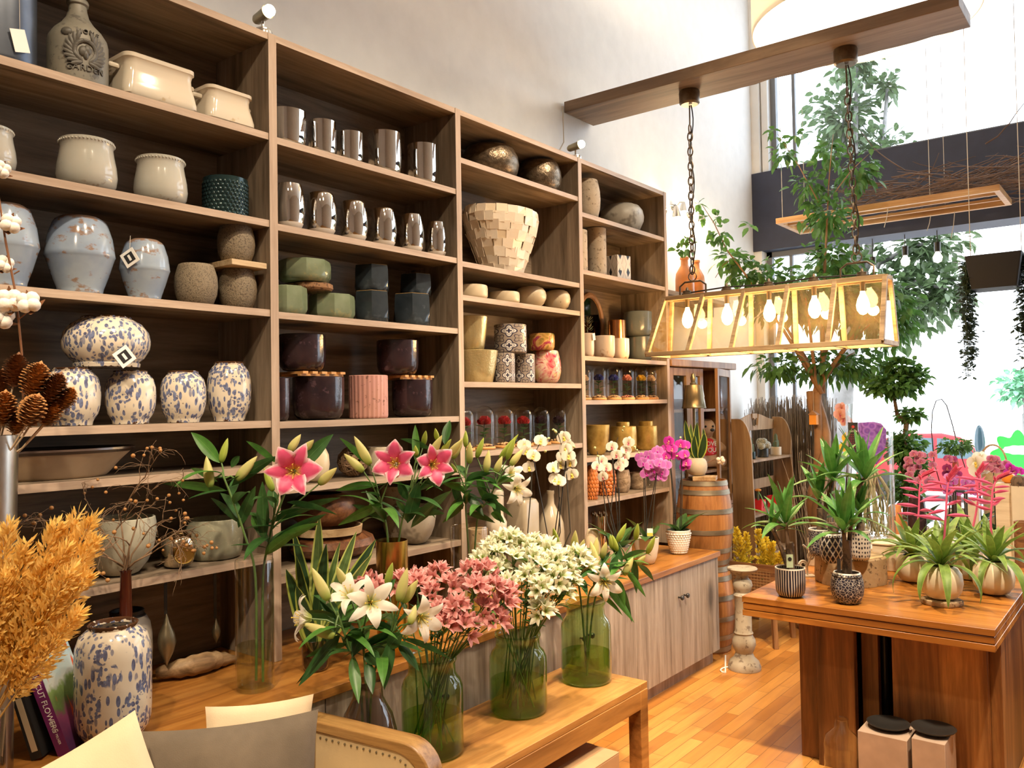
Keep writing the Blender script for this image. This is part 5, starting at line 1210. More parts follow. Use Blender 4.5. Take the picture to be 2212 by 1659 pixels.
# pink lilies in the brass cylinder
b0 = inside(BR); d0 = depth(b0)
lily('lily stem with two fat pale buds and an open pink bloom, in the brass cylinder', b0, [(838, 1170, 0), (828, 1110, -.01), (812, 1045, -.02)], d0,
     [(850, 1000, -.06, (-.10, .2, 1), 1.0)], [(800, 1003, 765, 942, -.02, 0), (785, 1018, 743, 980, -.04, 0)],
     [(825, 1090, 730, 1135, -.08, .026), (815, 1045, 725, 1060, .02, .020), (805, 1010, 733, 945, .03, .018), (830, 1120, 760, 1090, .0, .020), (835, 1130, 790, 1060, .05, .018)], LP, 'lilies in the brass cylinder', 4, 3, .5, .03)
lily('lily with a pink bloom amid many buds at the far side of the brass cylinder', b0, [(862, 1165, .01), (876, 1100, .0), (895, 1040, .0)], d0,
     [(938, 1003, -.03, (.35, .15, 1), .92)], [(928, 990, 955, 940, .03, 0), (950, 985, 975, 948, .05, 1), (970, 985, 998, 950, .04, 0), (900, 985, 897, 962, .02, 1), (915, 960, 920, 930, .06, 1), (945, 950, 940, 925, .05, 1)],
     [(880, 1130, 905, 1040, -.03, .030), (888, 1140, 975, 1060, -.05, .026), (905, 1060, 985, 1020, .0, .022), (900, 1000, 897, 918, .05, .016), (960, 960, 972, 908, .06, .018), (890, 1110, 960, 1110, -.03, .022), (880, 1080, 860, 1040, .0, .022), (930, 970, 865, 948, .06, .014)], LP, 'lilies in the brass cylinder', 5, 4, .5, .03)
# white lilies in the second cylinder
b0 = inside(CY2); d0 = depth(b0)
lily('white lily leaning to the orchids with open blooms, in the clear cylinder', b0, [(1030, 1130, 0), (1055, 1080, -.01), (1085, 1020, -.02)], d0,
     [(1122, 1060, -.07, (.45, -.15, 1), .95), (1108, 1020, .05, (.3, .3, .6), .8)], [(1050, 1020, 1056, 972, -.03, 0), (1070, 1022, 1085, 985, .0, 0), (1095, 992, 1113, 945, .02, 1), (1103, 1005, 1130, 970, -.04, 0), (1030, 988, 1045, 945, .0, 1), (1080, 990, 1120, 938, .05, 1)],
     [(1050, 1080, 1108, 1118, -.05, .020), (1060, 1070, 1082, 1130, -.04, .020), (1050, 1085, 1030, 1020, .03, .02), (1070, 1040, 1112, 1040, .0, .018), (1060, 1110, 1090, 1130, -.05, .020), (1040, 1080, 1078, 1076, -.05, .022)], LW, 'white lilies in the clear cylinder', 6, 5, .5)
lily('budded white lily stem leaning toward the pink blooms, in the clear cylinder', b0, [(1008, 1130, 0), (1006, 1070, 0), (1006, 1020, 0)], d0,
     [], [(1006, 965, 1006, 930, .0, 1), (1014, 1000, 1015, 955, .03, 0), (978, 990, 1000, 945, .0, 0), (985, 1020, 975, 1000, .03, 1)],
     [(1005, 1060, 950, 1040, -.04, .020), (1006, 1040, 1060, 1022, -.02, .022), (1000, 1100, 975, 1040, .0, .02), (1003, 1090, 955, 1130, -.05, .022), (1010, 1070, 1045, 1115, -.06, .02), (1008, 1110, 1070, 1130, -.06, .02), (1000, 1080, 970, 1100, .02, .02)], LW, 'white lilies in the clear cylinder', 7, 6, .5)
# white lilies in the round smoky vase
b0 = inside(SV); d0 = depth(b0)
lily('white lily with its bloom turned away from the others, in the round smoky vase', b0, [(778, 1470, 0), (755, 1400, -.02), (728, 1320, -.03)], d0,
     [(640, 1335, -.04, (-1, .15, .35), 1.0)], [(710, 1296, 674, 1226, -.03, 0), (722, 1374, 652, 1346, -.06, 0)],
     [(735, 1370, 645, 1482, -.05, .024), (730, 1390, 640, 1478, .0, .016), (725, 1330, 640, 1330, .02, .022), (750, 1390, 660, 1420, .03, .018), (760, 1420, 775, 1520, -.12, .018), (745, 1380, 815, 1410, -.05, .020), (728, 1340, 690, 1290, .04, .02)], LW, 'white lilies in the round smoky vase', 5, 7, .55)
lily('white lily stem with two overlapping open blooms, in the round smoky vase', b0, [(790, 1470, .01), (785, 1400, .0), (775, 1340, .0)], d0,
     [(748, 1275, .0, (-.2, .8, .7), .95), (805, 1300, -.06, (.35, .35, 1), 1.05)], [(745, 1260, 728, 1225, .05, 0)],
     [(790, 1410, 820, 1440, -.06, .024), (785, 1370, 760, 1420, -.05, .022), (790, 1400, 850, 1370, .0, .02), (795, 1430, 805, 1500, -.1, .018), (780, 1360, 740, 1390, -.03, .02)], LW, 'white lilies in the round smoky vase', 5, 8, .55)
lily('white lily with bright green buds drooping toward the green vase, in the smoky vase', b0, [(805, 1470, .02), (835, 1400, .0), (858, 1340, .0)], d0,
     [(918, 1340, -.05, (.5, -.1, .8), 1.0)], [(862, 1298, 880, 1226, -.02, 0), (836, 1262, 848, 1215, .03, 1), (872, 1300, 903, 1252, .02, 0), (886, 1348, 898, 1306, -.08, 0)],
     [(840, 1400, 870, 1370, -.06, .024), (870, 1380, 975, 1425, -.05, .016), (825, 1300, 855, 1250, .03, .018), (860, 1390, 905, 1450, -.05, .016), (845, 1380, 830, 1490, -.05, .02), (850, 1360, 800, 1345, .0, .02)], LW, 'white lilies in the round smoky vase', 4, 9, .55)
# white lilies in the last green vase
b0 = inside(GV3); d0 = depth(b0)
lily('white lily stem with the big open bloom over the last green vase', b0, [(1270, 1300, 0), (1285, 1260, -.01), (1300, 1220, -.02)], d0,
     [(1308, 1262, -.10, (.0, -.1, 1), 1.05)], [(1282, 1216, 1290, 1160, .0, 0), (1300, 1205, 1310, 1170, .03, 0), (1333, 1190, 1322, 1155, .02, 1), (1290, 1226, 1275, 1168, -.04, 0)],
     [(1300, 1250, 1370, 1345, .02, .020), (1290, 1280, 1345, 1330, -.02, .016), (1290, 1230, 1240, 1250, .02, .018)], LW, 'white lilies in the last green vase', 5, 10, .55)
lily('budded lily arching out over the cabinet from the last green vase', b0, [(1285, 1295, .02), (1320, 1240, .04), (1362, 1212, .06)], d0,
     [], [(1333, 1170, 1353, 1130, .02, 1), (1373, 1165, 1378, 1130, .06, 1), (1398, 1195, 1415, 1158, .06, 1), (1348, 1242, 1368, 1203, -.02, 0), (1375, 1220, 1395, 1200, .05, 0), (1322, 1185, 1318, 1155, .02, 1)],
     [(1340, 1210, 1398, 1190, .04, .018), (1370, 1210, 1375, 1282, .02, .017), (1380, 1220, 1412, 1255, .05, .015), (1350, 1230, 1395, 1290, .0, .013), (1330, 1250, 1350, 1310, -.02, .02), (1320, 1240, 1335, 1200, .02, .018), (1345, 1215, 1310, 1150, .05, .018), (1340, 1260, 1365, 1345, .04, .012)], LW, 'white lilies in the last green vase', 6, 11, .6)
lily('short budded lily stem at the back of the last green vase', b0, [(1255, 1300, .03), (1245, 1240, .06), (1235, 1190, .08)], d0,
     [], [(1240, 1195, 1243, 1145, .08, 0), (1250, 1200, 1262, 1165, .05, 0), (1205, 1178, 1195, 1140, .09, 1), (1215, 1200, 1205, 1172, .09, 0)], [(1240, 1220, 1290, 1180, .06, .018), (1238, 1210, 1185, 1175, .1, .018)], LW, 'white lilies in the last green vase', 4, 12, .6)

# alstroemeria
def als_floret(m, seed):
    rnd = random.Random(seed); b = MB()
    for k in range(6):
        a = TAU * k / 6 + rnd.uniform(-.1, .1); d = V((cos(a), sin(a), 0)); s = V((-sin(a), cos(a), 0)); th = R(78); p = d * .003; pts = [p]; L = .043 * rnd.uniform(.9, 1.1); n = 7
        for i in range(n - 1): pts.append(pts[-1] + (d * cos(th) + V((0, 0, sin(th)))) * L / (n - 1)); th -= .20
        W = .010 if k % 2 else .0078; b.strip(pts, [W * max(.12, sin(pi * min(1, (.10 + .86 * i / (n - 1))) ** 1.05)) for i in range(n)], s, fold=.3, nx=4)
    return b
def als_head(m, seed, nf):
    rnd = random.Random(seed); b = MB(); fl = [als_floret(m, seed + q) for q in range(3)]
    for k in range(nf):
        a = TAU * k / nf + rnd.uniform(-.3, .3); el = rnd.uniform(.35, 1.1) if k else 1.4; d = V((cos(a) * cos(el), sin(a) * cos(el), sin(el))); q = d * .026
        b.merge(rnd.choice(fl), Matrix.Translation(q) @ face(d).to_matrix().to_4x4() @ Matrix.Rotation(rnd.random() * 6, 4, 'Z'), 0); b.tube([(0, 0, -.012), q * .6, q], .0013, 5, 1)
    return b.mesh('flower_head', (m, M_stem), None)
HP = [als_head(M_alsp, s, 6) for s in (10, 20, 30)]; HW = [als_head(M_alsw, s, 6) for s in (40, 50, 60)]
AL = [leafmesh(.06, .0085, .9, .2, M_leaf2, 7), leafmesh(.05, .007, .4, .2, M_leaf, 7)]
def bunch(v, heads, hm, label, group, nm, seed, lf=5):
    rnd = random.Random(seed); b0 = inside(v); d0 = depth(b0); r = v['_r']; h = v['_h']
    for k, (x, y, d) in enumerate(heads):
        t = thing(nm, label, 'flower', b0, None, group); e = at(x, y, d0 + d) - b0; a = rnd.random() * TAU; root = V((cos(a) * r * .75 * sqrt(rnd.random()), sin(a) * r * .75 * sqrt(rnd.random()), .03)); dirn = V((e.x, e.y, 0)); nk = V((0, 0, h * .95)) + (dirn.normalized() * min(r * .62, dirn.length * .35) if dirn.length > 0 else dirn)
        P_ = [root, nk]; dd = (e - nk); P_ += [nk + dd * .5 + V((0, 0, .01)), e]; part('stem', MB().tube([root, root.lerp(nk, .5), nk, P_[2], e], [.0030, .0022], 6), M_stem, t)
        up = (dd.normalized() + V((0, 0, .35)) + (CAM - at(x, y, d0)).normalized() * .45).normalized(); part('flower_head', rnd.choice(hm), None, t, e, face(up) @ Quaternion((0, 0, 1), rnd.random() * 6), rnd.uniform(.95, 1.2))
        for q in range(lf): f = rnd.uniform(.3, 1.06); part('leaf', rnd.choice(AL), None, t, nk.lerp(e, f), Quaternion((0, 0, 1), rnd.random() * TAU) @ Quaternion((0, 1, 0), rnd.uniform(-.7, .3)), rnd.uniform(.8, 1.3))
hp = [(812, 1290, .10), (800, 1275, .12), (862, 1272, .10), (900, 1275, .06), (905, 1258, .10), (945, 1250, .09), (930, 1292, .0), (952, 1330, -.08), (985, 1318, -.08), (1012, 1242, .05), (1045, 1245, .04), (1025, 1280, -.03), (1062, 1280, .0), (1082, 1312, .0), (1040, 1325, -.02), (1068, 1345, -.02), (1000, 1362, -.10), (960, 1360, -.1), (975, 1275, .03), (1090, 1290, .04)]
bunch(GV1, hp, HP, 'pink alstroemeria in the green vase nearest the sofa', 'pink alstroemeria bunch', 'alstroemeria_stem', 1)
hw = [(1038, 1215, .02), (1060, 1195, .06), (1075, 1240, -.02), (1085, 1180, .10), (1110, 1215, .0), (1100, 1265, -.09), (1130, 1190, .08), (1150, 1215, .02), (1140, 1250, -.06), (1170, 1235, -.04), (1165, 1275, -.10), (1195, 1220, .0), (1180, 1195, .08), (1215, 1215, .04), (1225, 1240, .0), (1245, 1210, .06), (1200, 1255, -.05), (1170, 1325, -.10), (1075, 1205, .02), (1105, 1170, .10), (1230, 1265, .0), (1262, 1230, .05), (1155, 1180, .11), (1210, 1285, -.04)]
bunch(GV2, hw, HW, 'white alstroemeria in the middle green vase', 'white alstroemeria bunch', 'alstroemeria_stem', 2, 9)

# ------------------------------------------------------------------ potted orchids
def orchid_flower(m, lipm, s=.034):
    b = MB()
    for k, (a, w, L) in enumerate(((pi / 2, .40, 1), (pi / 2 + 2.2, .40, .95), (pi / 2 - 2.2, .40, .95), (pi * .06, .72, 1.05), (pi * .94, .72, 1.05))):
        d = V((cos(a), sin(a), 0)); sd = V((-sin(a), cos(a), 0)); n = 7; pts = [d * s * L * i / (n - 1) + V((0, 0, .004 * sin(pi * i / (n - 1)) + (.002 if k > 2 else 0))) for i in range(n)]
        b.strip(pts, [s * w * max(.1, sin(pi * min(1, .10 + .84 * i / (n - 1))) ** .6) for i in range(n)], sd, nx=4)
    b.ell((0, -.003, .005), (.0055, .008, .006), 8, 6, 1); b.strip([(0, -.004, .004), (0, -.012, .012), (0, -.02, .009)], [.004, .008, .002], V((1, 0, 0)), mi=1, nx=2)
    return b.mesh('orchid_bloom', (m, lipm), None)
OF = dict(w=orchid_flower(M_orchw, M_yellow), r=orchid_flower(M_orchw, M_orchr), p=orchid_flower(M_orchp, M_orchm), m=orchid_flower(M_orchm, M_orchr), y=orchid_flower(M_orchy, M_orchr), d=orchid_flower(M_orchdp, M_orchr), k=orchid_flower(petal('blush_orchid', (.7, .3, .2), (.82, .42, .36), (.85, .55, .45)), M_orchr))
OB = MB().ell((0, 0, 0), (.007, .007, .010), 9, 7).mesh('orchid_bud', plain('orchid_bud', (.50, .50, .22), .5, var=.2))
OLV = [leafmesh(.21, .040, .5, .18, M_orchleaf), leafmesh(.17, .036, 1.0, .15, M_orchleaf)]
def orchid(label, potspec, spikes, fk, leaves=5, group='potted orchids', seed=0, fs=1.0, name='potted_orchid', budk=3):
    """potspec: (location, r, h, profile, material, fn); spikes: list of (root->px points, flower points (px,py,depth))"""
    rnd = random.Random(seed); loc, r, h, prf, pm, fn = potspec; t = thing(name, label, 'orchid', loc, None, group); loc = V(loc); d0 = depth(loc)
    part('pot', MB().lathe(potprof(prf, r, h, .006, .4), 40, fn=fn), pm, t); part('bark_soil', MB().lathe([(0, h * .5), (r * .86, h * .5), (r * .86, h * .86), (0, h * .9)], 20), M_soil, t)
    for k in range(leaves): part('leaf', rnd.choice(OLV), None, t, (0, 0, h * .88), Quaternion((0, 0, 1), k * 2.6 + rnd.uniform(-.4, .4) + seed) @ Quaternion((0, 1, 0), rnd.uniform(-.75, -.1)), rnd.uniform(.8, 1.15))
    for pts, fl, bd in spikes:
        P_ = [V((rnd.uniform(-.015, .015), rnd.uniform(-.015, .015), h * .85))] + [at(x, y, d0 + d) - loc for x, y, d in pts]
        part('flower_spike', MB().tube(P_, [.0036, .002], 6), M_stemdark, t)
        top = P_[max(1, len(P_) - 2)]; part('support_stick', MB().tube([P_[0] + V((.004, 0, 0)), top + V((.004, 0, .015))], .0028, 6), M_dark, t)
        for x, y, d in fl:
            q = at(x, y, d0 + d) - loc; ax = ((CAM - at(x, y, d0)).normalized() + V((rnd.uniform(-.5, .5), rnd.uniform(-.4, .4), rnd.uniform(-.25, .2)))).normalized()
            up = V((0, 0, 1)); xx = up.cross(ax).normalized(); yy = ax.cross(xx); o = obj('bloom', OF[fk], t); o.matrix_basis = Matrix.Translation(q) @ Matrix((xx, yy, ax)).transposed().to_4x4() @ Matrix.Rotation(rnd.uniform(-.4, .4), 4, 'Z') @ Matrix.Diagonal((fs, fs, fs, 1))
        for x, y, d in bd: part('bud', OB, None, t, at(x, y, d0 + d) - loc, face((rnd.uniform(-1, 1), rnd.uniform(-1, 1), -.3)), rnd.uniform(.7, 1.1))
    return t
def pp_(xl, xr, yt, z, cx): p, r, h = fit(xl, xr, yt, z, cx=cx); return p, r, h
p, r, h = pp_(1165, 1225, 1165, ZC, -2.42)
orchid('white orchid with two tall dark-staked spikes in front of the tan bottle', (p, r, .14, 'cup', M_whiteceram, None), [
    ([(1140, 1150, 0), (1147, 1060, 0), (1150, 990, 0), (1165, 960, .02)], [(1138, 975, 0), (1152, 985, -.02), (1142, 1010, -.01), (1132, 962, .02), (1168, 953, .02)], [(1185, 947, .02), (1178, 975, .02), (1158, 950, .03)]),
    ([(1232, 1150, 0), (1226, 1060, 0), (1222, 990, 0), (1205, 935, 0)], [(1218, 945, 0), (1222, 970, -.01), (1228, 985, -.02), (1216, 985, 0), (1232, 1000, 0), (1235, 1025, .0), (1228, 962, .02)], [(1240, 965, 0), (1200, 932, 0), (1195, 928, 0)]),
    ([(1210, 1150, 0), (1208, 1080, 0), (1205, 1000, 0)], [(1195, 1012, 0), (1208, 1040, -.01), (1200, 1035, 0), (1210, 1005, .01)], [(1212, 998, 0)])], 'w', 4, seed=3, fs=1.0)
p, r, h = pp_(1312, 1366, 1176, ZC, -2.42)
orchid('white orchid with red throats and thin dark spikes in a white pot', (p, r, h, 'tulip', M_whiteceram, None), [
    ([(1312, 1130, 0), (1304, 1070, 0), (1300, 1030, 0), (1290, 975, 0)], [(1290, 1008, 0), (1303, 1030, -.01), (1310, 1010, .02), (1300, 995, .03)], [(1292, 985, 0), (1285, 968, 0), (1310, 970, .02)]),
    ([(1318, 1120, 0), (1326, 1040, 0), (1322, 980, 0), (1335, 945, 0)], [(1322, 965, 0), (1332, 982, -.01), (1352, 972, .02), (1358, 955, .0), (1350, 985, .02)], [(1345, 930, 0), (1348, 922, 0), (1376, 972, .02), (1371, 966, .02), (1380, 978, .0)]),
    ([(1338, 1120, 0), (1336, 1060, 0), (1334, 1010, 0)], [(1338, 1008, 0), (1345, 1000, .01)], [])], 'r', 6, seed=8, fs=.95)
p, r, h = pp_(1369, 1425, 1158, ZC, -2.44)
t = orchid('lilac orchid in a plain cream pot with a yellow plant label', (p, r, h, 'tulip', M_creamceram, None), [
    ([(1393, 1140, 0), (1391, 1080, 0), (1390, 1010, 0), (1395, 985, 0)], [(1390, 1000, 0), (1402, 985, 0), (1405, 1005, -.02), (1384, 990, .02), (1395, 1022, .0)], [(1372, 970, .0)]),
    ([(1408, 1140, 0), (1413, 1080, 0), (1420, 1010, 0), (1430, 985, 0)], [(1418, 990, 0), (1425, 1002, -.03), (1432, 1020, 0), (1412, 1015, 0), (1420, 975, .02), (1438, 1005, .02), (1428, 1030, .01), (1415, 1030, .02)], [])], 'p', 4, seed=5, fs=1.05)
lb = part('plant_label', MB().box((0, 0, 0), (.034, .002, .045)), M_white, t, at(1404, 1150, depth(p) - r * .7) - p, YAW - .2); part('label_stripe', MB().box((0, -.0012, -.012), (.033, .001, .018)), M_yellow, lb)
p, r, h = pp_(1440, 1493, 1142, ZC, -2.43)
def diam(r, z, a): k = (z / .012) * .5; return r * (1 + .045 * max(abs(cos(9 * a + z * 120)), abs(cos(9 * a - z * 120))))
orchid('magenta orchid in a white quilted pot at the end of the worktop', (p, r, h, 'tulip', M_whiteceram, None), [
    ([(1457, 1135, 0), (1452, 1060, 0), (1447, 1000, 0), (1455, 960, 0)], [(1445, 953, 0), (1440, 970, .02), (1452, 970, -.01), (1448, 985, .02), (1438, 985, .0)], [(1462, 985, 0), (1460, 975, 0)]),
    ([(1472, 1135, 0), (1474, 1060, 0), (1472, 1000, 0), (1476, 940, 0)], [(1470, 960, 0), (1478, 982, -.01), (1480, 962, .02), (1482, 1000, .0), (1472, 985, .01), (1480, 1008, .02)], [(1488, 998, 0), (1490, 990, 0), (1470, 945, .0)])], 'm', 6, seed=2, fs=1.0)
qu = MB(); nn = 13
for j in range(9):
    z = h * (.08 + .84 * j / 8.6)
    for i in range(nn * 2):
        a = TAU * (i + .5 * (j % 2)) / (nn * 2) ; rr = r * (.66 + .36 * (j / 8) ** .8); e = Matrix.Translation((rr * cos(a), rr * sin(a), z)) @ Matrix((V((-sin(a), cos(a), 0)), V((0, 0, 1)), V((cos(a), sin(a), 0)))).transposed().to_4x4()
        w = rr * pi / (nn * 2); g = h * .052; qu.add([(-w, 0, 0), (0, -g, 0), (w, 0, 0), (0, g, 0), (0, 0, .004)], [(0, 1, 4), (1, 2, 4), (2, 3, 4), (3, 0, 4)], 0, None, e)
oo = [o for o in C.objects if o.get('label', '').startswith('magenta orchid in a white quilted')][0]
part('quilted_relief', qu, M_whiteceram, oo, sharp=10)
# ------------------------------------------------------------------ sales table
TZ = .75; TX0, TX1, TY0, TY1 = -1.575, -.55, 3.70, 5.12
ta = thing('sales_table', 'solid orange-brown wooden table with a grooved thick top and plank legs', 'table', (0, 0, 0))
part('tabletop', bx(TX0, TX1, TY0, TY1, TZ - .027, TZ), M_table, ta, bev=.002)
part('edge_layer', bx(TX0 + .003, TX1 - .003, TY0 + .003, TY1 - .003, TZ - .058, TZ - .030), M_table, ta, bev=.002)
part('groove_core', bx(TX0 + .012, TX1 - .012, TY0 + .012, TY1 - .012, TZ - .062, TZ - .0265), M_armdark, ta)
part('edge_layer', bx(TX0 + .001, TX1 - .001, TY0 + .001, TY1 - .001, TZ - .088, TZ - .061), M_table, ta, bev=.002)
for a in ((-1.385, -1.29, 3.90, 4.0), (-1.288, on(1846, 1450, 1, 3.845).x, 3.845, 3.89), (on(1927, 1450, 1, 3.875).x, on(2134, 1480, 1, 3.875).x, 3.875, 3.925), (on(1846, 1450, 1, 3.845).x + .001, on(1899, 1450, 1, 3.96).x, 3.95, 3.99), (-1.385, -1.34, 4.0, 4.92), (-.61, -.565, 3.93, 4.92), (-1.338, -.612, 4.88, 4.92)):
    part('plank_leg', bx(*a, .001, TZ - .089), M_tableleg, ta, bev=.003)
pole = solo('black_pole', 'thin black metal pole standing under the table between the plank legs', 'pole', MB().tube([(0, 0, .001), (0, 0, .60)], .016, 10), M_dark, (on(1912, 1450, 1, 4.03).x, 4.03, 0))
for k, (xa, xb, lb) in enumerate(((1850, 1960, 'left one of two plain boxes under the table, black plate on top'), (1966, 2042, 'right one of two plain boxes under the table, black plate on top'))):
    Yb = 3.635; a, b = on(xa, 1610, 1, Yb), on(xb, 1620, 1, Yb); h = on((xa + xb) / 2, 1592 + 12 * k, 1, Yb).z
    t = thing('plain_box', lb, 'box', ((a.x + b.x) / 2, Yb + .115, .001), None, 'plain boxes under the table')
    part('carton', MB().box((0, 0, h / 2), (b.x - a.x - .006, .21, h)), plain('pinkish_card', (.42, .30, .22), .8), t, bev=.002)
    r = .085; solo('black_plate', 'round black plate lying on the %s box under the table' % ('left' if k == 0 else 'right'), 'plate', MB().lathe([(0, 0), (r * .6, 0), (r * .95, .016), (r, .022), (r * .93, .022), (r * .6, .008), (0, .006)], 40), M_dark, ((a.x + b.x) / 2, Yb + .115, h + .0025), None, 'black plates under the table')
g = on(1809, 1640, 1, 3.56); solo('glass_demijohn', 'clear glass bottle on the floor at the front plank leg', 'bottle', MB().lathe([(0, .004), (.06, 0), (.072, .02), (.075, .16), (.066, .20), (.03, .235), (.025, .27), (.03, .275), (.02, .275)], 36), M_clear, (g.x - .03, 3.72, .001))

def stripes_mat(kind):
    t = NT('pot_' + kind); x, y, z = t.sep(t.co(kind='UV')); blk, wh = (.020, .019, .034), (.66, .60, .52)
    if kind == 'stripe':
        n = t.noise(t.co((9, 9, 2)), 3, 2); s = t.math('SINE', t.math('ADD', t.math('MULTIPLY', x, TAU * 34), t.math('MULTIPLY', n, 5.0))); m = t.ramp(s, [(.45, 0.), (.6, 1.)])
    elif kind == 'crackle':
        e = t.vor(t.co((1, 1, 1)), 80, 'DISTANCE_TO_EDGE'); m = t.ramp(e, [(.022, 1.), (.05, 0.)])
    elif kind == 'lattice':
        u = t.math('MULTIPLY', x, 13.0); v = t.math('MULTIPLY', y, 3.0); a = t.math('ABSOLUTE', t.math('SUBTRACT', t.math('FRACT', t.math('ADD', u, v)), .5)); b = t.math('ABSOLUTE', t.math('SUBTRACT', t.math('FRACT', t.math('SUBTRACT', u, v)), .5)); m = t.ramp(t.math('MINIMUM', a, b), [(.10, 1.), (.14, 0.)])
    else:
        d = t.vor(t.co((22, 7, 0.), 'UV'), 1.0, rnd=.25); m = t.ramp(d, [(.28, 0.), (.34, 1.)])
    m = t.math('MAXIMUM', m, t.ramp(y, [(.95, 0.), (.96, 1.)])); c = t.mix(m, blk, wh); t.bsdf(c, .4); return t.m
MPOT = {k: stripes_mat(k) for k in ('stripe', 'crackle', 'lattice', 'dots')}
M_trunk = speckle('yucca_trunk', (.12, .075, .045), (.05, .03, .02), 30, .5, .8, .6, (.17, .11, .07))
YL = {(L, b): leafmesh(L, .0235, b, .32, M_yucca, 9) for L in (.20, .25) for b in (.15, .5, 1.0)}
def yucca(label, xl, xr, yt, cx, z, pm, prf, trunk, heads, seed, group='potted yuccas', sc=1.0, tags=()):
    rnd = random.Random(seed); p, r, h = fit(xl, xr, yt, z, cx=cx); h = max(h, .08); t = thing('potted_yucca', label, 'plant', p, None, group)
    part('pot', MB().lathe(potprof(prf, r, h, .005, .4), 48), MPOT[pm], t); part('soil', MB().lathe([(0, h * .5), (r * .85, h * .5), (r * .9, h * .9), (0, h * .93)], 22), M_soil, t)
    if trunk: part('trunk', MB().tube([(0, 0, h * .85), (.003, .002, h + trunk * .5), (0, 0, h + trunk)], [.021, .017], 12), M_trunk, t)
    for (x, y, d, n, s) in heads:
        q = at(x, y, depth(p) + d) - p
        if not trunk or (q - V((0, 0, h + trunk))).length > .05: part('shoot_stem', MB().tube([V((0, 0, h * .8)), q * .5 + V((0, 0, h * .5)), q], [.013, .009], 8), M_trunk, t)
        for k in range(n):
            f = k / n; el = R(84) - R(74) * f ** 1.2; bd = (.15, .5, 1.0)[min(2, int(f * 3))]
            part('leaf', YL[(rnd.choice((.20, .25)), bd)], None, t, q + V((0, 0, -.03 * f)), Quaternion((0, 0, 1), k * 2.39996 + seed) @ Quaternion((0, 1, 0), -(el - .34) + rnd.uniform(-.12, .12)), s * sc * rnd.uniform(.85, 1.1))
    for (x, y, w, hh, m, lbl) in tags:
        q = at(x, y, depth(p) - .045) - p; g_ = part('plant_label', MB().box((0, 0, 0), (w, .0015, hh)), m, t, q, YAW, label=lbl); part('label_spot', MB().lathe([(0, 0), (w * .3, 0), (w * .3, .001), (0, .001)], 16), M_black, g_, (0, -.001, hh * .15), Quaternion((1, 0, 0), pi / 2))
    return t
LG = thing('log_slice', 'thick barked log slice on the table carrying three patterned pots', 'log', (-1.265, 4.30, TZ + .001))
part('bark', MB().lathe([(0, 0), (.165, 0), (.168, .03), (.165, .125), (.160, .13), (0, .13)], 40, fn=lambda r, z, a: r * (1 + .035 * sin(3 * a) + .02 * sin(9 * a + 1) + .01 * sin(23 * a))), M_bark, LG)
part('cut_face', MB().lathe([(0, .1305), (.150, .1305), (.150, .133), (0, .133)], 40, fn=lambda r, z, a: r * (1 + .035 * sin(3 * a) + .02 * sin(9 * a + 1))), M_logtop, LG)
ZL = TZ + .136
M_paleg = plain('pale_green_card', (.40, .50, .34), .5)
yucca('yucca in a black and white striped pot at the front table corner', 1675, 1741, 1222, -1.39, TZ + .001, 'stripe', 'cup', .115, [(1697, 1128, 0, 15, 1.0), (1668, 1140, .02, 6, .7)], 1, tags=[(1706, 1212, .030, .06, M_paleg, 'pale green plant label')])
yucca('yucca in a crackle-patterned dark pot at the table front', 1794, 1868, 1232, -1.14, TZ + .001, 'crackle', 'round', .14, [(1822, 1140, 0, 15, .95), (1838, 1130, .02, 6, .8)], 2, tags=[(1812, 1222, .016, .06, M_black, 'black plant label')])
yucca('bigger yucca in the grey pot at the back of the log slice', 1747, 1802, 1140, -1.355, ZL, 'crackle', 'cup', .10, [(1800, 1030, .02, 17, 1.05), (1770, 1075, .05, 10, .9)], 3)
yucca('yucca in the pot with a white diamond lattice on the log slice', 1770, 1826, 1150, -1.262, ZL, 'lattice', 'round', .05, [(1868, 1030, .06, 17, 1.05)], 4)
yucca('small yucca in the dotted pot on the log slice', 1836, 1882, 1143, -1.17, ZL, 'dots', 'cup', .03, [(1858, 1105, .03, 14, .75)], 5)

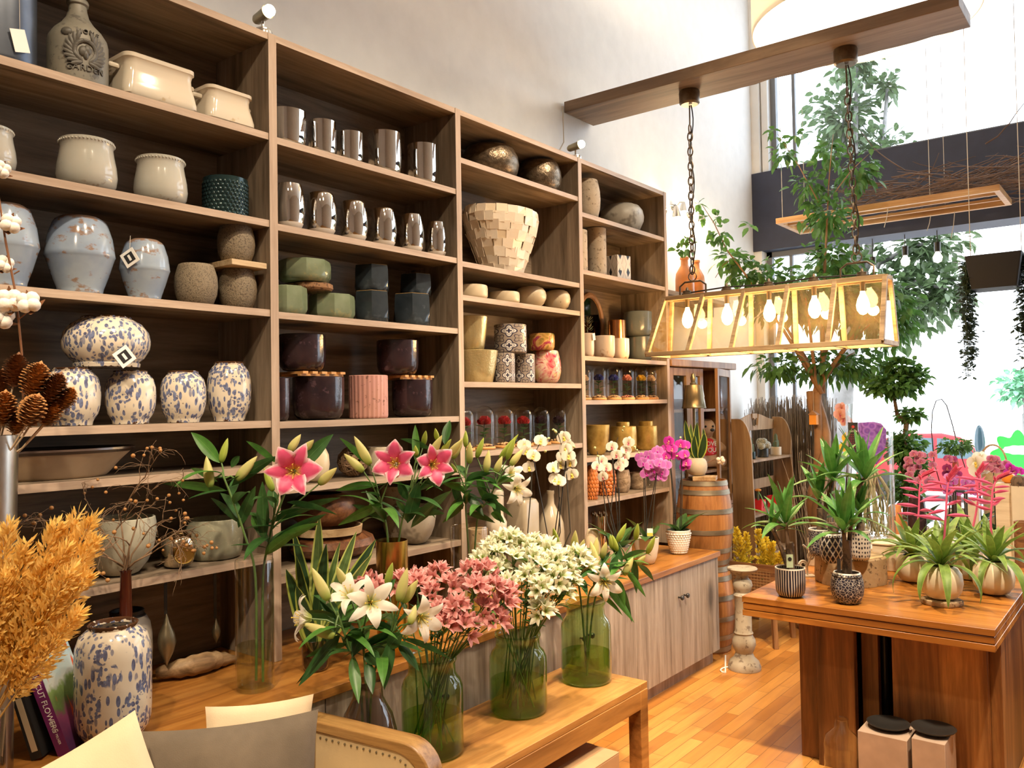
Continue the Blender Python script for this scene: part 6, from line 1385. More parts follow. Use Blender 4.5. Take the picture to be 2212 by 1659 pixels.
# bromeliads
BL = [leafmesh(.31, .021, b, .3, M_brome, 12) for b in (.9, 1.6, 2.5)] + [leafmesh(.24, .026, .4, .3, M_brome, 10)]
def bract(L, W, bend): pts, ax = leafpts((0, 0, 0), (1, 0, .35), (0, 0, 1), L, bend, 7); b = MB().strip(pts, lw(W, 7, .9), ax, fold=.35, nx=4); b.strip(pts, lw(W, 7, .9), V((0, 0, 1)), fold=.2, nx=2); return b.mesh('bract', M_spike, None)
BRM = [bract(.09, .0085, .1), bract(.075, .008, -.3), bract(.105, .008, .3)]
def bromeliad(label, xl, xr, yt, cx, z, spike, seed):
    rnd = random.Random(seed); p, r, h = fit(xl, xr, yt, z, cx=cx); t = thing('potted_bromeliad', label, 'plant', p, None, 'bromeliads in champagne pots')
    part('pot', MB().lathe(potprof('squat', r, h, .005, .4), 48), M_champ, t); part('soil', MB().lathe([(0, h * .5), (r * .7, h * .5), (r * .66, h * .88), (0, h * .92)], 22), M_soil, t)
    for k in range(26):
        f = k / 26; part('leaf', BL[3] if f < .22 else BL[min(2, int((f - .2) * 3.6))], None, t, V((0, 0, h * .92)), Quaternion((0, 0, 1), k * 2.39996 + seed) @ Quaternion((0, 1, 0), -(R(60) - R(50) * f) + rnd.uniform(-.15, .15)), rnd.uniform(.75, 1.05))
    d0 = depth(p); P_ = [V((0, 0, h))] + [at(x, y, d0) - p for x, y in spike]; sp = part('flower_spike', MB().tube(P_, [.0055, .003], 7), M_spike, t)
    n = 9; seg = len(P_) - 1
    for k in range(n):
        f = .34 + .40 * k / n; i = min(seg - 1, int(f * seg)); q = P_[i].lerp(P_[i + 1], f * seg - i); sd = _r * (1 if k % 2 else -1) + _f * rnd.uniform(-.7, .7); a = math.atan2(sd.y, sd.x)
        part('bract', rnd.choice(BRM), None, t, q, Quaternion((0, 0, 1), a) @ Quaternion((0, 1, 0), rnd.uniform(-.1, .35)), rnd.uniform(.85, 1.15) * (1.1 - .25 * k / n))
    fe = MB()
    for k in range(22):
        f = .76 + .24 * k / 21; i = min(seg - 1, int(f * seg)); q = P_[i].lerp(P_[i + 1], min(1, f * seg - i)); tg = (P_[i + 1] - P_[i]).normalized(); sd = (_r * (1 if k % 2 else -1) - _f * .3).normalized(); e = q + (tg * .9 + sd * .8).normalized() * .026; fe.strip([q, q.lerp(e, .5), e], [.004, .006, .0012], tg.cross(sd), fold=.3, nx=2); fe.strip([q, q.lerp(e, .5), e], [.004, .005, .001], tg, nx=2)
    part('feathered_tip', fe, M_spike, t)
    return t
ws = fit(1990, 2080, 1285, TZ, cx=-.80)
solo('wood_coaster', 'thin bark-edged wood slice under the front bromeliad pot', 'wood slice', MB().lathe([(0, 0), (ws[1] * .96, 0), (ws[1], .006), (ws[1] * .99, .02), (ws[1] * .95, .022), (0, .022)], 32, fn=lambda r, z, a: r * (1 + .04 * sin(4 * a) + .02 * sin(11 * a))), M_bark, ws[0])
bromeliad('bromeliad on the wood slice at the table front', 1987, 2083, 1218, -.80, TZ + .025, [(2040, 1160), (2043, 1110), (2046, 1060), (2050, 1035), (2068, 1012)], 1)
bromeliad('bromeliad nearest the bright table corner, pot fully visible', 2099, 2195, 1208, -.65, TZ + .001, [(2140, 1125), (2142, 1090), (2144, 1060), (2152, 1035), (2178, 1024)], 2)
bromeliad('bromeliad behind the crackle pot with its pot half hidden', 1935, 2010, 1196, -1.01, TZ + .001, [(1982, 1140), (1985, 1100), (1986, 1060), (1990, 1030), (2015, 1018)], 3)
bromeliad('bromeliad at the back between the two front ones', 2060, 2125, 1188, -.80, TZ + .001, [(2108, 1110), (2112, 1085), (2112, 1050), (2112, 1025), (2126, 1005)], 4)
# crates at the back of the table
M_creamwood = wood('cream_painted_wood', (.52, .40, .26), (.70, .58, .42), (.76, .66, .50), 'x', .8, .5, knots=False)
def open_box(name, label, cat, c, d, m, wall=.012, rz=0, group=None):
    t = thing(name, label, cat, c, rz, group); x, y, z = d
    part('bottom', MB().box((0, 0, .006), (x - .001, y - .001, .012)), m, t)
    for s in (-1, 1): part('side', MB().box((s * (x / 2 - wall / 2), 0, z / 2), (wall, y, z)), m, t, bev=.001); part('side', MB().box((0, s * (y / 2 - wall / 2), z / 2 - .0005), (x - 2 * wall, wall, z - .001)), m, t, bev=.001)
    return t
cb0 = (-1.02, 4.83); cbh = .132
cc = thing('cream_box', 'cream wooden box on the table under the tall glass cylinder', 'box', (cb0[0], cb0[1], TZ + .001))
part('carcass', MB().box((0, 0, cbh / 2), (.46, .36, cbh)), M_creamwood, cc, bev=.003); part('lid', MB().box((0, 0, cbh + .005), (.47, .37, .009)), M_creamwood, cc, bev=.002)
solo('card_reader', 'dark flat card reader lying on the cream box', 'card reader', MB().box((0, 0, .006), (.11, .06, .012)), M_dark, (-.93, 4.715, TZ + cbh + .0115), .3)
pb = open_box('planter_box', 'cream planter box with dark soil behind the log slice', 'planter', (-1.43, 4.66, TZ + .001), (.27, .16, .15), M_creamwood)
part('soil', MB().box((0, 0, .11), (.24, .13, .03)), M_soil, pb)
sc = MB()
for s in (-1, 1):
    sc.tube([(s * .02 + .022 * (1 - k / 22 * .7) * cos(k * .5) * s, 0, .08 + .022 * (1 - k / 22 * .7) * sin(k * .5) + (.02 if s > 0 else -.02)) for k in range(20)], .0045, 6)
sc.tube([(0, 0, 0), (.0, 0, .05), (.03, 0, .12), (-.02, 0, .16)], .005, 6); sc.box((0, 0, .003), (.07, .05, .006))
sp_ = at(1722, 1232, 4.36); solo('iron_scroll', 'cream wrought-iron scroll ornament beside the log slice', 'ornament', sc, M_creamceram, (-1.475, 4.30, TZ + .001), YAW)
# ------------------------------------------------------------------ hanging plank and glass lantern
def slabbar(a, b, w, h, up=V((0, 0, 1))):     # a straight timber bar from a to b
    a, b = V(a), V(b); d = (b - a); L = d.length; d.normalize(); s = d.cross(up); s = s.normalized() if s.length > 1e-5 else V((1, 0, 0)); u = s.cross(d)
    M = Matrix((d, s, u)).transposed(); return MB().box((a + b) / 2, (L, w, h), M)
bz = 3.53; rb = random.Random(5)
ya, yb = 4.41, 4.755; npt = 26
edge = [(-3.0 + 2.27 * k / npt, yb + (.0 if k < 8 else rb.uniform(-.012, .012))) for k in range(npt + 1)]
near = [(-3.0 + 2.27 * k / npt, ya + .035 * k / npt) for k in range(npt, -1, -1)]
solo('wooden_plank', 'long rough waney-edged plank hung high from wall to window, carrying the lantern', 'plank', MB().prism(near[::-1] + edge[::-1], bz, bz + .07), M_beam, bev=.003)
cab = MB().tube([(-2.99, 4.38, bz + .03), (-2.99, 4.385, bz - .2), (-2.98, 4.2, 3.10)], .004, 6)
solo('lamp_cable', 'thin grey cable running from the plank end down to the shelf lamp', 'cable', cab, M_stringm)
# lantern: a long glass trapezoid box of timber bars
p0 = at(1397, 762, 5.05); p1 = at(1905, 742, 0); Y0 = 4.48
A = on(1397, 762, 1, Y0); B = on(1905, 742, 1, Y0)      # front bottom corners
zb = (A.z + B.z) / 2; x0, x1 = A.x, B.x
T0 = on(1440, 642, 1, Y0 + .10); T1 = on(1920, 600, 1, Y0 + .10); zt = (T0.z + T1.z) / 2
wb, wt = .30, .10; yc = Y0 + wb / 2
tx0, tx1 = x0 + .075, x1 - .0
lt = thing('glass_lantern', 'long timber-framed glass pendant lantern with five glowing bulbs', 'pendant lamp', ((x0 + x1) / 2, yc, zb)); org = V(lt.location)
def P(x, s, top): return V(((tx0 + (tx1 - tx0) * x) if top else (x0 + (x1 - x0) * x), yc + s * (wt if top else wb) / 2, zt if top else zb)) - org
bars = MB(); bw = .026
for s in (-1, 1):
    part('long_rail', slabbar(P(0, s, 0), P(1, s, 0), bw, bw), M_lant, lt, bev=.002); part('long_rail', slabbar(P(0, s, 1), P(1, s, 1), bw * .8, bw), M_lant, lt, bev=.002)
    for k in range(6): part('upright_bar', slabbar(P(k / 5, s, 0), P(k / 5, s, 1), bw * .95, bw * .9, V((1, 0, 0))), M_lant, lt, bev=.002)
    for k in range(5):
        q = [P(k / 5, s, 0), P((k + 1) / 5, s, 0), P((k + 1) / 5, s, 1), P(k / 5, s, 1)]; n_ = (q[1] - q[0]).cross(q[3] - q[0]).normalized() * .0015
        part('glass_pane', MB().add([a + n_ for a in q] + [a - n_ for a in q], [(0, 1, 2, 3), (7, 6, 5, 4), (0, 4, 5, 1), (1, 5, 6, 2), (2, 6, 7, 3), (3, 7, 4, 0)]), M_lantglass, lt)
for x in (0, 1):
    part('end_rail', slabbar(P(x, -1, 0), P(x, 1, 0), bw * .9, bw * .9), M_lant, lt); part('end_rail', slabbar(P(x, -1, 1), P(x, 1, 1), bw * .9, bw * .9), M_lant, lt)
    q = [P(x, -1, 0), P(x, 1, 0), P(x, 1, 1), P(x, -1, 1)]; n_ = V((.0015, 0, 0)); part('glass_pane', MB().add([a + n_ for a in q] + [a - n_ for a in q], [(0, 1, 2, 3), (7, 6, 5, 4), (0, 4, 5, 1), (1, 5, 6, 2), (2, 6, 7, 3), (3, 7, 4, 0)]), M_lantglass, lt)
for k in range(1, 5): part('cross_bar', slabbar(P(k / 5, -1, 0), P(k / 5, 1, 0), .018, .014), M_lant, lt)
part('top_board', slabbar((P(0, -1, 1) + P(0, 1, 1)) / 2, (P(1, -1, 1) + P(1, 1, 1)) / 2, wt - .01, .008), M_lant, lt)
M_bulb = emit('glowing_bulb', (1, .76, .42), 28); M_capm = M_iron
for k in range(5):
    c = (P((k + .5) / 5, -1, 1) + P((k + .5) / 5, 1, 1)) / 2
    part('socket_cap', MB().lathe([(0, .0), (.030, .0), (.032, .02), (.026, .024), (.026, .036), (.010, .04), (.006, .055), (0, .06)], 20), M_iron, lt, c + V((0, 0, .005)))
    sk = part('socket', MB().lathe([(0, -.06), (.013, -.06), (.014, -.02), (.012, 0), (0, 0)], 14), M_brassdark, lt, c)
    part('bulb', MB().lathe([(.012, -.06), (.014, -.075), (.026, -.10), (.034, -.135), (.030, -.16), (.016, -.18), (0, -.186)], 20), M_bulb, lt, c, label='glowing clear bulb')
part('power_cable', MB().tube([P(0, 0, 1) + V((.1, 0, .02))] + [P((k + .5) / 5, 0, 1) + V((0, 0, .028 + .012 * (k % 2))) for k in range(5)] + [P(1, 0, 1) + V((-.06, 0, .02))], .0045, 6), M_dark, lt)
def link(b, c, ax, s):                        # one oval chain link
    n = 14; pts = [V((ax.x * s * .30 * cos(TAU * k / n), ax.y * s * .30 * cos(TAU * k / n), s * .56 * sin(TAU * k / n))) + c for k in range(n + 1)]; b.tube(pts, s * .085, 6, cap=False)
for s, (cpx, cpy) in ((0, (1467, 212)), (1, (1852, 112))):
    cn = on(cpx, cpy, 2, bz); hx = (P(.13, 0, 1).x if s == 0 else P(.88, 0, 1).x); top = V((cn.x, yc + .02, bz)) - org; hk = V((hx, yc - org.y, zt + .115 - org.z)); top = V((hx + (.02 if s == 0 else -.02), 4.60 - org.y, bz - org.z))
    br = MB(); w_ = .085; br.tube([(hx - w_, yc - org.y, zt - org.z + .008), (hx - w_, yc - org.y, zt - org.z + .07), (hx - w_ * .6, yc - org.y, zt - org.z + .095), (hx + w_ * .6, yc - org.y, zt - org.z + .095), (hx + w_, yc - org.y, zt - org.z + .07), (hx + w_, yc - org.y, zt - org.z + .008)], .006, 8)
    br.tube([V((hx + .026 * cos(TAU * k / 14), yc - org.y, zt - org.z + .125 + .026 * sin(TAU * k / 14))) for k in range(15)], .0035, 6, cap=False); part('hanger', br, M_iron, lt)
    can = part('ceiling_cup', MB().lathe([(0, -.085), (.050, -.085), (.060, -.075), (.062, -.01), (.058, 0), (0, 0)], 26), M_iron, lt, top)
    ch = MB(); a = top + V((0, 0, -.088)); b_ = hk + V((0, 0, .03)); rod = a.lerp(b_, .12); ch.tube([a, rod], .005, 6); L = (b_ - rod).length; ls = .052; n = int(L / (ls * .82))
    for k in range(n): link(ch, rod.lerp(b_, (k + .5) / n), V((1, 0, 0)) if k % 2 else V((0, 1, 0)), ls)
    part('chain', ch, M_iron, lt); cb = [a.lerp(b_, f) + V((.012 * sin(f * 17) + .01, 0, 0)) for f in [q / 24 for q in range(25)]]; part('hanging_cable', MB().tube(cb, .004, 6), M_dark, lt)

# ------------------------------------------------------------------ white drum pendant near the ceiling
dz = on(1880, 85, 1, 5.0); dd = V((-1.33, 5.05, 3.84)); rr = .62
dp = thing('drum_pendant', 'big white drum pendant lamp cut off by the top photo edge', 'pendant lamp', dd)
part('drum_shade', MB().lathe([(rr, 0), (rr, .36), (rr - .006, .36), (rr - .006, 0), (rr, 0)], 64), None or (lambda t: (t.t.links.new(t.n('MixShader', {0: .45, 1: t.n('BsdfDiffuse', {'Color': (.85, .80, .72)}).outputs[0], 2: t.n('BsdfTranslucent', {'Color': (.9, .82, .68)}).outputs[0]}).outputs[0], t.out.inputs[0]), t.m)[1])(NT('drum_fabric')), dp)
part('diffuser', MB().lathe([(0, .02), (rr - .012, .02), (rr - .012, .026), (0, .026)], 48), emit('lit_diffuser', (1, .92, .78), 3.2), dp)
part('suspension', MB().tube([(0, 0, .03), (0, 0, 5.6 - dd.z)], .008, 8), M_dark, dp)
# ------------------------------------------------------------------ clip spots on the shelf tops
M_spot = emit('halogen_glow', (1, .78, .45), 45)
def clip_spot(label, px, py, z):
    q = on(px, py, 0, XS - .05); t = thing('shelf_spotlight', label, 'spotlight', (q.x, q.y, z), None, 'spotlights on the shelf top')
    part('foot', MB().lathe([(0, .001), (.034, .001), (.036, .018), (.03, .028), (0, .028)], 24), M_chrome, t); part('arm', MB().tube([(0, 0, .026), (0, 0, .062)], .006, 8), M_chrome, t)
    d = V((.97, -.05, .08)).normalized(); hd = part('lamp_head', MB().lathe([(0, -.055), (.014, -.052), (.020, -.04), (.023, .03), (.026, .036), (.022, .036), (.018, .02), (0, .02)], 20), M_brassdark, t, (0, 0, .085), face(d))
    part('bulb', MB().ell((0, 0, .046), (.023, .023, .020), 14, 9), M_spot, hd)
    return q
SPQ = [clip_spot('shelf-top spotlight nearest the near bays, at the first upright', 568, 70, ZT), clip_spot('shelf-top spotlight at the third upright under the plank end', 1243, 330, ZT)]
# wall lamps above the old cupboard
def claw_lamp(label, px, py, rot):
    q = on(px, py, 0, XW + .10); t = thing('wall_lamp', label, 'wall lamp', (XW + .013, q.y, q.z), None, 'wall lamps above the cupboard')
    part('wall_plate', MB().lathe([(0, 0), (.035, 0), (.032, .012), (0, .014)], 20), M_chrome, t, (0, 0, 0), face((1, 0, 0)))
    part('arm', MB().tube([(.01, 0, 0), (.05, 0, .04), (.09, .02 * rot, .03)], .006, 8), M_chrome, t)
    s = part('lamp_shade', MB().lathe([(.012, .0), (.02, -.01), (.038, -.075), (.042, -.085), (.036, -.085), (.016, -.012)], 20), M_chrome, t, (.095, .02 * rot, .03), Quaternion((1, 0, 0), .15 * rot)); part('bulb', MB().ell((0, 0, -.07), .022, 10, 7), M_spot, s)
    return t.location
WLQ = [claw_lamp('wall lamp partly behind the end of the shelves', 1456, 452, 1), claw_lamp('wall lamp beside the lantern chain', 1478, 446, -1), claw_lamp('wall lamp furthest from the shelves', 1512, 462, 1)]
# ------------------------------------------------------------------ old cupboard at the end of the shelves
hx0, hx1, hy0, hy1, hz = XW + .02, -2.685, 5.17, 6.22, 1.95
hu = thing('old_cupboard', 'tall old brown wooden cupboard with glazed doors, one standing open', 'cupboard', (0, 0, 0))
for y in (hy0, hy1 - .03): part('side_panel', bx(hx0, hx1 - .02, y, y + .03, .001, hz - .05), M_hutch, hu, bev=.002)
part('back_panel', bx(hx0, hx0 + .012, hy0 + .03, hy1 - .03, .001, hz - .05), wood('dark_red_back', (.05, .012, .006), (.12, .035, .016), (.18, .06, .03), 'z', .6, .6), hu)
part('cornice', bx(hx0, hx1 + .03, hy0 - .02, hy1 + .02, hz - .05, hz), M_hutch, hu, bev=.006); part('plinth', bx(hx0, hx1, hy0, hy1, .001, .08), M_hutch, hu)
for z in (.60, 1.14, 1.60): part('shelf', bx(hx0 + .012, hx1 - .03, hy0 + .03, hy1 - .03, z - .02, z), M_hutch, hu)
part('base_top', bx(hx0, hx1, hy0, hy1, .86, .885), M_hutch, hu)
def hdoor(y0, y1, z0, z1, M, glz=True):
    d = MB(); w = .055
    for a in ((0, w, z0, z1), (y1 - y0 - w, y1 - y0, z0, z1), (w, y1 - y0 - w, z0, z0 + w), (w, y1 - y0 - w, z1 - w, z1)): d.merge(bx(0, .022, *a))
    o = part('door', d, M_hutch, hu, bev=.002); o.matrix_basis = M
    if glz: part('door_glass', bx(.008, .012, w, y1 - y0 - w, z0 + w, z1 - w), M_clearpane, o)
    else: part('door_board', bx(.006, .014, w, y1 - y0 - w, z0 + w, z1 - w), M_hutch, o)
    return o
my = (hy0 + hy1) / 2 - .02
hdoor(hy0, my - .20, .89, hz - .055, Matrix.Translation((hx1 - .02, hy0 + .002, 0)))
hdoor(my - .20, my + .02, .89, hz - .055, Matrix.Translation((hx1 - .02, my - .198, 0)))
hdoor(my, hy1, .89, hz - .055, Matrix.Translation((hx1, hy1 - .03, 0)) @ Matrix.Rotation(R(-166), 4, 'Z') @ Matrix.Translation((0, 0, 0)))
for y0, y1 in ((hy0 + .002, my - .002), (my + .002, hy1 - .002)): hdoor(y0, y1, .085, .855, Matrix.Translation((hx1 - .02, y0, 0)), False)
# teddy bear inside
M_fur = plain('teddy_fur', (.52, .34, .21), .95, bump=.6, bs=350, var=.15)
q = on(1545, 985, 0, -2.85); s = .30
tb = thing('teddy_bear', 'seated light brown teddy bear in a red shirt inside the open cupboard', 'teddy bear', (q.x, min(q.y, hy1 - .20), 1.1412), R(-35))
tb.scale = (1.3, 1.3, 1.3)
def skinbody(chains, m, name, parent, root=0, lv=2):
    me = bpy.data.meshes.new(name); vs = []; es = []; rad = []
    for ch in chains:
        prev = None
        for p, r in ch:
            k = next((i for i, v in enumerate(vs) if (V(v) - V(p)).length < 1e-5), None)
            if k is None: vs.append(p); rad.append(r); k = len(vs) - 1
            if prev is not None: es.append((prev, k))
            prev = k
    me.from_pydata(vs, es, []); o = obj(name, me, parent); sk = o.modifiers.new('skin', 'SKIN'); me.skin_vertices[0].data
    for i, r in enumerate(rad): me.skin_vertices[0].data[i].radius = (r, r)
    me.skin_vertices[0].data[root].use_root = True; sk.use_smooth_shade = True; sb = o.modifiers.new('sub', 'SUBSURF'); sb.levels = lv; sb.render_levels = lv; me.materials.append(m); return o
bk = .30
skinbody([[((0, 0, .055), .075), ((0, 0, .13), .072), ((.004, 0, .185), .040), ((.012, 0, .225), .066), ((.020, 0, .262), .058)], [((0, 0, .055), .075), ((.07, .06, .04), .035), ((.13, .075, .04), .032)], [((0, 0, .055), .075), ((.07, -.06, .04), .035), ((.13, -.075, .04), .032)],
          [((0, 0, .13), .072), ((.02, .09, .14), .028), ((.06, .11, .10), .026)], [((0, 0, .13), .072), ((.02, -.09, .14), .028), ((.06, -.11, .10), .026)], [((.012, 0, .225), .066), ((.008, .055, .285), .020)], [((.012, 0, .225), .066), ((.008, -.055, .285), .020)], [((.012, 0, .225), .066), ((.082, 0, .218), .026)]], M_fur, 'bear_body', tb)
part('nose', MB().ell((.112, 0, .228), (.008, .014, .010), 10, 7), M_black, tb)
for y in (-.024, .024): part('eye', MB().ell((.078, y, .248), .007, 8, 6), M_black, tb)
part('red_shirt', MB().lathe([(.070, .070), (.082, .085), (.080, .13), (.066, .165), (.046, .186), (.044, .186), (.06, .16)], 24), M_red, tb)
for k, (tx, z) in enumerate((('LOVE', .145), ('YOU', .108))): text(tx, .038, .002, M_white, 'shirt_lettering', tb, Matrix(((0, 0, 1, .0835), (1, 0, 0, 0), (0, 1, 0, z), (0, 0, 0, 1))))
for r_, z, y, nm in ((.035, .8862, 5.75, 'cream_jar'), (.03, 1.6012, 5.78, 'white_candle')): solo(nm, 'small cream jar on the lowest cupboard shelf, under the bear' if nm == 'cream_jar' else 'white candle on the upper cupboard shelf', 'jar' if nm == 'cream_jar' else 'candle', MB().lathe(potprof('cup', r_, .09, .004), 20), M_creamceram, (-2.82, y, z))
# wall shelf and bottles above the cupboard
zs_ = 2.435
ws_ = thing('wall_shelf', 'short wooden wall shelf above the old cupboard holding orange bottles', 'shelf', (0, 0, 0))
part('board', bx(XW + .001, -2.70, 5.14, 6.25, zs_ - .03, zs_), M_shelf, ws_); part('bracket', bx(XW + .001, -2.78, 5.3, 5.32, zs_ - .12, zs_ - .031), M_dark, ws_); part('bracket', bx(XW + .001, -2.78, 6.1, 6.12, zs_ - .12, zs_ - .031), M_dark, ws_)
def fity(xl, xr, yt, z, Y):
    px = (xl + xr) / 2; yb = yt + 60
    for _ in range(6): p = on(px, yb, 1, Y); p.z = z; d = depth(p); yb = 829.5 - FPX * (p - CAM).dot(_u) / d
    r = (xr - xl) / 2 * d / FPX / sqrt(1 + ((px - 1106) / FPX) ** 2); h = at(px, yt, d).z - z; p.z += .0012; return p, r, max(h, .02)
M_terra = plain('orange_terracotta', (.62, .25, .09), .35)
for a, b, yt, lb in ((1478, 1520, 553, 'orange ceramic bottle on the wall shelf, nearer the lantern chain'), (1508, 1545, 560, 'orange ceramic bottle on the wall shelf, behind ficus leaves')):
    p, r, h = fity(a, b, yt, zs_, 5.75 if a < 1500 else 5.95); p.x = -2.84
    solo('orange_bottle', lb, 'bottle', MB().lathe([(x * r, y * h) for x, y in [(0, 0), (.9, 0), (1, .03), (1, .45), (.92, .6), (.55, .75), (.40, .80), (.38, .93), (.48, .95), (.46, 1), (.3, 1), (.3, .8), (0, .7)]], 28), M_terra, p, None, 'orange bottles on the wall shelf')
p, r, h = fity(1441, 1457, 558, zs_, 5.33); p.x = -2.82
jt = thing('spice_jar', 'small glass jar of dried bits on the wall shelf beside the shelving', 'jar', p); part('glass_body', MB().lathe([(0, .003), (r, 0), (r, h * .85), (r * .9, h * .88)], 20), M_clear, jt); part('lid', MB().lathe([(r, h * .88), (r * 1.1, h * .9), (r * 1.1, h), (0, h)], 20), M_palewood, jt); part('contents', MB().lathe([(0, .005), (r * .9, .005), (r * .9, h * .5), (0, h * .5)], 16), M_bark, jt)
# ------------------------------------------------------------------ stacked barrels, snake plant, lamp
M_barrel = wood('barrel_oak', (.13, .045, .012), (.36, .15, .042), (.48, .23, .075), 'z', .7, .4, knots=False); M_hoop = metalmat('barrel_hoop', (.20, .17, .12), (.40, .35, .26), .45, (5, 5, 20), .8)
bc = V((-2.475, 5.225, 0)); bh = .563; br_ = .188
def barrel(label, z, m):
    t = thing('barrel', label, 'barrel', (bc.x, bc.y, z), None, 'two stacked barrels'); f = lambda q: br_ * (.80 + .20 * sin(pi * q))
    part('staves', MB().lathe([(0, .02), (f(0) - .012, .02), (f(0) - .012, 0), (f(0), 0)] + [(f(q / 14), bh * q / 14) for q in range(1, 15)] + [(f(1) - .012, bh), (f(1) - .012, bh - .015), (0, bh - .015)], 44, fn=lambda r, z, a: r * (1 - .008 * (abs(sin(11 * a)) > .985))), m, t)
    for q in (.02, .16, .38, .62, .84, .945):
        part('hoop', MB().lathe([(f(q) + .0005, bh * q), (f(q) + .003, bh * q), (f(q + .055) + .003, bh * (q + .055)), (f(q + .055) + .0005, bh * (q + .055))], 44), M_hoop, t)
barrel('lower weathered barrel standing on the floor behind the cabinet end', .001, M_barrel); barrel('upper orange-brown barrel carrying the snake plant', bh + .003, M_barrel)
zb_ = 2 * bh + .004
solo('wood_block', 'small pale wood block on the barrel under the grey pot', 'wood block', MB().box((0, 0, .014), (.15, .15, .028)), M_palewood, (bc.x + .035, bc.y - .05, zb_), R(20), None, bev=.003)
p, r, h = fity(1482, 1529, 990, zb_ + .03, bc.y - .05)
t = thing('snake_plant', 'upright snake plant with yellow leaf margins in a grey pot on the barrel', 'plant', p)
part('pot', MB().lathe(potprof('squat', r, h, .006, .4), 36), plain('pale_grey_pot', (.50, .47, .41), .6), t); part('soil', MB().lathe([(0, h * .5), (r * .6, h * .5), (r * .6, h * .9), (0, h * .93)], 18), M_soil, t)
d0 = depth(p)
for x0, y0, x1, y1, w, d, b in ((1500, 992, 1480, 908, .024, .02, 0), (1508, 992, 1506, 912, .026, .0, 0), (1510, 992, 1521, 935, .030, -.03, 0), (1502, 992, 1492, 915, .022, .04, 1), (1515, 992, 1519, 925, .02, .03, 0), (1498, 990, 1474, 955, .016, .0, 1), (1505, 992, 1500, 940, .026, -.02, 0)):
    a, e = at(x0, y0, d0 + d * .3) - p, at(x1, y1, d0 + d) - p; m = (a + e) / 2 + V((.02 * (1 if x1 > x0 else -1), 0, 0)); P_ = [a * (1 - f) ** 2 + m * 2 * f * (1 - f) + e * f * f for f in [k / 10 for k in range(11)]]
    part('leaf', MB().strip(P_, lw(w, 11, .8, .6), _r + _f * random.uniform(-.5, .5), fold=.15, nx=6), M_snake2 if b else M_snake, t, sharp=None)
e = at(1557, 995, d0) ; a = at(1522, 1002, d0)
ct = thing('cotton_sprig', 'single cotton boll on a thin stem stuck in the barrel-top pot', 'cotton', a); part('twig', MB().tube([(0, 0, 0), (e - a) * .6 + V((0, 0, .015)), e - a], .002, 6), M_husk, ct)
cb_ = MB()
for k in range(5): cb_.ell((.016 * cos(k * 1.26), .012 * sin(k * 2.1), .016 * sin(k * 1.26)), .015, 9, 7)
part('cotton_boll', cb_, M_cotton, ct, e - a)
p = V((bc.x - .055, bc.y + .085, zb_)); d0 = depth(p); q0, q1, q2 = at(1499, 882, d0), at(1499, 832, d0), at(1499, 806, d0); p.x, p.y = q0.x, q0.y; r1 = 26.5 * d0 / FPX / 1.02
t = thing('metal_lamp', 'aged brass-coloured lamp with a bucket-shaped shade on the barrel', 'lamp', p)
part('base', MB().lathe([(0, 0), (.05, 0), (.052, .01), (.015, .02), (0, .02)], 24), M_brassdark, t); part('pole', MB().tube([(0, 0, .02), (0, 0, q1.z - p.z)], .010, 10), M_brassdark, t)
z0, z1, z2 = q0.z - p.z, q1.z - p.z, q2.z - p.z
part('lamp_shade', MB().lathe([(r1, z0), (r1 * 1.02, z0 + .006), (r1 * .97, z0 + .012), (r1 * .86, z0 + (z1 - z0) * .45), (r1 * .88, z0 + (z1 - z0) * .5), (r1 * .72, z1), (.02, z1 + .004), (.02, z1), (r1 * .7, z1 - .004), (r1 * .98, z0)], 36), M_brassdark, t)
part('finial', MB().lathe([(.022, z1), (.024, z1 + .012), (.016, z1 + .02), (.02, z1 + (z2 - z1) * .6), (.012, z2 - .004), (0, z2)], 18), M_brassdark, t)
# ------------------------------------------------------------------ turned candlestick and celosia
p = V((-2.10, 4.95, .001)); H_ = .622
solo('floor_candlestick', 'tall grey-washed turned wooden candlestick on the floor beside the cabinet', 'candlestick', MB().lathe([(0, 0), (.098, 0), (.100, .02), (.088, .05), (.062, .075), (.052, .10), (.060, .12), (.072, .15), (.070, .18), (.055, .205), (.052, .215), (.058, .222), (.050, .235), (.050, .44), (.056, .452), (.050, .46), (.042, .47), (.052, .495), (.060, .515), (.054, .54), (.034, .56), (.036, .575), (.062, .592), (.088, .606), (.092, .616), (.088, H_), (0, H_ - .006)], 40), speckle('grey_washed_wood', (.34, .29, .21), (.18, .14, .10), 22, .56, .6, .2, (.44, .39, .30)), p)
ccx = on(1585, 1448, 2, .006)
solo('white_cable', 'loop of thin white cable on the floor at the cabinet end', 'cable', MB().tube([V((ccx.x, ccx.y, .006)) + V((.05 * cos(k * .55) - .004 * k, .07 * sin(k * .55), 0)) for k in range(10)] + [V((-2.30, 5.12, .006))], .005, 6), M_white)
st = thing('wooden_stool', 'brown wooden stool under the celosia crate', 'stool', (-2.262, 5.63, 0)); W_ = .17
part('seat', MB().box((0, 0, .295), (.36, .36, .035)), M_hutch, st, bev=.004)
for sx in (-1, 1):
    for sy in (-1, 1): part('leg', slabbar((sx * .15, sy * .15, .277), (sx * .165, sy * .165, .001), .03, .03), M_hutch, st)
cr = open_box('cane_crate', 'dark brown cane-sided crate of yellow flowers on the stool', 'crate', (-2.262, 5.63, .3135), (.33, .30, .235), M_wicker, .014)
ca = MB()
for k in range(13): ca.box((-.13 + .26 * k / 12, -.1515, .115), (.004, .002, .15))
for k in range(8): ca.box((0, -.1525, .045 + .14 * k / 7), (.27, .002, .004))
part('cane_panel', ca, plain('cane', (.28, .15, .06), .6), cr)
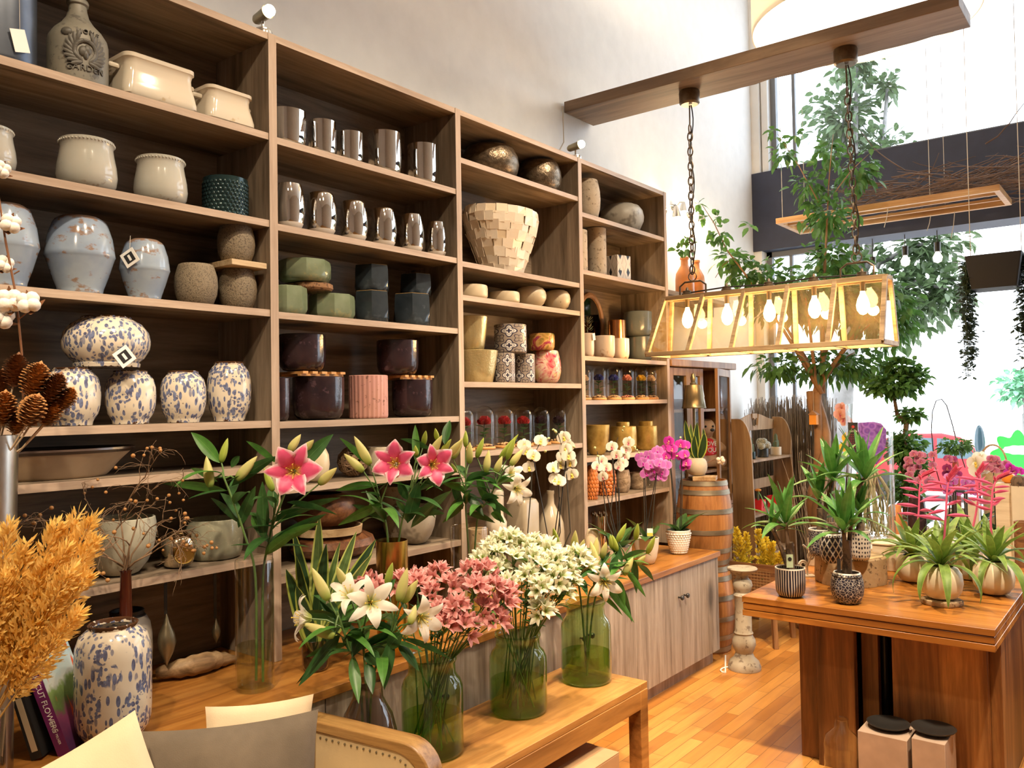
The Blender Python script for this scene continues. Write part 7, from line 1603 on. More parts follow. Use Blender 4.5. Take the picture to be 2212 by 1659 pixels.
M_cel = petal('yellow_celosia', (.62, .48, .03), (.80, .62, .05), (.86, .72, .12))
def celosia(label, c, plumes, n, group, sp=.11):
    rnd = random.Random(n); t = thing('celosia', label, 'plant', c, None, group); 
    part('pot', MB().lathe(potprof('taper', .062, .11, .004, .4), 24), M_white, t); part('soil', MB().lathe([(0, .06), (.05, .06), (.055, .095), (0, .10)], 18), M_soil, t)
    for k in range(n):
        a = k * 2.4; part('leaf', LC[k % 2], None, t, (rnd.uniform(-.03, .03), rnd.uniform(-.03, .03), .10 + rnd.uniform(0, .06)), Quaternion((0, 0, 1), a) @ Quaternion((0, 1, 0), rnd.uniform(-.7, .25)), rnd.uniform(.8, 1.2))
    for dx, dy, hh in plumes:
        b = MB(); tip = V((dx, dy, hh)); base = V((dx * .4, dy * .4, hh * .38))
        for k in range(300):
            f = rnd.random(); c0 = base.lerp(tip, f); w = .046 * (1 - f) ** .7 + .004; a = rnd.random() * TAU; d = V((cos(a), sin(a), rnd.uniform(.3, 1.6))).normalized(); q = c0 + V((cos(a), sin(a), 0)) * w * rnd.random(); b.strip([q, q + d * .014, q + d * .024], [.004, .0065, .001], d.cross(V((rnd.gauss(0, 1), rnd.gauss(0, 1), .3))), nx=1)
        part('flower_plume', b, M_cel, t, sharp=None)
LC = [leafmesh(.10, .026, .8, .2, M_leaf2, 8), leafmesh(.08, .022, .4, .2, M_leaf2, 8)]
celosia('yellow celosia nearest the candlestick in the crate', (-2.335, 5.56, .328), [(-.05, -.03, .44), (.0, .03, .40)], 30, 'yellow celosia in the cane crate')
celosia('yellow celosia on the stool crate side nearer the table', (-2.18, 5.58, .328), [(-.05, -.04, .44), (.04, -.02, .36), (-.03, .04, .38), (.09, .02, .29)], 32, 'yellow celosia in the cane crate')
# ------------------------------------------------------------------ heart shelf with cacti
Y0_ = 6.12; xb_ = on(1581, 1000, 1, Y0_).x; xf_ = on(1627, 1030, 1, Y0_).x; Y1_ = min(7.0, on(1716, 1000, 0, xf_).y); zt_ = on(1590, 905, 1, Y0_).z
hs = thing('heart_shelf', 'pale wooden plant shelf with scrolled sides and a heart cut-out header', 'shelf', (0, 0, 0)); dp_ = xf_ - xb_
def sidepoly():
    P_ = [(xb_, .001), (xf_ + .02, .001), (xf_, .9), (xf_ - .01, 1.25)]
    for k in range(9): a = pi / 2 * k / 8; P_.append((xb_ + dp_ * .35 + (dp_ * .60) * cos(a), 1.27 + (zt_ - 1.27) * sin(a)))
    P_.append((xb_, zt_)); return P_
MXZ = lambda y: Matrix(((1, 0, 0, 0), (0, 0, 1, y), (0, 1, 0, 0), (0, 0, 0, 1)))
for y in (Y0_, Y1_ - .022): part('side_panel', MB().prism(sidepoly(), 0, .022, MXZ(y)), M_oldwood, hs, bev=.003)
zsh = [on(1690, 985, 0, xf_).z, on(1690, 1097, 0, xf_).z, .45, .1]
for z in zsh: part('shelf', bx(xb_, xf_ - .004, Y0_ + .022, Y1_ - .022, z - .018, z), M_oldwood, hs)
L_y = Y1_ - Y0_ - .046; hp_ = []
for k in range(21): u = k / 20; hp_.append((u * L_y, zt_ - .02 + .055 * sin(pi * u) ** 2 + .0))
for k, (u0, u1) in enumerate(((0, .44), (.56, 1))): part('header_board', MB().prism([(u0 * L_y, zt_ - .10)] + [(u1 * L_y, zt_ - .10)] + [p_ for p_ in hp_[::-1] if u0 - .001 <= p_[0] / L_y <= u1 + .001], 0, .016, Matrix(((0, 0, 1, xb_), (1, 0, 0, Y0_ + .023), (0, 1, 0, 0), (0, 0, 0, 1)))), M_oldwood, hs)
ht_ = [(.44 * L_y, zt_ - .10), (.56 * L_y, zt_ - .10), (.56 * L_y, zt_ - .06), (.5 * L_y, zt_ - .075), (.44 * L_y, zt_ - .06)]
part('header_board', MB().prism(ht_, 0, .016, Matrix(((0, 0, 1, xb_), (1, 0, 0, Y0_ + .023), (0, 1, 0, 0), (0, 0, 0, 1)))), M_oldwood, hs)
part('header_board', MB().prism([(.44 * L_y, zt_ - .005), (.47 * L_y, zt_ + .0), (.5 * L_y, zt_ - .015), (.53 * L_y, zt_), (.56 * L_y, zt_ - .005), (.56 * L_y, zt_ + .034), (.44 * L_y, zt_ + .034)], 0, .016, Matrix(((0, 0, 1, xb_), (1, 0, 0, Y0_ + .023), (0, 1, 0, 0), (0, 0, 0, 1)))), M_oldwood, hs)
part('back_rail', bx(xb_, xb_ + .016, Y0_ + .023, Y1_ - .023, zsh[1] + .16, zsh[1] + .24), M_oldwood, hs)
M_cactus = plain('cactus_green', (.10, .14, .07), .6, bump=.3, bs=200); M_cactw = speckle('white_spined_cactus', (.22, .24, .18), (.62, .62, .56), 160, .48, .8, .8)
def cactus(label, px, yt, z, w, m, pm, kind):
    x = (xb_ + xf_) / 2; q = on(px, yt + 30, 0, x); r = w; t = thing('potted_cactus', label, 'cactus', (x, q.y, z + .0012), None, 'cacti on the heart shelf')
    part('pot', MB().lathe(potprof('straight', r, r * 1.55, .004, .5), 24), pm, t); part('soil', MB().lathe([(0, r), (r * .9, r), (r * .9, r * 1.4), (0, r * 1.42)], 16), M_soil, t)
    if kind == 'balls':
        for dx, dy, dz, s in ((0, -.03, 0, .032), (.02, .03, .004, .036), (-.02, 0, .03, .034), (.012, -.01, .035, .03)): part('cactus_ball', MB().ell((dx, dy, r * 1.5 + .022 + dz), s, 14, 10), m, t)
    else:
        for dx, dy, hh in ((0, 0, .12), (.0, .028, .07), (.01, -.026, .06), (-.015, .015, .05)): part('cactus_column', MB().lathe([(.014, 0), (.017, hh * .4), (.014, hh * .85), (0, hh)], 16, (dx, dy, r * 1.42), fn=lambda rr, z, a: rr * (1 + .1 * cos(8 * a))), m, t)
cactus('dark columnar cactus in a teal pot next to the near side of the heart shelf', 1622, 950, zsh[0], .036, M_cactus, M_darkgreen, 'col')
cactus('round white-spined cacti in a dark pot on the heart shelf', 1648, 945, zsh[0], .045, M_cactw, M_bluegl, 'balls')
cactus('tall green cactus in a two-tone cream pot on the heart shelf', 1676, 935, zsh[0], .044, M_cactus, M_creamceram, 'col')
for px, lb in ((1638, 'red square pot with an orange flower on the heart shelf, one nearer the barrel'), (1672, 'red square pot with a cactus on the heart shelf, one nearer the yuccas')):
    x = (xb_ + xf_) / 2; q = on(px, 1080, 0, x); t = thing('red_pot', lb, 'plant', (x, q.y, zsh[1] + .0012), None, 'red square pots'); part('pot', loft([(rrect(.040, .040, .008), 0), (rrect(.046, .046, .008), .09), (rrect(.043, .043, .008), .09), (rrect(.04, .04, .008), .03)]), M_red, t)
    part('label_card', MB().box((.047, .02, .05), (.001, .03, .05)), M_creamspot, t)
    part('stem', MB().tube([(0, 0, .03), (0, 0, .16)], .009, 8), M_cactus, t); part('flower', MB().ell((0, 0, .165), (.026, .026, .012), 12, 6), plain('orange_flower', (.75, .28, .03), .6) if px < 1650 else M_cactus, t)
# ------------------------------------------------------------------ brushwood screen and willow twigs
tw = MB(); rnd = random.Random(21)
c0, c1 = V((-2.92, 7.18, 0)), V((-2.24, 7.22, 0))
for k in range(850):
    f = rnd.random(); p = c0.lerp(c1, f) + V((0, rnd.uniform(-.05, .05), .001)); hh = 1.66 + rnd.uniform(-.14, .05) - .05 * abs(f - .5); P_ = [p]
    for q in range(5): p = p + V((rnd.gauss(0, .012), rnd.gauss(0, .01), hh / 5)); p.x = max(p.x, -2.995); P_.append(p)
    tw.tube(P_, [rnd.uniform(.0035, .0065), .002], 4)
t = solo('brushwood_screen', 'grey-brown brushwood screen of packed twigs behind the heart shelf', 'screen', tw, plain('brushwood', (.21, .165, .13), .85, var=.4), sharp=None)
wl = thing('willow_bundle', 'bundle of pale curly willow twigs in front of the brushwood screen', 'twigs', (-2.20, 6.66, .001))
part('pot', MB().lathe(potprof('cup', .11, .3, .008, .3), 28), M_agedmetal, wl); wt_ = MB()
for k in range(46):
    a = rnd.random() * TAU; p = V((.05 * cos(a), .05 * sin(a), .15)); P_ = [p]; d = V((cos(a) * .05, sin(a) * .05, 1)); hh = rnd.uniform(.7, 1.25)
    for q in range(9): d = (d + V((rnd.gauss(0, .11), rnd.gauss(0, .10), .12))).normalized(); p = p + d * hh / 9; P_.append(p)
    wt_.tube(P_, [.0048, .0014], 5)
part('twigs', wt_, M_twigpale, wl, sharp=None)
# ------------------------------------------------------------------ leafy plants
def foliage(blobs, n, L, W, seed, droop=.5, shell=.55):
    rnd = random.Random(seed); b = MB(); vol = [bl[1][0] * bl[1][1] * bl[1][2] for bl in blobs]; tot = sum(vol)
    for (c, r), v in zip(blobs, vol):
        c = V(c); k_ = max(6, int(n * (v / tot) ** .75 / sum((q / tot) ** .75 for q in vol)))
        for _ in range(k_):
            d = V((rnd.gauss(0, 1), rnd.gauss(0, 1), rnd.gauss(0, 1))).normalized(); rr = (shell + (1 - shell) * rnd.random()) * rnd.uniform(.9, 1.08); p = c + V((d.x * r[0], d.y * r[1], d.z * r[2])) * rr
            dd = (d + V((rnd.gauss(0, .6), rnd.gauss(0, .6), rnd.gauss(0, .4) - droop))).normalized(); l = L * rnd.uniform(.65, 1.15); s = dd.cross(V((rnd.gauss(0, .5), rnd.gauss(0, .5), 1))); s = s.normalized() if s.length > .01 else V((1, 0, 0)); g = V((0, 0, -l * .22))
            b.strip([p, p + dd * l * .33, p + dd * l * .66 + g * .3, p + dd * l + g], [W * .25, W, W * .85, W * .06], s, fold=.25, nx=2)
    return b
fp = V((on(1765, 1000, 1, 6.15).x, 6.15, .001)); fd = depth(fp)
fi = thing('ficus_tree', 'big weeping fig tree with a braided trunk behind the glass lantern', 'tree', fp)
part('pot', MB().lathe(potprof('cup', .20, .34, .012, .4), 36), M_whiteceram, fi); part('soil', MB().lathe([(0, .2), (.18, .2), (.185, .31), (0, .31)], 24), M_soil, fi)
F = lambda x, y, d=0: at(x, y, fd + d) - fp
trk = MB(); base = V((0, 0, .28))
for k in range(3):
    P_ = []; 
    for q in range(15):
        f = q / 14; x = 1765 + 14 * sin(f * 9 + k * 2.1) + (-6 if f > .6 else 4) ; pt = base.lerp(F(1768, 845), f) + V((.030 * cos(f * 8 + k * 2.09), .030 * sin(f * 8 + k * 2.09), 0)) + V((.03 * sin(f * 11), 0, 0)); P_.append(pt)
    trk.tube(P_, [.040, .030], 8)
tops = [(1690, 700, .1), (1740, 640, -.2), (1780, 560, .1), (1830, 640, .2), (1880, 700, -.1), (1920, 640, .0), (1790, 400, .1), (1640, 620, .0), (1570, 540, -.1), (1850, 760, .2), (1720, 760, -.1)]
for x, y, d in tops:
    a = F(1768, 850) + V((random.uniform(-.03, .03), random.uniform(-.03, .03), 0)); e = F(x, y, d); m = a.lerp(e, .45) + V((0, 0, .1)); trk.tube([a * (1 - f) ** 2 + m * 2 * f * (1 - f) + e * f * f for f in [k / 7 for k in range(8)]], [.018, .005], 6)
for x0, y0, x1, y1 in ((1570, 540, 1515, 440), (1790, 400, 1800, 290), (1800, 420, 1880, 330), (1770, 440, 1680, 290), (1580, 560, 1545, 600)): trk.tube([F(x0, y0), F((x0 + x1) / 2, (y0 + y1) / 2 - 8), F(x1, y1)], [.005, .002], 5)
part('trunk', trk, plain('ficus_bark', (.30, .17, .09), .7, bump=.3, bs=40, var=.25), fi, sharp=None)
px_ = fd / FPX
bl = [((1790, 650, 0), (.52, .45, .20)), ((1700, 640, .0), (.36, .40, .20)), ((1880, 660, .0), (.34, .40, .26)), ((1640, 600, .0), (.24, .26, .16)), ((1930, 700, 0), (.18, .25, .20)), ((1790, 790, .1), (.42, .35, .12)), ((1680, 790, 0), (.22, .25, .10)), ((1800, 560, .1), (.24, .24, .20)), ((1790, 460, .1), (.22, .2, .20)), ((1750, 400, .1), (.16, .16, .14)), ((1850, 370, .1), (.16, .16, .16)), ((1790, 330, .1), (.12, .12, .12)), ((1580, 560, 0), (.12, .14, .10)), ((1560, 500, 0), (.08, .08, .10)), ((1880, 790, .1), (.22, .25, .12)), ((1690, 330, .1), (.10, .10, .12))]
fo = foliage([(F(x, y, d), r) for (x, y, d), r in bl], 3300, .078, .019, 4, .55, .25)
part('foliage', fo, M_ficus, fi, sharp=None)
stray = foliage([(F(x, y, d), (.03, .03, .03)) for x, y, d in ((1510, 440, 0), (1522, 470, 0), (1550, 470, 0), (1535, 520, 0), (1670, 280, 0), (1690, 300, 0), (1720, 290, 0), (1880, 320, 0), (1885, 350, 0), (1465, 540, -.2), (1490, 535, -.2), (1480, 515, -.2), (1620, 485, .1))], 70, .075, .019, 9, .2, .2)
part('stray_leaves', stray, M_ficus, fi, sharp=None)
q = F(1758, 905, -.08) + fp; bhs = thing('birdhouse', 'tiny orange birdhouse hanging on the fig trunk', 'birdhouse', q + V((0, 0, -.04)))
part('house', MB().box((0, 0, .035), (.05, .05, .07)), plain('orange_card', (.70, .28, .03), .6), bhs); part('roof', MB().prism([(-.035, .07), (.035, .07), (0, .10)], -.03, .03, Matrix(((1, 0, 0, 0), (0, 0, 1, 0), (0, 1, 0, 0), (0, 0, 0, 1)))), M_hutch, bhs); part('string', MB().tube([(0, 0, .10), (0, .0, .25)], .0015, 5), M_stringm, bhs)
# ------------------------------------------------------------------ tall glass cylinder with the vanda orchid
gc = V((on(1885, 1200, 1, 4.84).x, 4.84, TZ + cbh + .0115)); gd = depth(gc); gr = 50 * gd / FPX / 1.06; gh = at(1885, 872, gd).z - gc.z
gl = thing('tall_glass_cylinder', 'tall clear glass cylinder with a purple orchid picture card and hanging roots', 'vase', gc)
part('glass_body', MB().lathe([(0, .006), (gr, 0), (gr, gh), (gr - .004, gh), (gr - .004, .012), (0, .012)], 56), M_clear, gl)
rt = MB(); rnd = random.Random(8)
for k in range(40):
    a = rnd.random() * TAU; p = V((.02 * cos(a), .02 * sin(a), gh * .52)); P_ = [p]; d = V((cos(a) * .35, sin(a) * .35, -1))
    for q in range(9): d = (d + V((rnd.gauss(0, .22), rnd.gauss(0, .22), -.25))).normalized(); p = p + d * .055; rr = sqrt(p.x ** 2 + p.y ** 2); p = V((p.x * min(1, (gr - .02) / max(rr, 1e-6)), p.y * min(1, (gr - .02) / max(rr, 1e-6)), max(p.z, .02))); P_.append(p)
    rt.tube(P_, [.0045, .003], 5)
part('hanging_roots', rt, speckle('orchid_roots', (.40, .34, .20), (.24, .2, .1), 40, .5, .8, .2), gl, sharp=None)
for k in range(8): part('leaf', leafmesh(.26, .016, .9, .4, M_yucca, 9) if k == 0 else [c for c in gl.children if c.name.startswith('leaf')][0].data, None, gl, (0, 0, gh * .54 + .012 * k), Quaternion((0, 0, 1), pi * (k % 2) + .3) @ Quaternion((0, 1, 0), -.35), .42)
def vanda():
    t = NT('purple_orchid_picture'); x, y, z = t.sep(t.co()); v = t.n('TexVoronoi', {'Vector': t.co(), 'Scale': 28.0}, feature='F1'); c = t.ramp(v.outputs[0], [(.0, (.30, .10, .45)), (.3, (.16, .05, .42)), (.55, (.36, .16, .62)), (.8, (.12, .03, .30))]); c = t.mix(t.ramp(z, [(.10, 0.), (.17, 1.)]), c, t.mix(.5, c, (.62, .25, .60))); t.bsdf(c, .4); return t.m
zc_ = at(1890, 952, gd).z - gc.z; Mc = Matrix.Translation((0, 0, zc_)) @ Matrix.Rotation(R(22), 4, 'Z')
pc = part('picture_card', MB().box((-.085, -.02, .02), (.052, .002, .165)), M_black, gl); pc.matrix_basis = Mc
text('vanda', .018, .0006, M_white, 'card_lettering', pc, Matrix.Translation((-.085, -.0216, .055)) @ Matrix.Rotation(pi / 2, 4, 'X'))
part('card_emblem', MB().lathe([(0, 0), (.008, 0), (.008, .001), (0, .001)], 14), M_red, pc, (-.085, -.021, .078), Quaternion((1, 0, 0), pi / 2))
dots = MB()
for j in range(7):
    for i in range(5): dots.box((-.104 + .0095 * i, -.0212, .035 - .012 * j), (.003, .0008, .003))
part('card_dots', dots, M_red, pc)
vp_ = [(-.058, .10), (.02, .105), (.06, .095), (.085, .06), (.08, -.02), (.06, -.09), (.03, -.13), (0, -.11), (-.02, -.06), (-.058, -.05)]
pv = part('picture_flowers', MB().prism(vp_, -.001, .001, Matrix(((1, 0, 0, 0), (0, 0, 1, -.018), (0, 1, 0, 0), (0, 0, 0, 1)))), vanda(), gl); pv.matrix_basis = Mc
# ------------------------------------------------------------------ display tables by the door
dt = thing('display_table', 'long plant display table by the shop door with a brown wooden end panel', 'table', (0, 0, 0)); DZ = .74
part('tabletop', bx(-1.75, 1.2, 5.36, 6.5, DZ - .04, DZ), M_creamwood, dt); part('end_panel', bx(-.80, 1.2, 5.40, 5.44, .001, DZ - .041), M_tableleg, dt)
for x in (-1.70, 1.1):
    for y in (5.42, 6.4): part('leg', bx(x, x + .06, y, y + .06, .001, DZ - .041), M_tableleg, dt)
def bonsai(label, px, Y, zb, blobs, n, L, W, limb, pm, pr=.07, ph=.08, seed=0, lm=None, tm=None):
    p = on(px, 1000, 1, Y); p.z = zb + .0012; d = depth(p); t = thing('bonsai_tree', label, 'plant', p); G_ = lambda x, y, dd=0: at(x, y, d + dd) - p
    part('pot', MB().lathe(potprof('cup', pr, ph, .006, .4), 30), pm, t); part('trunk', MB().tube([V((0, 0, ph * .7))] + [G_(x, y) for x, y in limb], [.028, .010], 8), tm or M_trunk, t)
    part('foliage', foliage([(G_(x, y), (r * d / FPX, r * d / FPX * .9, r2 * d / FPX)) for x, y, r, r2 in blobs], n, L, W, seed, .15, .3), lm or M_ficus, t, sharp=None)
bonsai('large bonsai with layered dark leaf pads beside the glass cylinder', 1955, 6.1, DZ, [(1930, 830, 62, 26), (1975, 815, 34, 20), (1965, 895, 30, 14), (1952, 965, 44, 36), (1975, 1000, 30, 30), (1950, 1055, 36, 34), (1945, 790, 40, 16)], 2000, .05, .016, [(1958, 1060), (1952, 980), (1958, 915), (1938, 895), (1930, 850)], M_terra, .09, .10, 3)
bonsai('small round-headed bonsai with red stems in a fluted white pot', 2064, 5.95, DZ + .11, [(2065, 962, 36, 15), (2045, 968, 18, 10), (2085, 965, 18, 10)], 260, .035, .010, [(2064, 1000), (2062, 985)], M_whiteceram, .06, .09, 4, None, plain('red_stem', (.35, .07, .05), .6))
solo('upturned_box', 'small cream stand under the round-headed bonsai', 'stand', MB().box((0, 0, .054), (.16, .16, .108)), M_creamwood, (on(2064, 1000, 1, 5.95).x, 5.95, DZ + .001))
OF['t'] = orchid_flower(petal('dusty_rose_orchid', (.45, .08, .18), (.58, .17, .30), (.66, .36, .40)), M_orchr)
def dorch(label, px, Y, stem, fl, k, seed, pm=M_creamceram, fs=1.0, base=DZ):
    p = on(px, 1080, 1, Y); p.z = base + .0012; orchid(label, (p, .055, .10, 'tulip', pm, None), [(stem, fl, [])], k, 4, 'orchids on the display table', seed, fs)
rr_ = lambda cx, cy, w, h, n, s: [(cx + random.Random(s + q).uniform(-w, w), cy + random.Random(s + q + 50).uniform(-h, h), random.Random(s + q + 90).uniform(-.04, .04)) for q in range(n)]
dorch('dusty pink orchid spray beside the bonsai on the display table', 1985, 5.75, [(1985, 1070, 0), (1982, 1020, 0), (1985, 985, 0)], rr_(1985, 1010, 32, 32, 22, 1), 't', 1, fs=.75)
dorch('dark plum orchid on the display table', 2052, 5.75, [(2052, 1070, 0), (2053, 1020, 0)], rr_(2054, 1008, 16, 18, 7, 2), 'd', 2, fs=.8)
dorch('lilac orchid behind the tallest pink bract', 2055, 5.5, [(2056, 1090, 0), (2056, 1050, 0)], rr_(2056, 1048, 18, 18, 8, 3), 'p', 3, fs=.8)
dorch('pale lilac orchid in the middle of the display table', 2098, 5.78, [(2090, 1090, 0), (2090, 1055, 0)], rr_(2092, 1052, 18, 12, 7, 4), 'p', 4, fs=.8)
dorch('large white orchid in front of the van', 2115, 5.8, [(2116, 1070, 0), (2114, 1010, 0)], [(2108, 1000, 0), (2118, 992, .02), (2112, 1015, -.01), (2122, 1008, 0)], 'w', 5, fs=1.5)
dorch('soft pink orchid above the woven basket', 2148, 5.7, [(2148, 1075, 0), (2146, 1015, 0)], rr_(2150, 1004, 24, 14, 14, 6), 't', 6, fs=.75)
dorch('magenta orchid next to the pumpkin', 2138, 5.64, [(2190, 1080, 0), (2188, 1030, 0)], rr_(2188, 1020, 16, 12, 9, 7), 'm', 7, fs=.8)
dorch('yellow orchid behind the yucca leaves', 1828, 5.9, [(1840, 1010, 0), (1830, 950, 0), (1812, 925, 0)], [(1832, 945, 0), (1842, 955, 0), (1826, 965, 0), (1835, 975, 0), (1845, 940, .02)], 'y', 9, fs=1.2)
dorch('peach orchid blooms left of the glass cylinder', 1822, 6.2, [(1830, 990, 0), (1828, 900, 0)], [(1815, 895, 0), (1822, 905, 0), (1828, 912, 0), (1818, 882, .02)], 'k', 11, fs=1.3)
p, r, h = fity(2166, 2200, 1022, DZ + .06, 5.5); zt_p = p.z + h; h = 1.5 * r; p.z = zt_p - h
pk = thing('pumpkin', 'round orange pumpkin on the display table', 'pumpkin', p); part('body', MB().lathe([(0, .0), (.5 * r, .0), (.9 * r, .2 * h), (r, .5 * h), (.85 * r, .82 * h), (.4 * r, .98 * h), (0, .93 * h)], 48, fn=lambda rr, z, a: rr * (1 - .06 * abs(sin(5 * a)))), plain('pumpkin_skin', (.80, .27, .02), .4), pk); part('stalk', MB().tube([(0, 0, .9 * h), (.006, 0, 1.1 * h)], [.008, .006], 7), M_twig, pk)
solo('pumpkin_stand', 'low cream block under the pumpkin', 'stand', MB().box((0, 0, (p.z - DZ - .002) / 2), (.12, .12, p.z - DZ - .002)), M_creamwood, (p.x, p.y, DZ + .001))
p, r, h = fity(2122, 2180, 1002, DZ, 6.12); bk_ = thing('woven_basket', 'pale woven basket behind the soft pink orchid', 'basket', p); part('weave', MB().lathe(potprof('taper', r, h, .01, .3), 48, fn=lambda rr, z, a: rr * (1 + .02 * sin(24 * a) * (1 if int(z / .02) % 2 else -1))), M_palewood, bk_); part('handle', MB().tube([(r * cos(pi * k / 12), 0, h + .12 * sin(pi * k / 12)) for k in range(13)], .006, 6), M_palewood, bk_)
p, r, h = fity(2086, 2122, 1084, DZ, 5.56); solo('cream_cube_pot', 'square cream pot behind the pink bracts', 'pot', loft([(rrect(r * .8, r * .8, .008), 0), (rrect(r * .88, r * .88, .008), h), (rrect(r * .8, r * .8, .008), h), (rrect(r * .78, r * .78, .008), h * .4)]), M_creamceram, p)
p, r, h = fity(2188, 2226, 1050, DZ, 5.42); cb2 = thing('cactus_box', 'brown ball cactus in a cream box pot at the photo edge', 'cactus', p); part('pot', loft([(rrect(r * .85, r * .85, .008), 0), (rrect(r * .9, r * .9, .008), h), (rrect(r * .8, r * .8, .008), h), (rrect(r * .78, r * .78, .008), h * .5)]), M_creamceram, cb2); part('cactus_ball', MB().lathe([(0, h * .9), (r * .8, h * .95), (r * .95, h + r * .6), (r * .7, h + r * 1.2), (0, h + r * 1.5)], 40, fn=lambda rr, z, a: rr * (1 + .07 * cos(12 * a))), M_trunk, cb2)
p, r, h = fity(2066, 2090, 1062, DZ, 5.39); ln = MB()
for sx in (-1, 1):
    for sy in (-1, 1): ln.merge(slabbar((sx * r, sy * r, 0), (sx * r, sy * r, h), .008, .008))
    ln.merge(slabbar((sx * r, -r, h), (sx * r, r, h), .008, .008)); ln.merge(slabbar((-r, sx * r, h), (r, sx * r, h), .008, .008)); ln.merge(slabbar((-r, sx * r, .004), (r, sx * r, .004), .008, .008)); ln.merge(slabbar((sx * r, -r, .004), (sx * r, r, .004), .008, .008))
solo('black_lantern', 'small black metal lantern frame among the orchids', 'lantern', ln, M_dark, (p.x, p.y, p.z))
p, r, h = fity(1962, 2004, 1075, DZ, 5.46); solo('brown_pot', 'round dark brown pot behind the first pink bract', 'pot', MB().lathe(potprof('round', r, h, .006, .4), 32), M_plum, p)
p, r, h = fity(1922, 1952, 1092, DZ, 5.40); tp_ = thing('terracotta_pot', 'terracotta pot with a square paper tag beside the glass cylinder', 'pot', p); part('body', MB().lathe(potprof('round', r, h, .006, .4), 32), M_terra, tp_); tg = part('paper_tag', MB().box((0, 0, 0), (.055, .0015, .055)), M_paper, tp_, (-.01, -r - .004, h * .9), Quaternion((0, 0, 1), YAW) @ Quaternion((0, 1, 0), .75))
celosia('yellow celosia at the photo edge on the display table', (on(2225, 1100, 1, 5.62).x, 5.62, DZ + .0012), [(-.03, -.02, .22), (.03, .0, .2), (-.01, .03, .24)], 16, 'yellow celosia on the display table')
p, r, h = fity(2194, 2235, 1128, .60, 5.22); solo('brown_basket', 'brown wicker basket at the photo edge beside the table', 'basket', MB().lathe(potprof('straight', r, h, .01, .3), 36, fn=lambda rr, z, a: rr * (1 + .02 * sin(20 * a))), M_wicker, p); solo('basket_stand', 'dark wooden stand under the brown basket', 'stand', MB().box((0, 0, .30), (.10, .10, .599)), M_tableleg, (p.x, p.y, .001))
hp0 = on(2030, 1060, 1, 6.2); hd = depth(hp0); hp0.z = DZ + .0012; hoop = MB(); L_ = lambda x, y: at(x, y, hd) - hp0
hoop.tube([L_(2035, 1060), L_(2018, 1000), L_(2012, 930), L_(2014, 890), L_(2022, 866), L_(2034, 862), L_(2045, 876), L_(2058, 920), L_(2068, 960), L_(2085, 1010)], .0035, 6); solo('wire_hoop', 'thin dark wire plant hoop in front of the red car', 'hoop', hoop, M_dark, hp0)
# dark furry seat pad in the shade beside the table leg
fz = foliage([((0, 0, .0), (.11, .07, .22))], 900, .05, .006, 12, .4, .85); fz.ell((0, 0, 0), (.105, .065, .215), 16, 12)
solo('fur_cushion', 'dark furry cushion in the shade behind the table leg', 'cushion', fz, plain('dark_fur', (.05, .035, .025), .9, var=.5), (on(2150, 1490, 1, 5.25).x, 5.26, .245), sharp=None)
# ------------------------------------------------------------------ things hung near the shop door
fz_ = 3.10; hf = thing('timber_rack', 'long pale timber rack hung on wires below the lintel, heaped with twigs', 'rack', (-1.68, 6.98, fz_)); fx0, fx1, fy0, fy1 = -.80, .80, -.27, .27
M_rack = wood('rack_pine', (.34, .16, .05), (.54, .30, .12), (.64, .40, .18), 'x', .8, .5, knots=False)
for y in (fy0, fy1): part('rail', bx(fx0, fx1, y - .02, y + .02, 0, .045), M_rack, hf, bev=.002)
for x in (fx0 + .02, fx1 - .02): part('end_rail', bx(x - .02, x + .02, fy0 + .02, fy1 - .02, 0, .045), M_rack, hf, bev=.002)
for y in (-.1, .1): part('slat', bx(fx0 + .04, fx1 - .04, y - .012, y + .012, .01, .03), M_rack, hf)
for x in (fx0 + .05, fx1 - .45):
    for y in (fy0, fy1): part('wire', MB().tube([(x, y, .045), (x, y, 5.6 - fz_)], .0025, 5), M_stringm, hf)
tw = MB(); rnd = random.Random(31)
for k in range(330):
    p = V((rnd.uniform(-.05, 1.5), rnd.gauss(0, .17), .06 + abs(rnd.gauss(0, .10)) * 1.0)); d = V((rnd.choice((-1, 1)), rnd.gauss(0, .45), rnd.gauss(.05, .22))).normalized(); P_ = [p]
    for q in range(6): d = (d + V((rnd.gauss(0, .14), rnd.gauss(0, .14), rnd.gauss(0, .1)))).normalized(); p = p + d * rnd.uniform(.04, .10); P_.append(V((p.x, p.y, max(p.z, .055))))
    tw.tube(P_, [.0055, .002], 5)
part('twig_heap', tw, plain('dark_twigs', (.13, .075, .05), .8, var=.3), hf, sharp=None)
for x, y, l in ((.25, .24, .12), (.42, .24, .2), (.05, -.24, .14)): part('loose_string', MB().tube([(x, y, .0), (x - .01, y, -l * .5), (x - .03, y, -l)], .003, 5), M_stringm, hf)
bq = on(2152, 590, 1, 6.0); bp_ = thing('hanging_planter', 'black square hanging planter with trailing strings of leaves at both sides', 'planter', (bq.x, 6.0, 2.33))
part('pot', loft([(rrect(.125, .12, .01), 0), (rrect(.155, .13, .01), .21), (rrect(.148, .124, .01), .21), (rrect(.12, .11, .01), .05)]), plain('planter_black', (.006, .006, .008), .7), bp_)
for x in (-.14, .14): part('hanging_wire', MB().tube([(x, 0, .20), (x, 0, 5.6 - 2.33)], .0025, 5), M_stringm, bp_)
M_trail = leafmat('string_leaf', (.05, .08, .04), (.08, .11, .06), None, trans=.2, stripes=0)
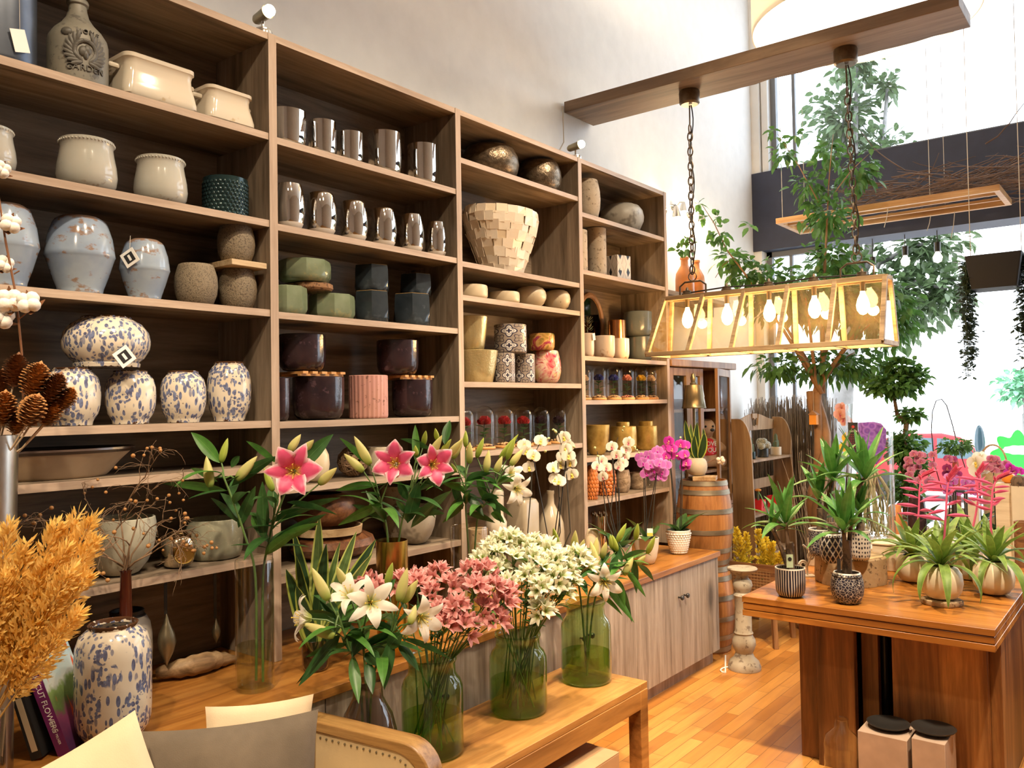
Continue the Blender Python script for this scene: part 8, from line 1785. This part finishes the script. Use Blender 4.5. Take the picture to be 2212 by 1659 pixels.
for x0, ln_ in ((-.165, .78), (.16, .75)):
    tb_ = MB(); rnd = random.Random(int(ln_ * 100))
    for k in range(26):
        p = V((x0 + rnd.gauss(0, .024), rnd.gauss(0, .05), .20)); L = ln_ * rnd.uniform(.6, 1.0); P_ = [p + V((0, 0, -L * q / 10)) + V((rnd.gauss(0, .007), rnd.gauss(0, .007), 0)) for q in range(11)]; tb_.tube(P_, .0015, 4)
        for q in range(46):
            c = P_[0].lerp(P_[-1], rnd.random()) + V((rnd.gauss(0, .012), rnd.gauss(0, .012), 0)); a = rnd.random() * TAU; d = V((cos(a), sin(a), rnd.uniform(-.8, .2))); tb_.strip([c, c + d * .015, c + d * .030], [.005, .013, .002], V((-sin(a), cos(a), 0)), nx=1)
    part('trailing_stems', tb_, M_trail, bp_, sharp=None)
for px, lb, bright in ((1885, 'lit bulb hanging below the lintel, nearest the lantern chain', 1), (1955, 'bulb hanging below the lintel, middle one of three', 0), (2025, 'bulb hanging below the lintel, nearest the black planter', 0)):
    q = on(px, 540, 1, YF + .12); t = thing('pendant_bulb', lb, 'bulb', (q.x, YF + .12, 3.055), None, 'bulbs below the lintel'); L = .10 if px > 1900 else .16
    part('cord', MB().tube([(0, 0, 0), (0, 0, -L)], .004, 6), M_dark, t); part('socket', MB().lathe([(0, -L - .08), (.024, -L - .08), (.026, -L), (0, -L)][::1], 14), M_dark, t); part('bulb', MB().lathe([(.014, -L - .08), (.038, -L - .125), (.030, -L - .16), (0, -L - .175)], 16), emit('bright_bulb', (1, .85, .6), 60) if bright else emit('dim_bulb', (1, .85, .6), 8), t)
# ------------------------------------------------------------------ the street
GZ = -.50
def street_tree(label, name, base, trunk, blobs, n, L, W, seed, m, tr=.16):
    t = thing(name, label, 'tree', base); b = V(base); tk = MB(); tk.tube([V(p) - b for p in trunk], [tr, tr * .7], 10)
    top = V(trunk[-1]) - b; rnd = random.Random(seed)
    for c, r in blobs: e = V(c) - b; tk.tube([top, top.lerp(e, .5) + V((rnd.gauss(0, .1), rnd.gauss(0, .1), .15)), e], [tr * .4, .02], 6)
    part('trunk', tk, plain('grey_bark', (.22, .21, .20), .8, var=.25), t, sharp=None); part('foliage', foliage([(V(c) - b, r) for c, r in blobs], n, L, W, seed, .1, .15), m, t, sharp=None)
street_tree('broad-leaved street tree outside the shop with its grey trunk behind the fig', 'street_tree', (-3.12, 10.2, GZ), [(-3.12, 10.2, GZ), (-3.10, 10.2, 1.0), (-3.02, 10.25, 2.1), (-2.85, 10.4, 2.8)],
    [((-3.0, 10.6, 3.0), (.8, .7, .5)), ((-2.45, 10.5, 2.75), (.55, .6, .50)), ((-1.95, 10.6, 2.9), (.30, .4, .34)), ((-2.2, 10.8, 3.5), (.5, .5, .4)), ((-3.1, 10.8, 5.2), (.45, .5, .55)), ((-2.7, 10.9, 4.7), (.38, .5, .30)), ((-2.95, 10.9, 5.9), (.28, .4, .3)), ((-3.3, 11, 4.3), (.5, .6, .6)), ((-2.6, 10.9, 5.5), (.14, .3, .2))], 4200, .14, .036, 6, M_outleaf)
street_tree('small round green tree far across the street', 'distant_tree', (-3.0, 26, GZ), [(-3.0, 26, GZ), (-3.0, 26, 1.2)], [((-3.0, 26, 1.95), (.75, .6, .5)), ((-2.5, 26, 1.8), (.4, .5, .35))], 500, .22, .07, 7, plain('pale_green_leaf', (.18, .42, .24), .6, var=.3), .1)
# red car
cy0 = 20.0; car = thing('red_car', 'red car parked outside beyond the wire hoop', 'car', (on(2050, 935, 1, cy0).x + .2, cy0, on(2050, 933, 1, cy0).z - 1.44)); bpy.data.objects['ground'].location.z = car.location.z + .035; M_carred = plain('car_red', (.42, .004, .01), .25, var=.02)
bodyp = [(-1.9, .22), (1.55, .22), (1.62, .5), (1.50, .72), (.72, .86), (.15, 1.36), (-.2, 1.44), (-1.0, 1.42), (-1.5, 1.25), (-1.85, .85), (-1.95, .5)]
part('body', MB().prism(bodyp, -.8, .8, Matrix(((1, 0, 0, 0), (0, 0, 1, 0), (0, 1, 0, 0), (0, 0, 0, 1)))), M_carred, car, bev=.05)
for sy in (-.81, .81):
    part('side_window', MB().prism([(-1.35, .92), (-.35, .92), (-.35, 1.34), (-.98, 1.34)], -.006, .006, Matrix(((1, 0, 0, 0), (0, 0, 1, sy), (0, 1, 0, 0), (0, 0, 0, 1)))), M_greycar, car); part('side_window', MB().prism([(-.28, .92), (.52, .92), (.10, 1.30), (-.28, 1.34)], -.006, .006, Matrix(((1, 0, 0, 0), (0, 0, 1, sy), (0, 1, 0, 0), (0, 0, 0, 1)))), M_greycar, car)
    for x in (-1.25, 1.0): part('wheel', MB().lathe([(0, -.09), (.27, -.09), (.30, -.06), (.30, .06), (.27, .09), (0, .09)], 28), M_black, car, (x, sy * .93, .30), Quaternion((1, 0, 0), pi / 2))
# white van with the flower sticker
vy = 10.6; vn = thing('white_van', 'white van outside with a green flower sticker on its side', 'van', (-1.62, vy, GZ))
vb = [(0.0, .3), (4.2, .3), (4.2, 2.2), (1.15, 2.2), (.95, 2.12), (.40, 1.25), (.05, 1.05)]
part('body', MB().prism(vb, 0, 1.75, Matrix(((1, 0, 0, 0), (0, 0, 1, 0), (0, 1, 0, 0), (0, 0, 0, 1)))), M_vanwhite, vn, bev=.05)
part('side_window', MB().prism([(.46, 1.20), (.56, 1.20), (.74, 1.62), (.70, 1.68)], -.012, .004, Matrix(((1, 0, 0, 0), (0, 0, 1, 0), (0, 1, 0, 0), (0, 0, 0, 1)))), M_greycar, vn)
mq = on(2117, 955, 1, vy - .12); part('mirror', MB().ell((mq.x + 1.62, -.14, mq.z - GZ), (.055, .05, .19), 14, 10), M_greycar, vn)
for x in (.75, 3.3): part('wheel', MB().lathe([(0, -.1), (.30, -.1), (.33, -.07), (.33, .07), (.30, .1), (0, .1)], 28), M_black, vn, (x, -.02, .33), Quaternion((1, 0, 0), pi / 2))
sq_ = on(2200, 982, 1, vy); sx, sz = sq_.x + 1.62, sq_.z - GZ
fl_ = [(.235 * (1 + .16 * cos(8 * a)) * cos(a), .235 * (1 + .16 * cos(8 * a)) * sin(a)) for a in [TAU * k / 80 for k in range(80)]]
st = part('flower_sticker', MB().prism(fl_, -.006, 0, Matrix(((1, 0, 0, sx), (0, 0, 1, 0), (0, 1, 0, sz), (0, 0, 0, 1)))), M_stickergreen, vn, label='green flower-shaped sticker')
bd = [(.15 * cos(a) * (1 + .05 * cos(10 * a)), .05 * sin(a) * (1 + .05 * cos(10 * a)) + .05) for a in [TAU * k / 60 for k in range(60)]]
part('white_badge', MB().prism(bd, -.009, -.006, Matrix(((1, 0, 0, sx), (0, 0, 1, 0), (0, 1, 0, sz), (0, 0, 0, 1)))), M_vanwhite, st)
SKY = 4.8; SPOTP = 300; EXPO = 0.3
# ------------------------------------------------------------------ light
w = bpy.data.worlds.new('overcast_sky'); S.world = w; w.use_nodes = True
bg = w.node_tree.nodes['Background']; bg.inputs[0].default_value = (.86, .93, 1, 1); bg.inputs[1].default_value = SKY
def lamp(kind, loc, power, col, rad=.05, aim=None, size=R(90), blend=.6, name='lamp'):
    l = bpy.data.lights.new(name, kind); l.energy = power; l.color = col
    if kind in ('POINT', 'SPOT'): l.shadow_soft_size = rad
    if kind == 'SPOT': l.spot_size = size; l.spot_blend = blend
    o = bpy.data.objects.new(name, l); C.objects.link(o); o.location = loc
    if aim is not None: o.rotation_euler = (V(aim) - V(loc)).to_track_quat('-Z', 'Y').to_euler()
    return o
# daylight enters through the shop front
for z0, z1 in ((0, 3.05), (3.8, 5.6)):
    a = bpy.data.lights.new('daylight_portal', 'AREA'); a.shape = 'RECTANGLE'; a.size = 6.2; a.size_y = z1 - z0; a.cycles.is_portal = True
    o = bpy.data.objects.new('daylight_portal', a); C.objects.link(o); o.location = (.2, YF + .4, (z0 + z1) / 2); o.rotation_euler = (pi / 2, 0, pi)
    o.rotation_euler = V((0, -1, 0)).to_track_quat('-Z', 'Y').to_euler()
WARM = (1, .80, .56)
# shop ceiling spots for shelves and tables; last two brighten dried grass and floor
for y in (.4, 1.6, 2.8, 4.0, 5.2):
    lamp('SPOT', (-.9, y - .35, 4.3), SPOTP * (.46 if y < 3 else .55), WARM, .06, (-2.75, y, 1.5), R(75), .7, 'unseen_spot')
lamp('SPOT', (-.2, 1.2, 4.3), SPOTP * .5, WARM, .06, (-2.0, 2.3, .4), R(70), .7, 'unseen_spot')
lamp('SPOT', (.2, 2.6, 4.3), SPOTP * 2.1, WARM, .06, (-1.0, 4.2, .6), R(64), .7, 'unseen_spot')
lamp('SPOT', (-.4, -.7, 4.0), SPOTP * 1.25, WARM, .06, (-2.2, .95, 1.0), R(46), .8, 'unseen_spot')
lamp('SPOT', (-1.5, 2.6, 4.6), SPOTP * 1.7, WARM, .06, (-1.55, 3.7, .0), R(58), .7, 'unseen_spot')  # spot added to fill the table's shadow on the floor
for k in range(5):
    c = lt.matrix_basis.translation + (P((k + .5) / 5, -1, 1) + P((k + .5) / 5, 1, 1)) / 2 + V((0, 0, -.205)); lamp('POINT', c, 12, (1, .62, .30), .03, name='lantern_bulb_light')
lamp('POINT', V((-1.33, 5.05, 3.98)), 90, (1, .82, .6), .2, name='drum_lamp_light')
for q in SPQ: lamp('SPOT', (q.x + .12, q.y, ZT + .095), 16, (1, .72, .42), .02, (q.x + 1.6, q.y - .1, ZT + .2), R(120), .8, 'shelf_spot_light')
for q in WLQ: lamp('POINT', (q.x + .10, q.y, q.z - .10), 9, (1, .70, .38), .03, name='wall_lamp_light')
S.view_settings.view_transform = 'Standard'; S.view_settings.look = 'None'; S.view_settings.gamma = 1; S.view_settings.use_curve_mapping = False
S.view_settings.exposure = EXPO
S.cycles.use_denoising = True; S.cycles.max_bounces = 7; S.cycles.diffuse_bounces = 4; S.cycles.glossy_bounces = 3; S.cycles.transmission_bounces = 6
S.cycles.transparent_max_bounces = 24; S.cycles.caustics_reflective = False; S.cycles.caustics_refractive = False; S.cycles.sample_clamp_indirect = 6
S.cycles.use_adaptive_sampling = True; S.cycles.adaptive_threshold = .02
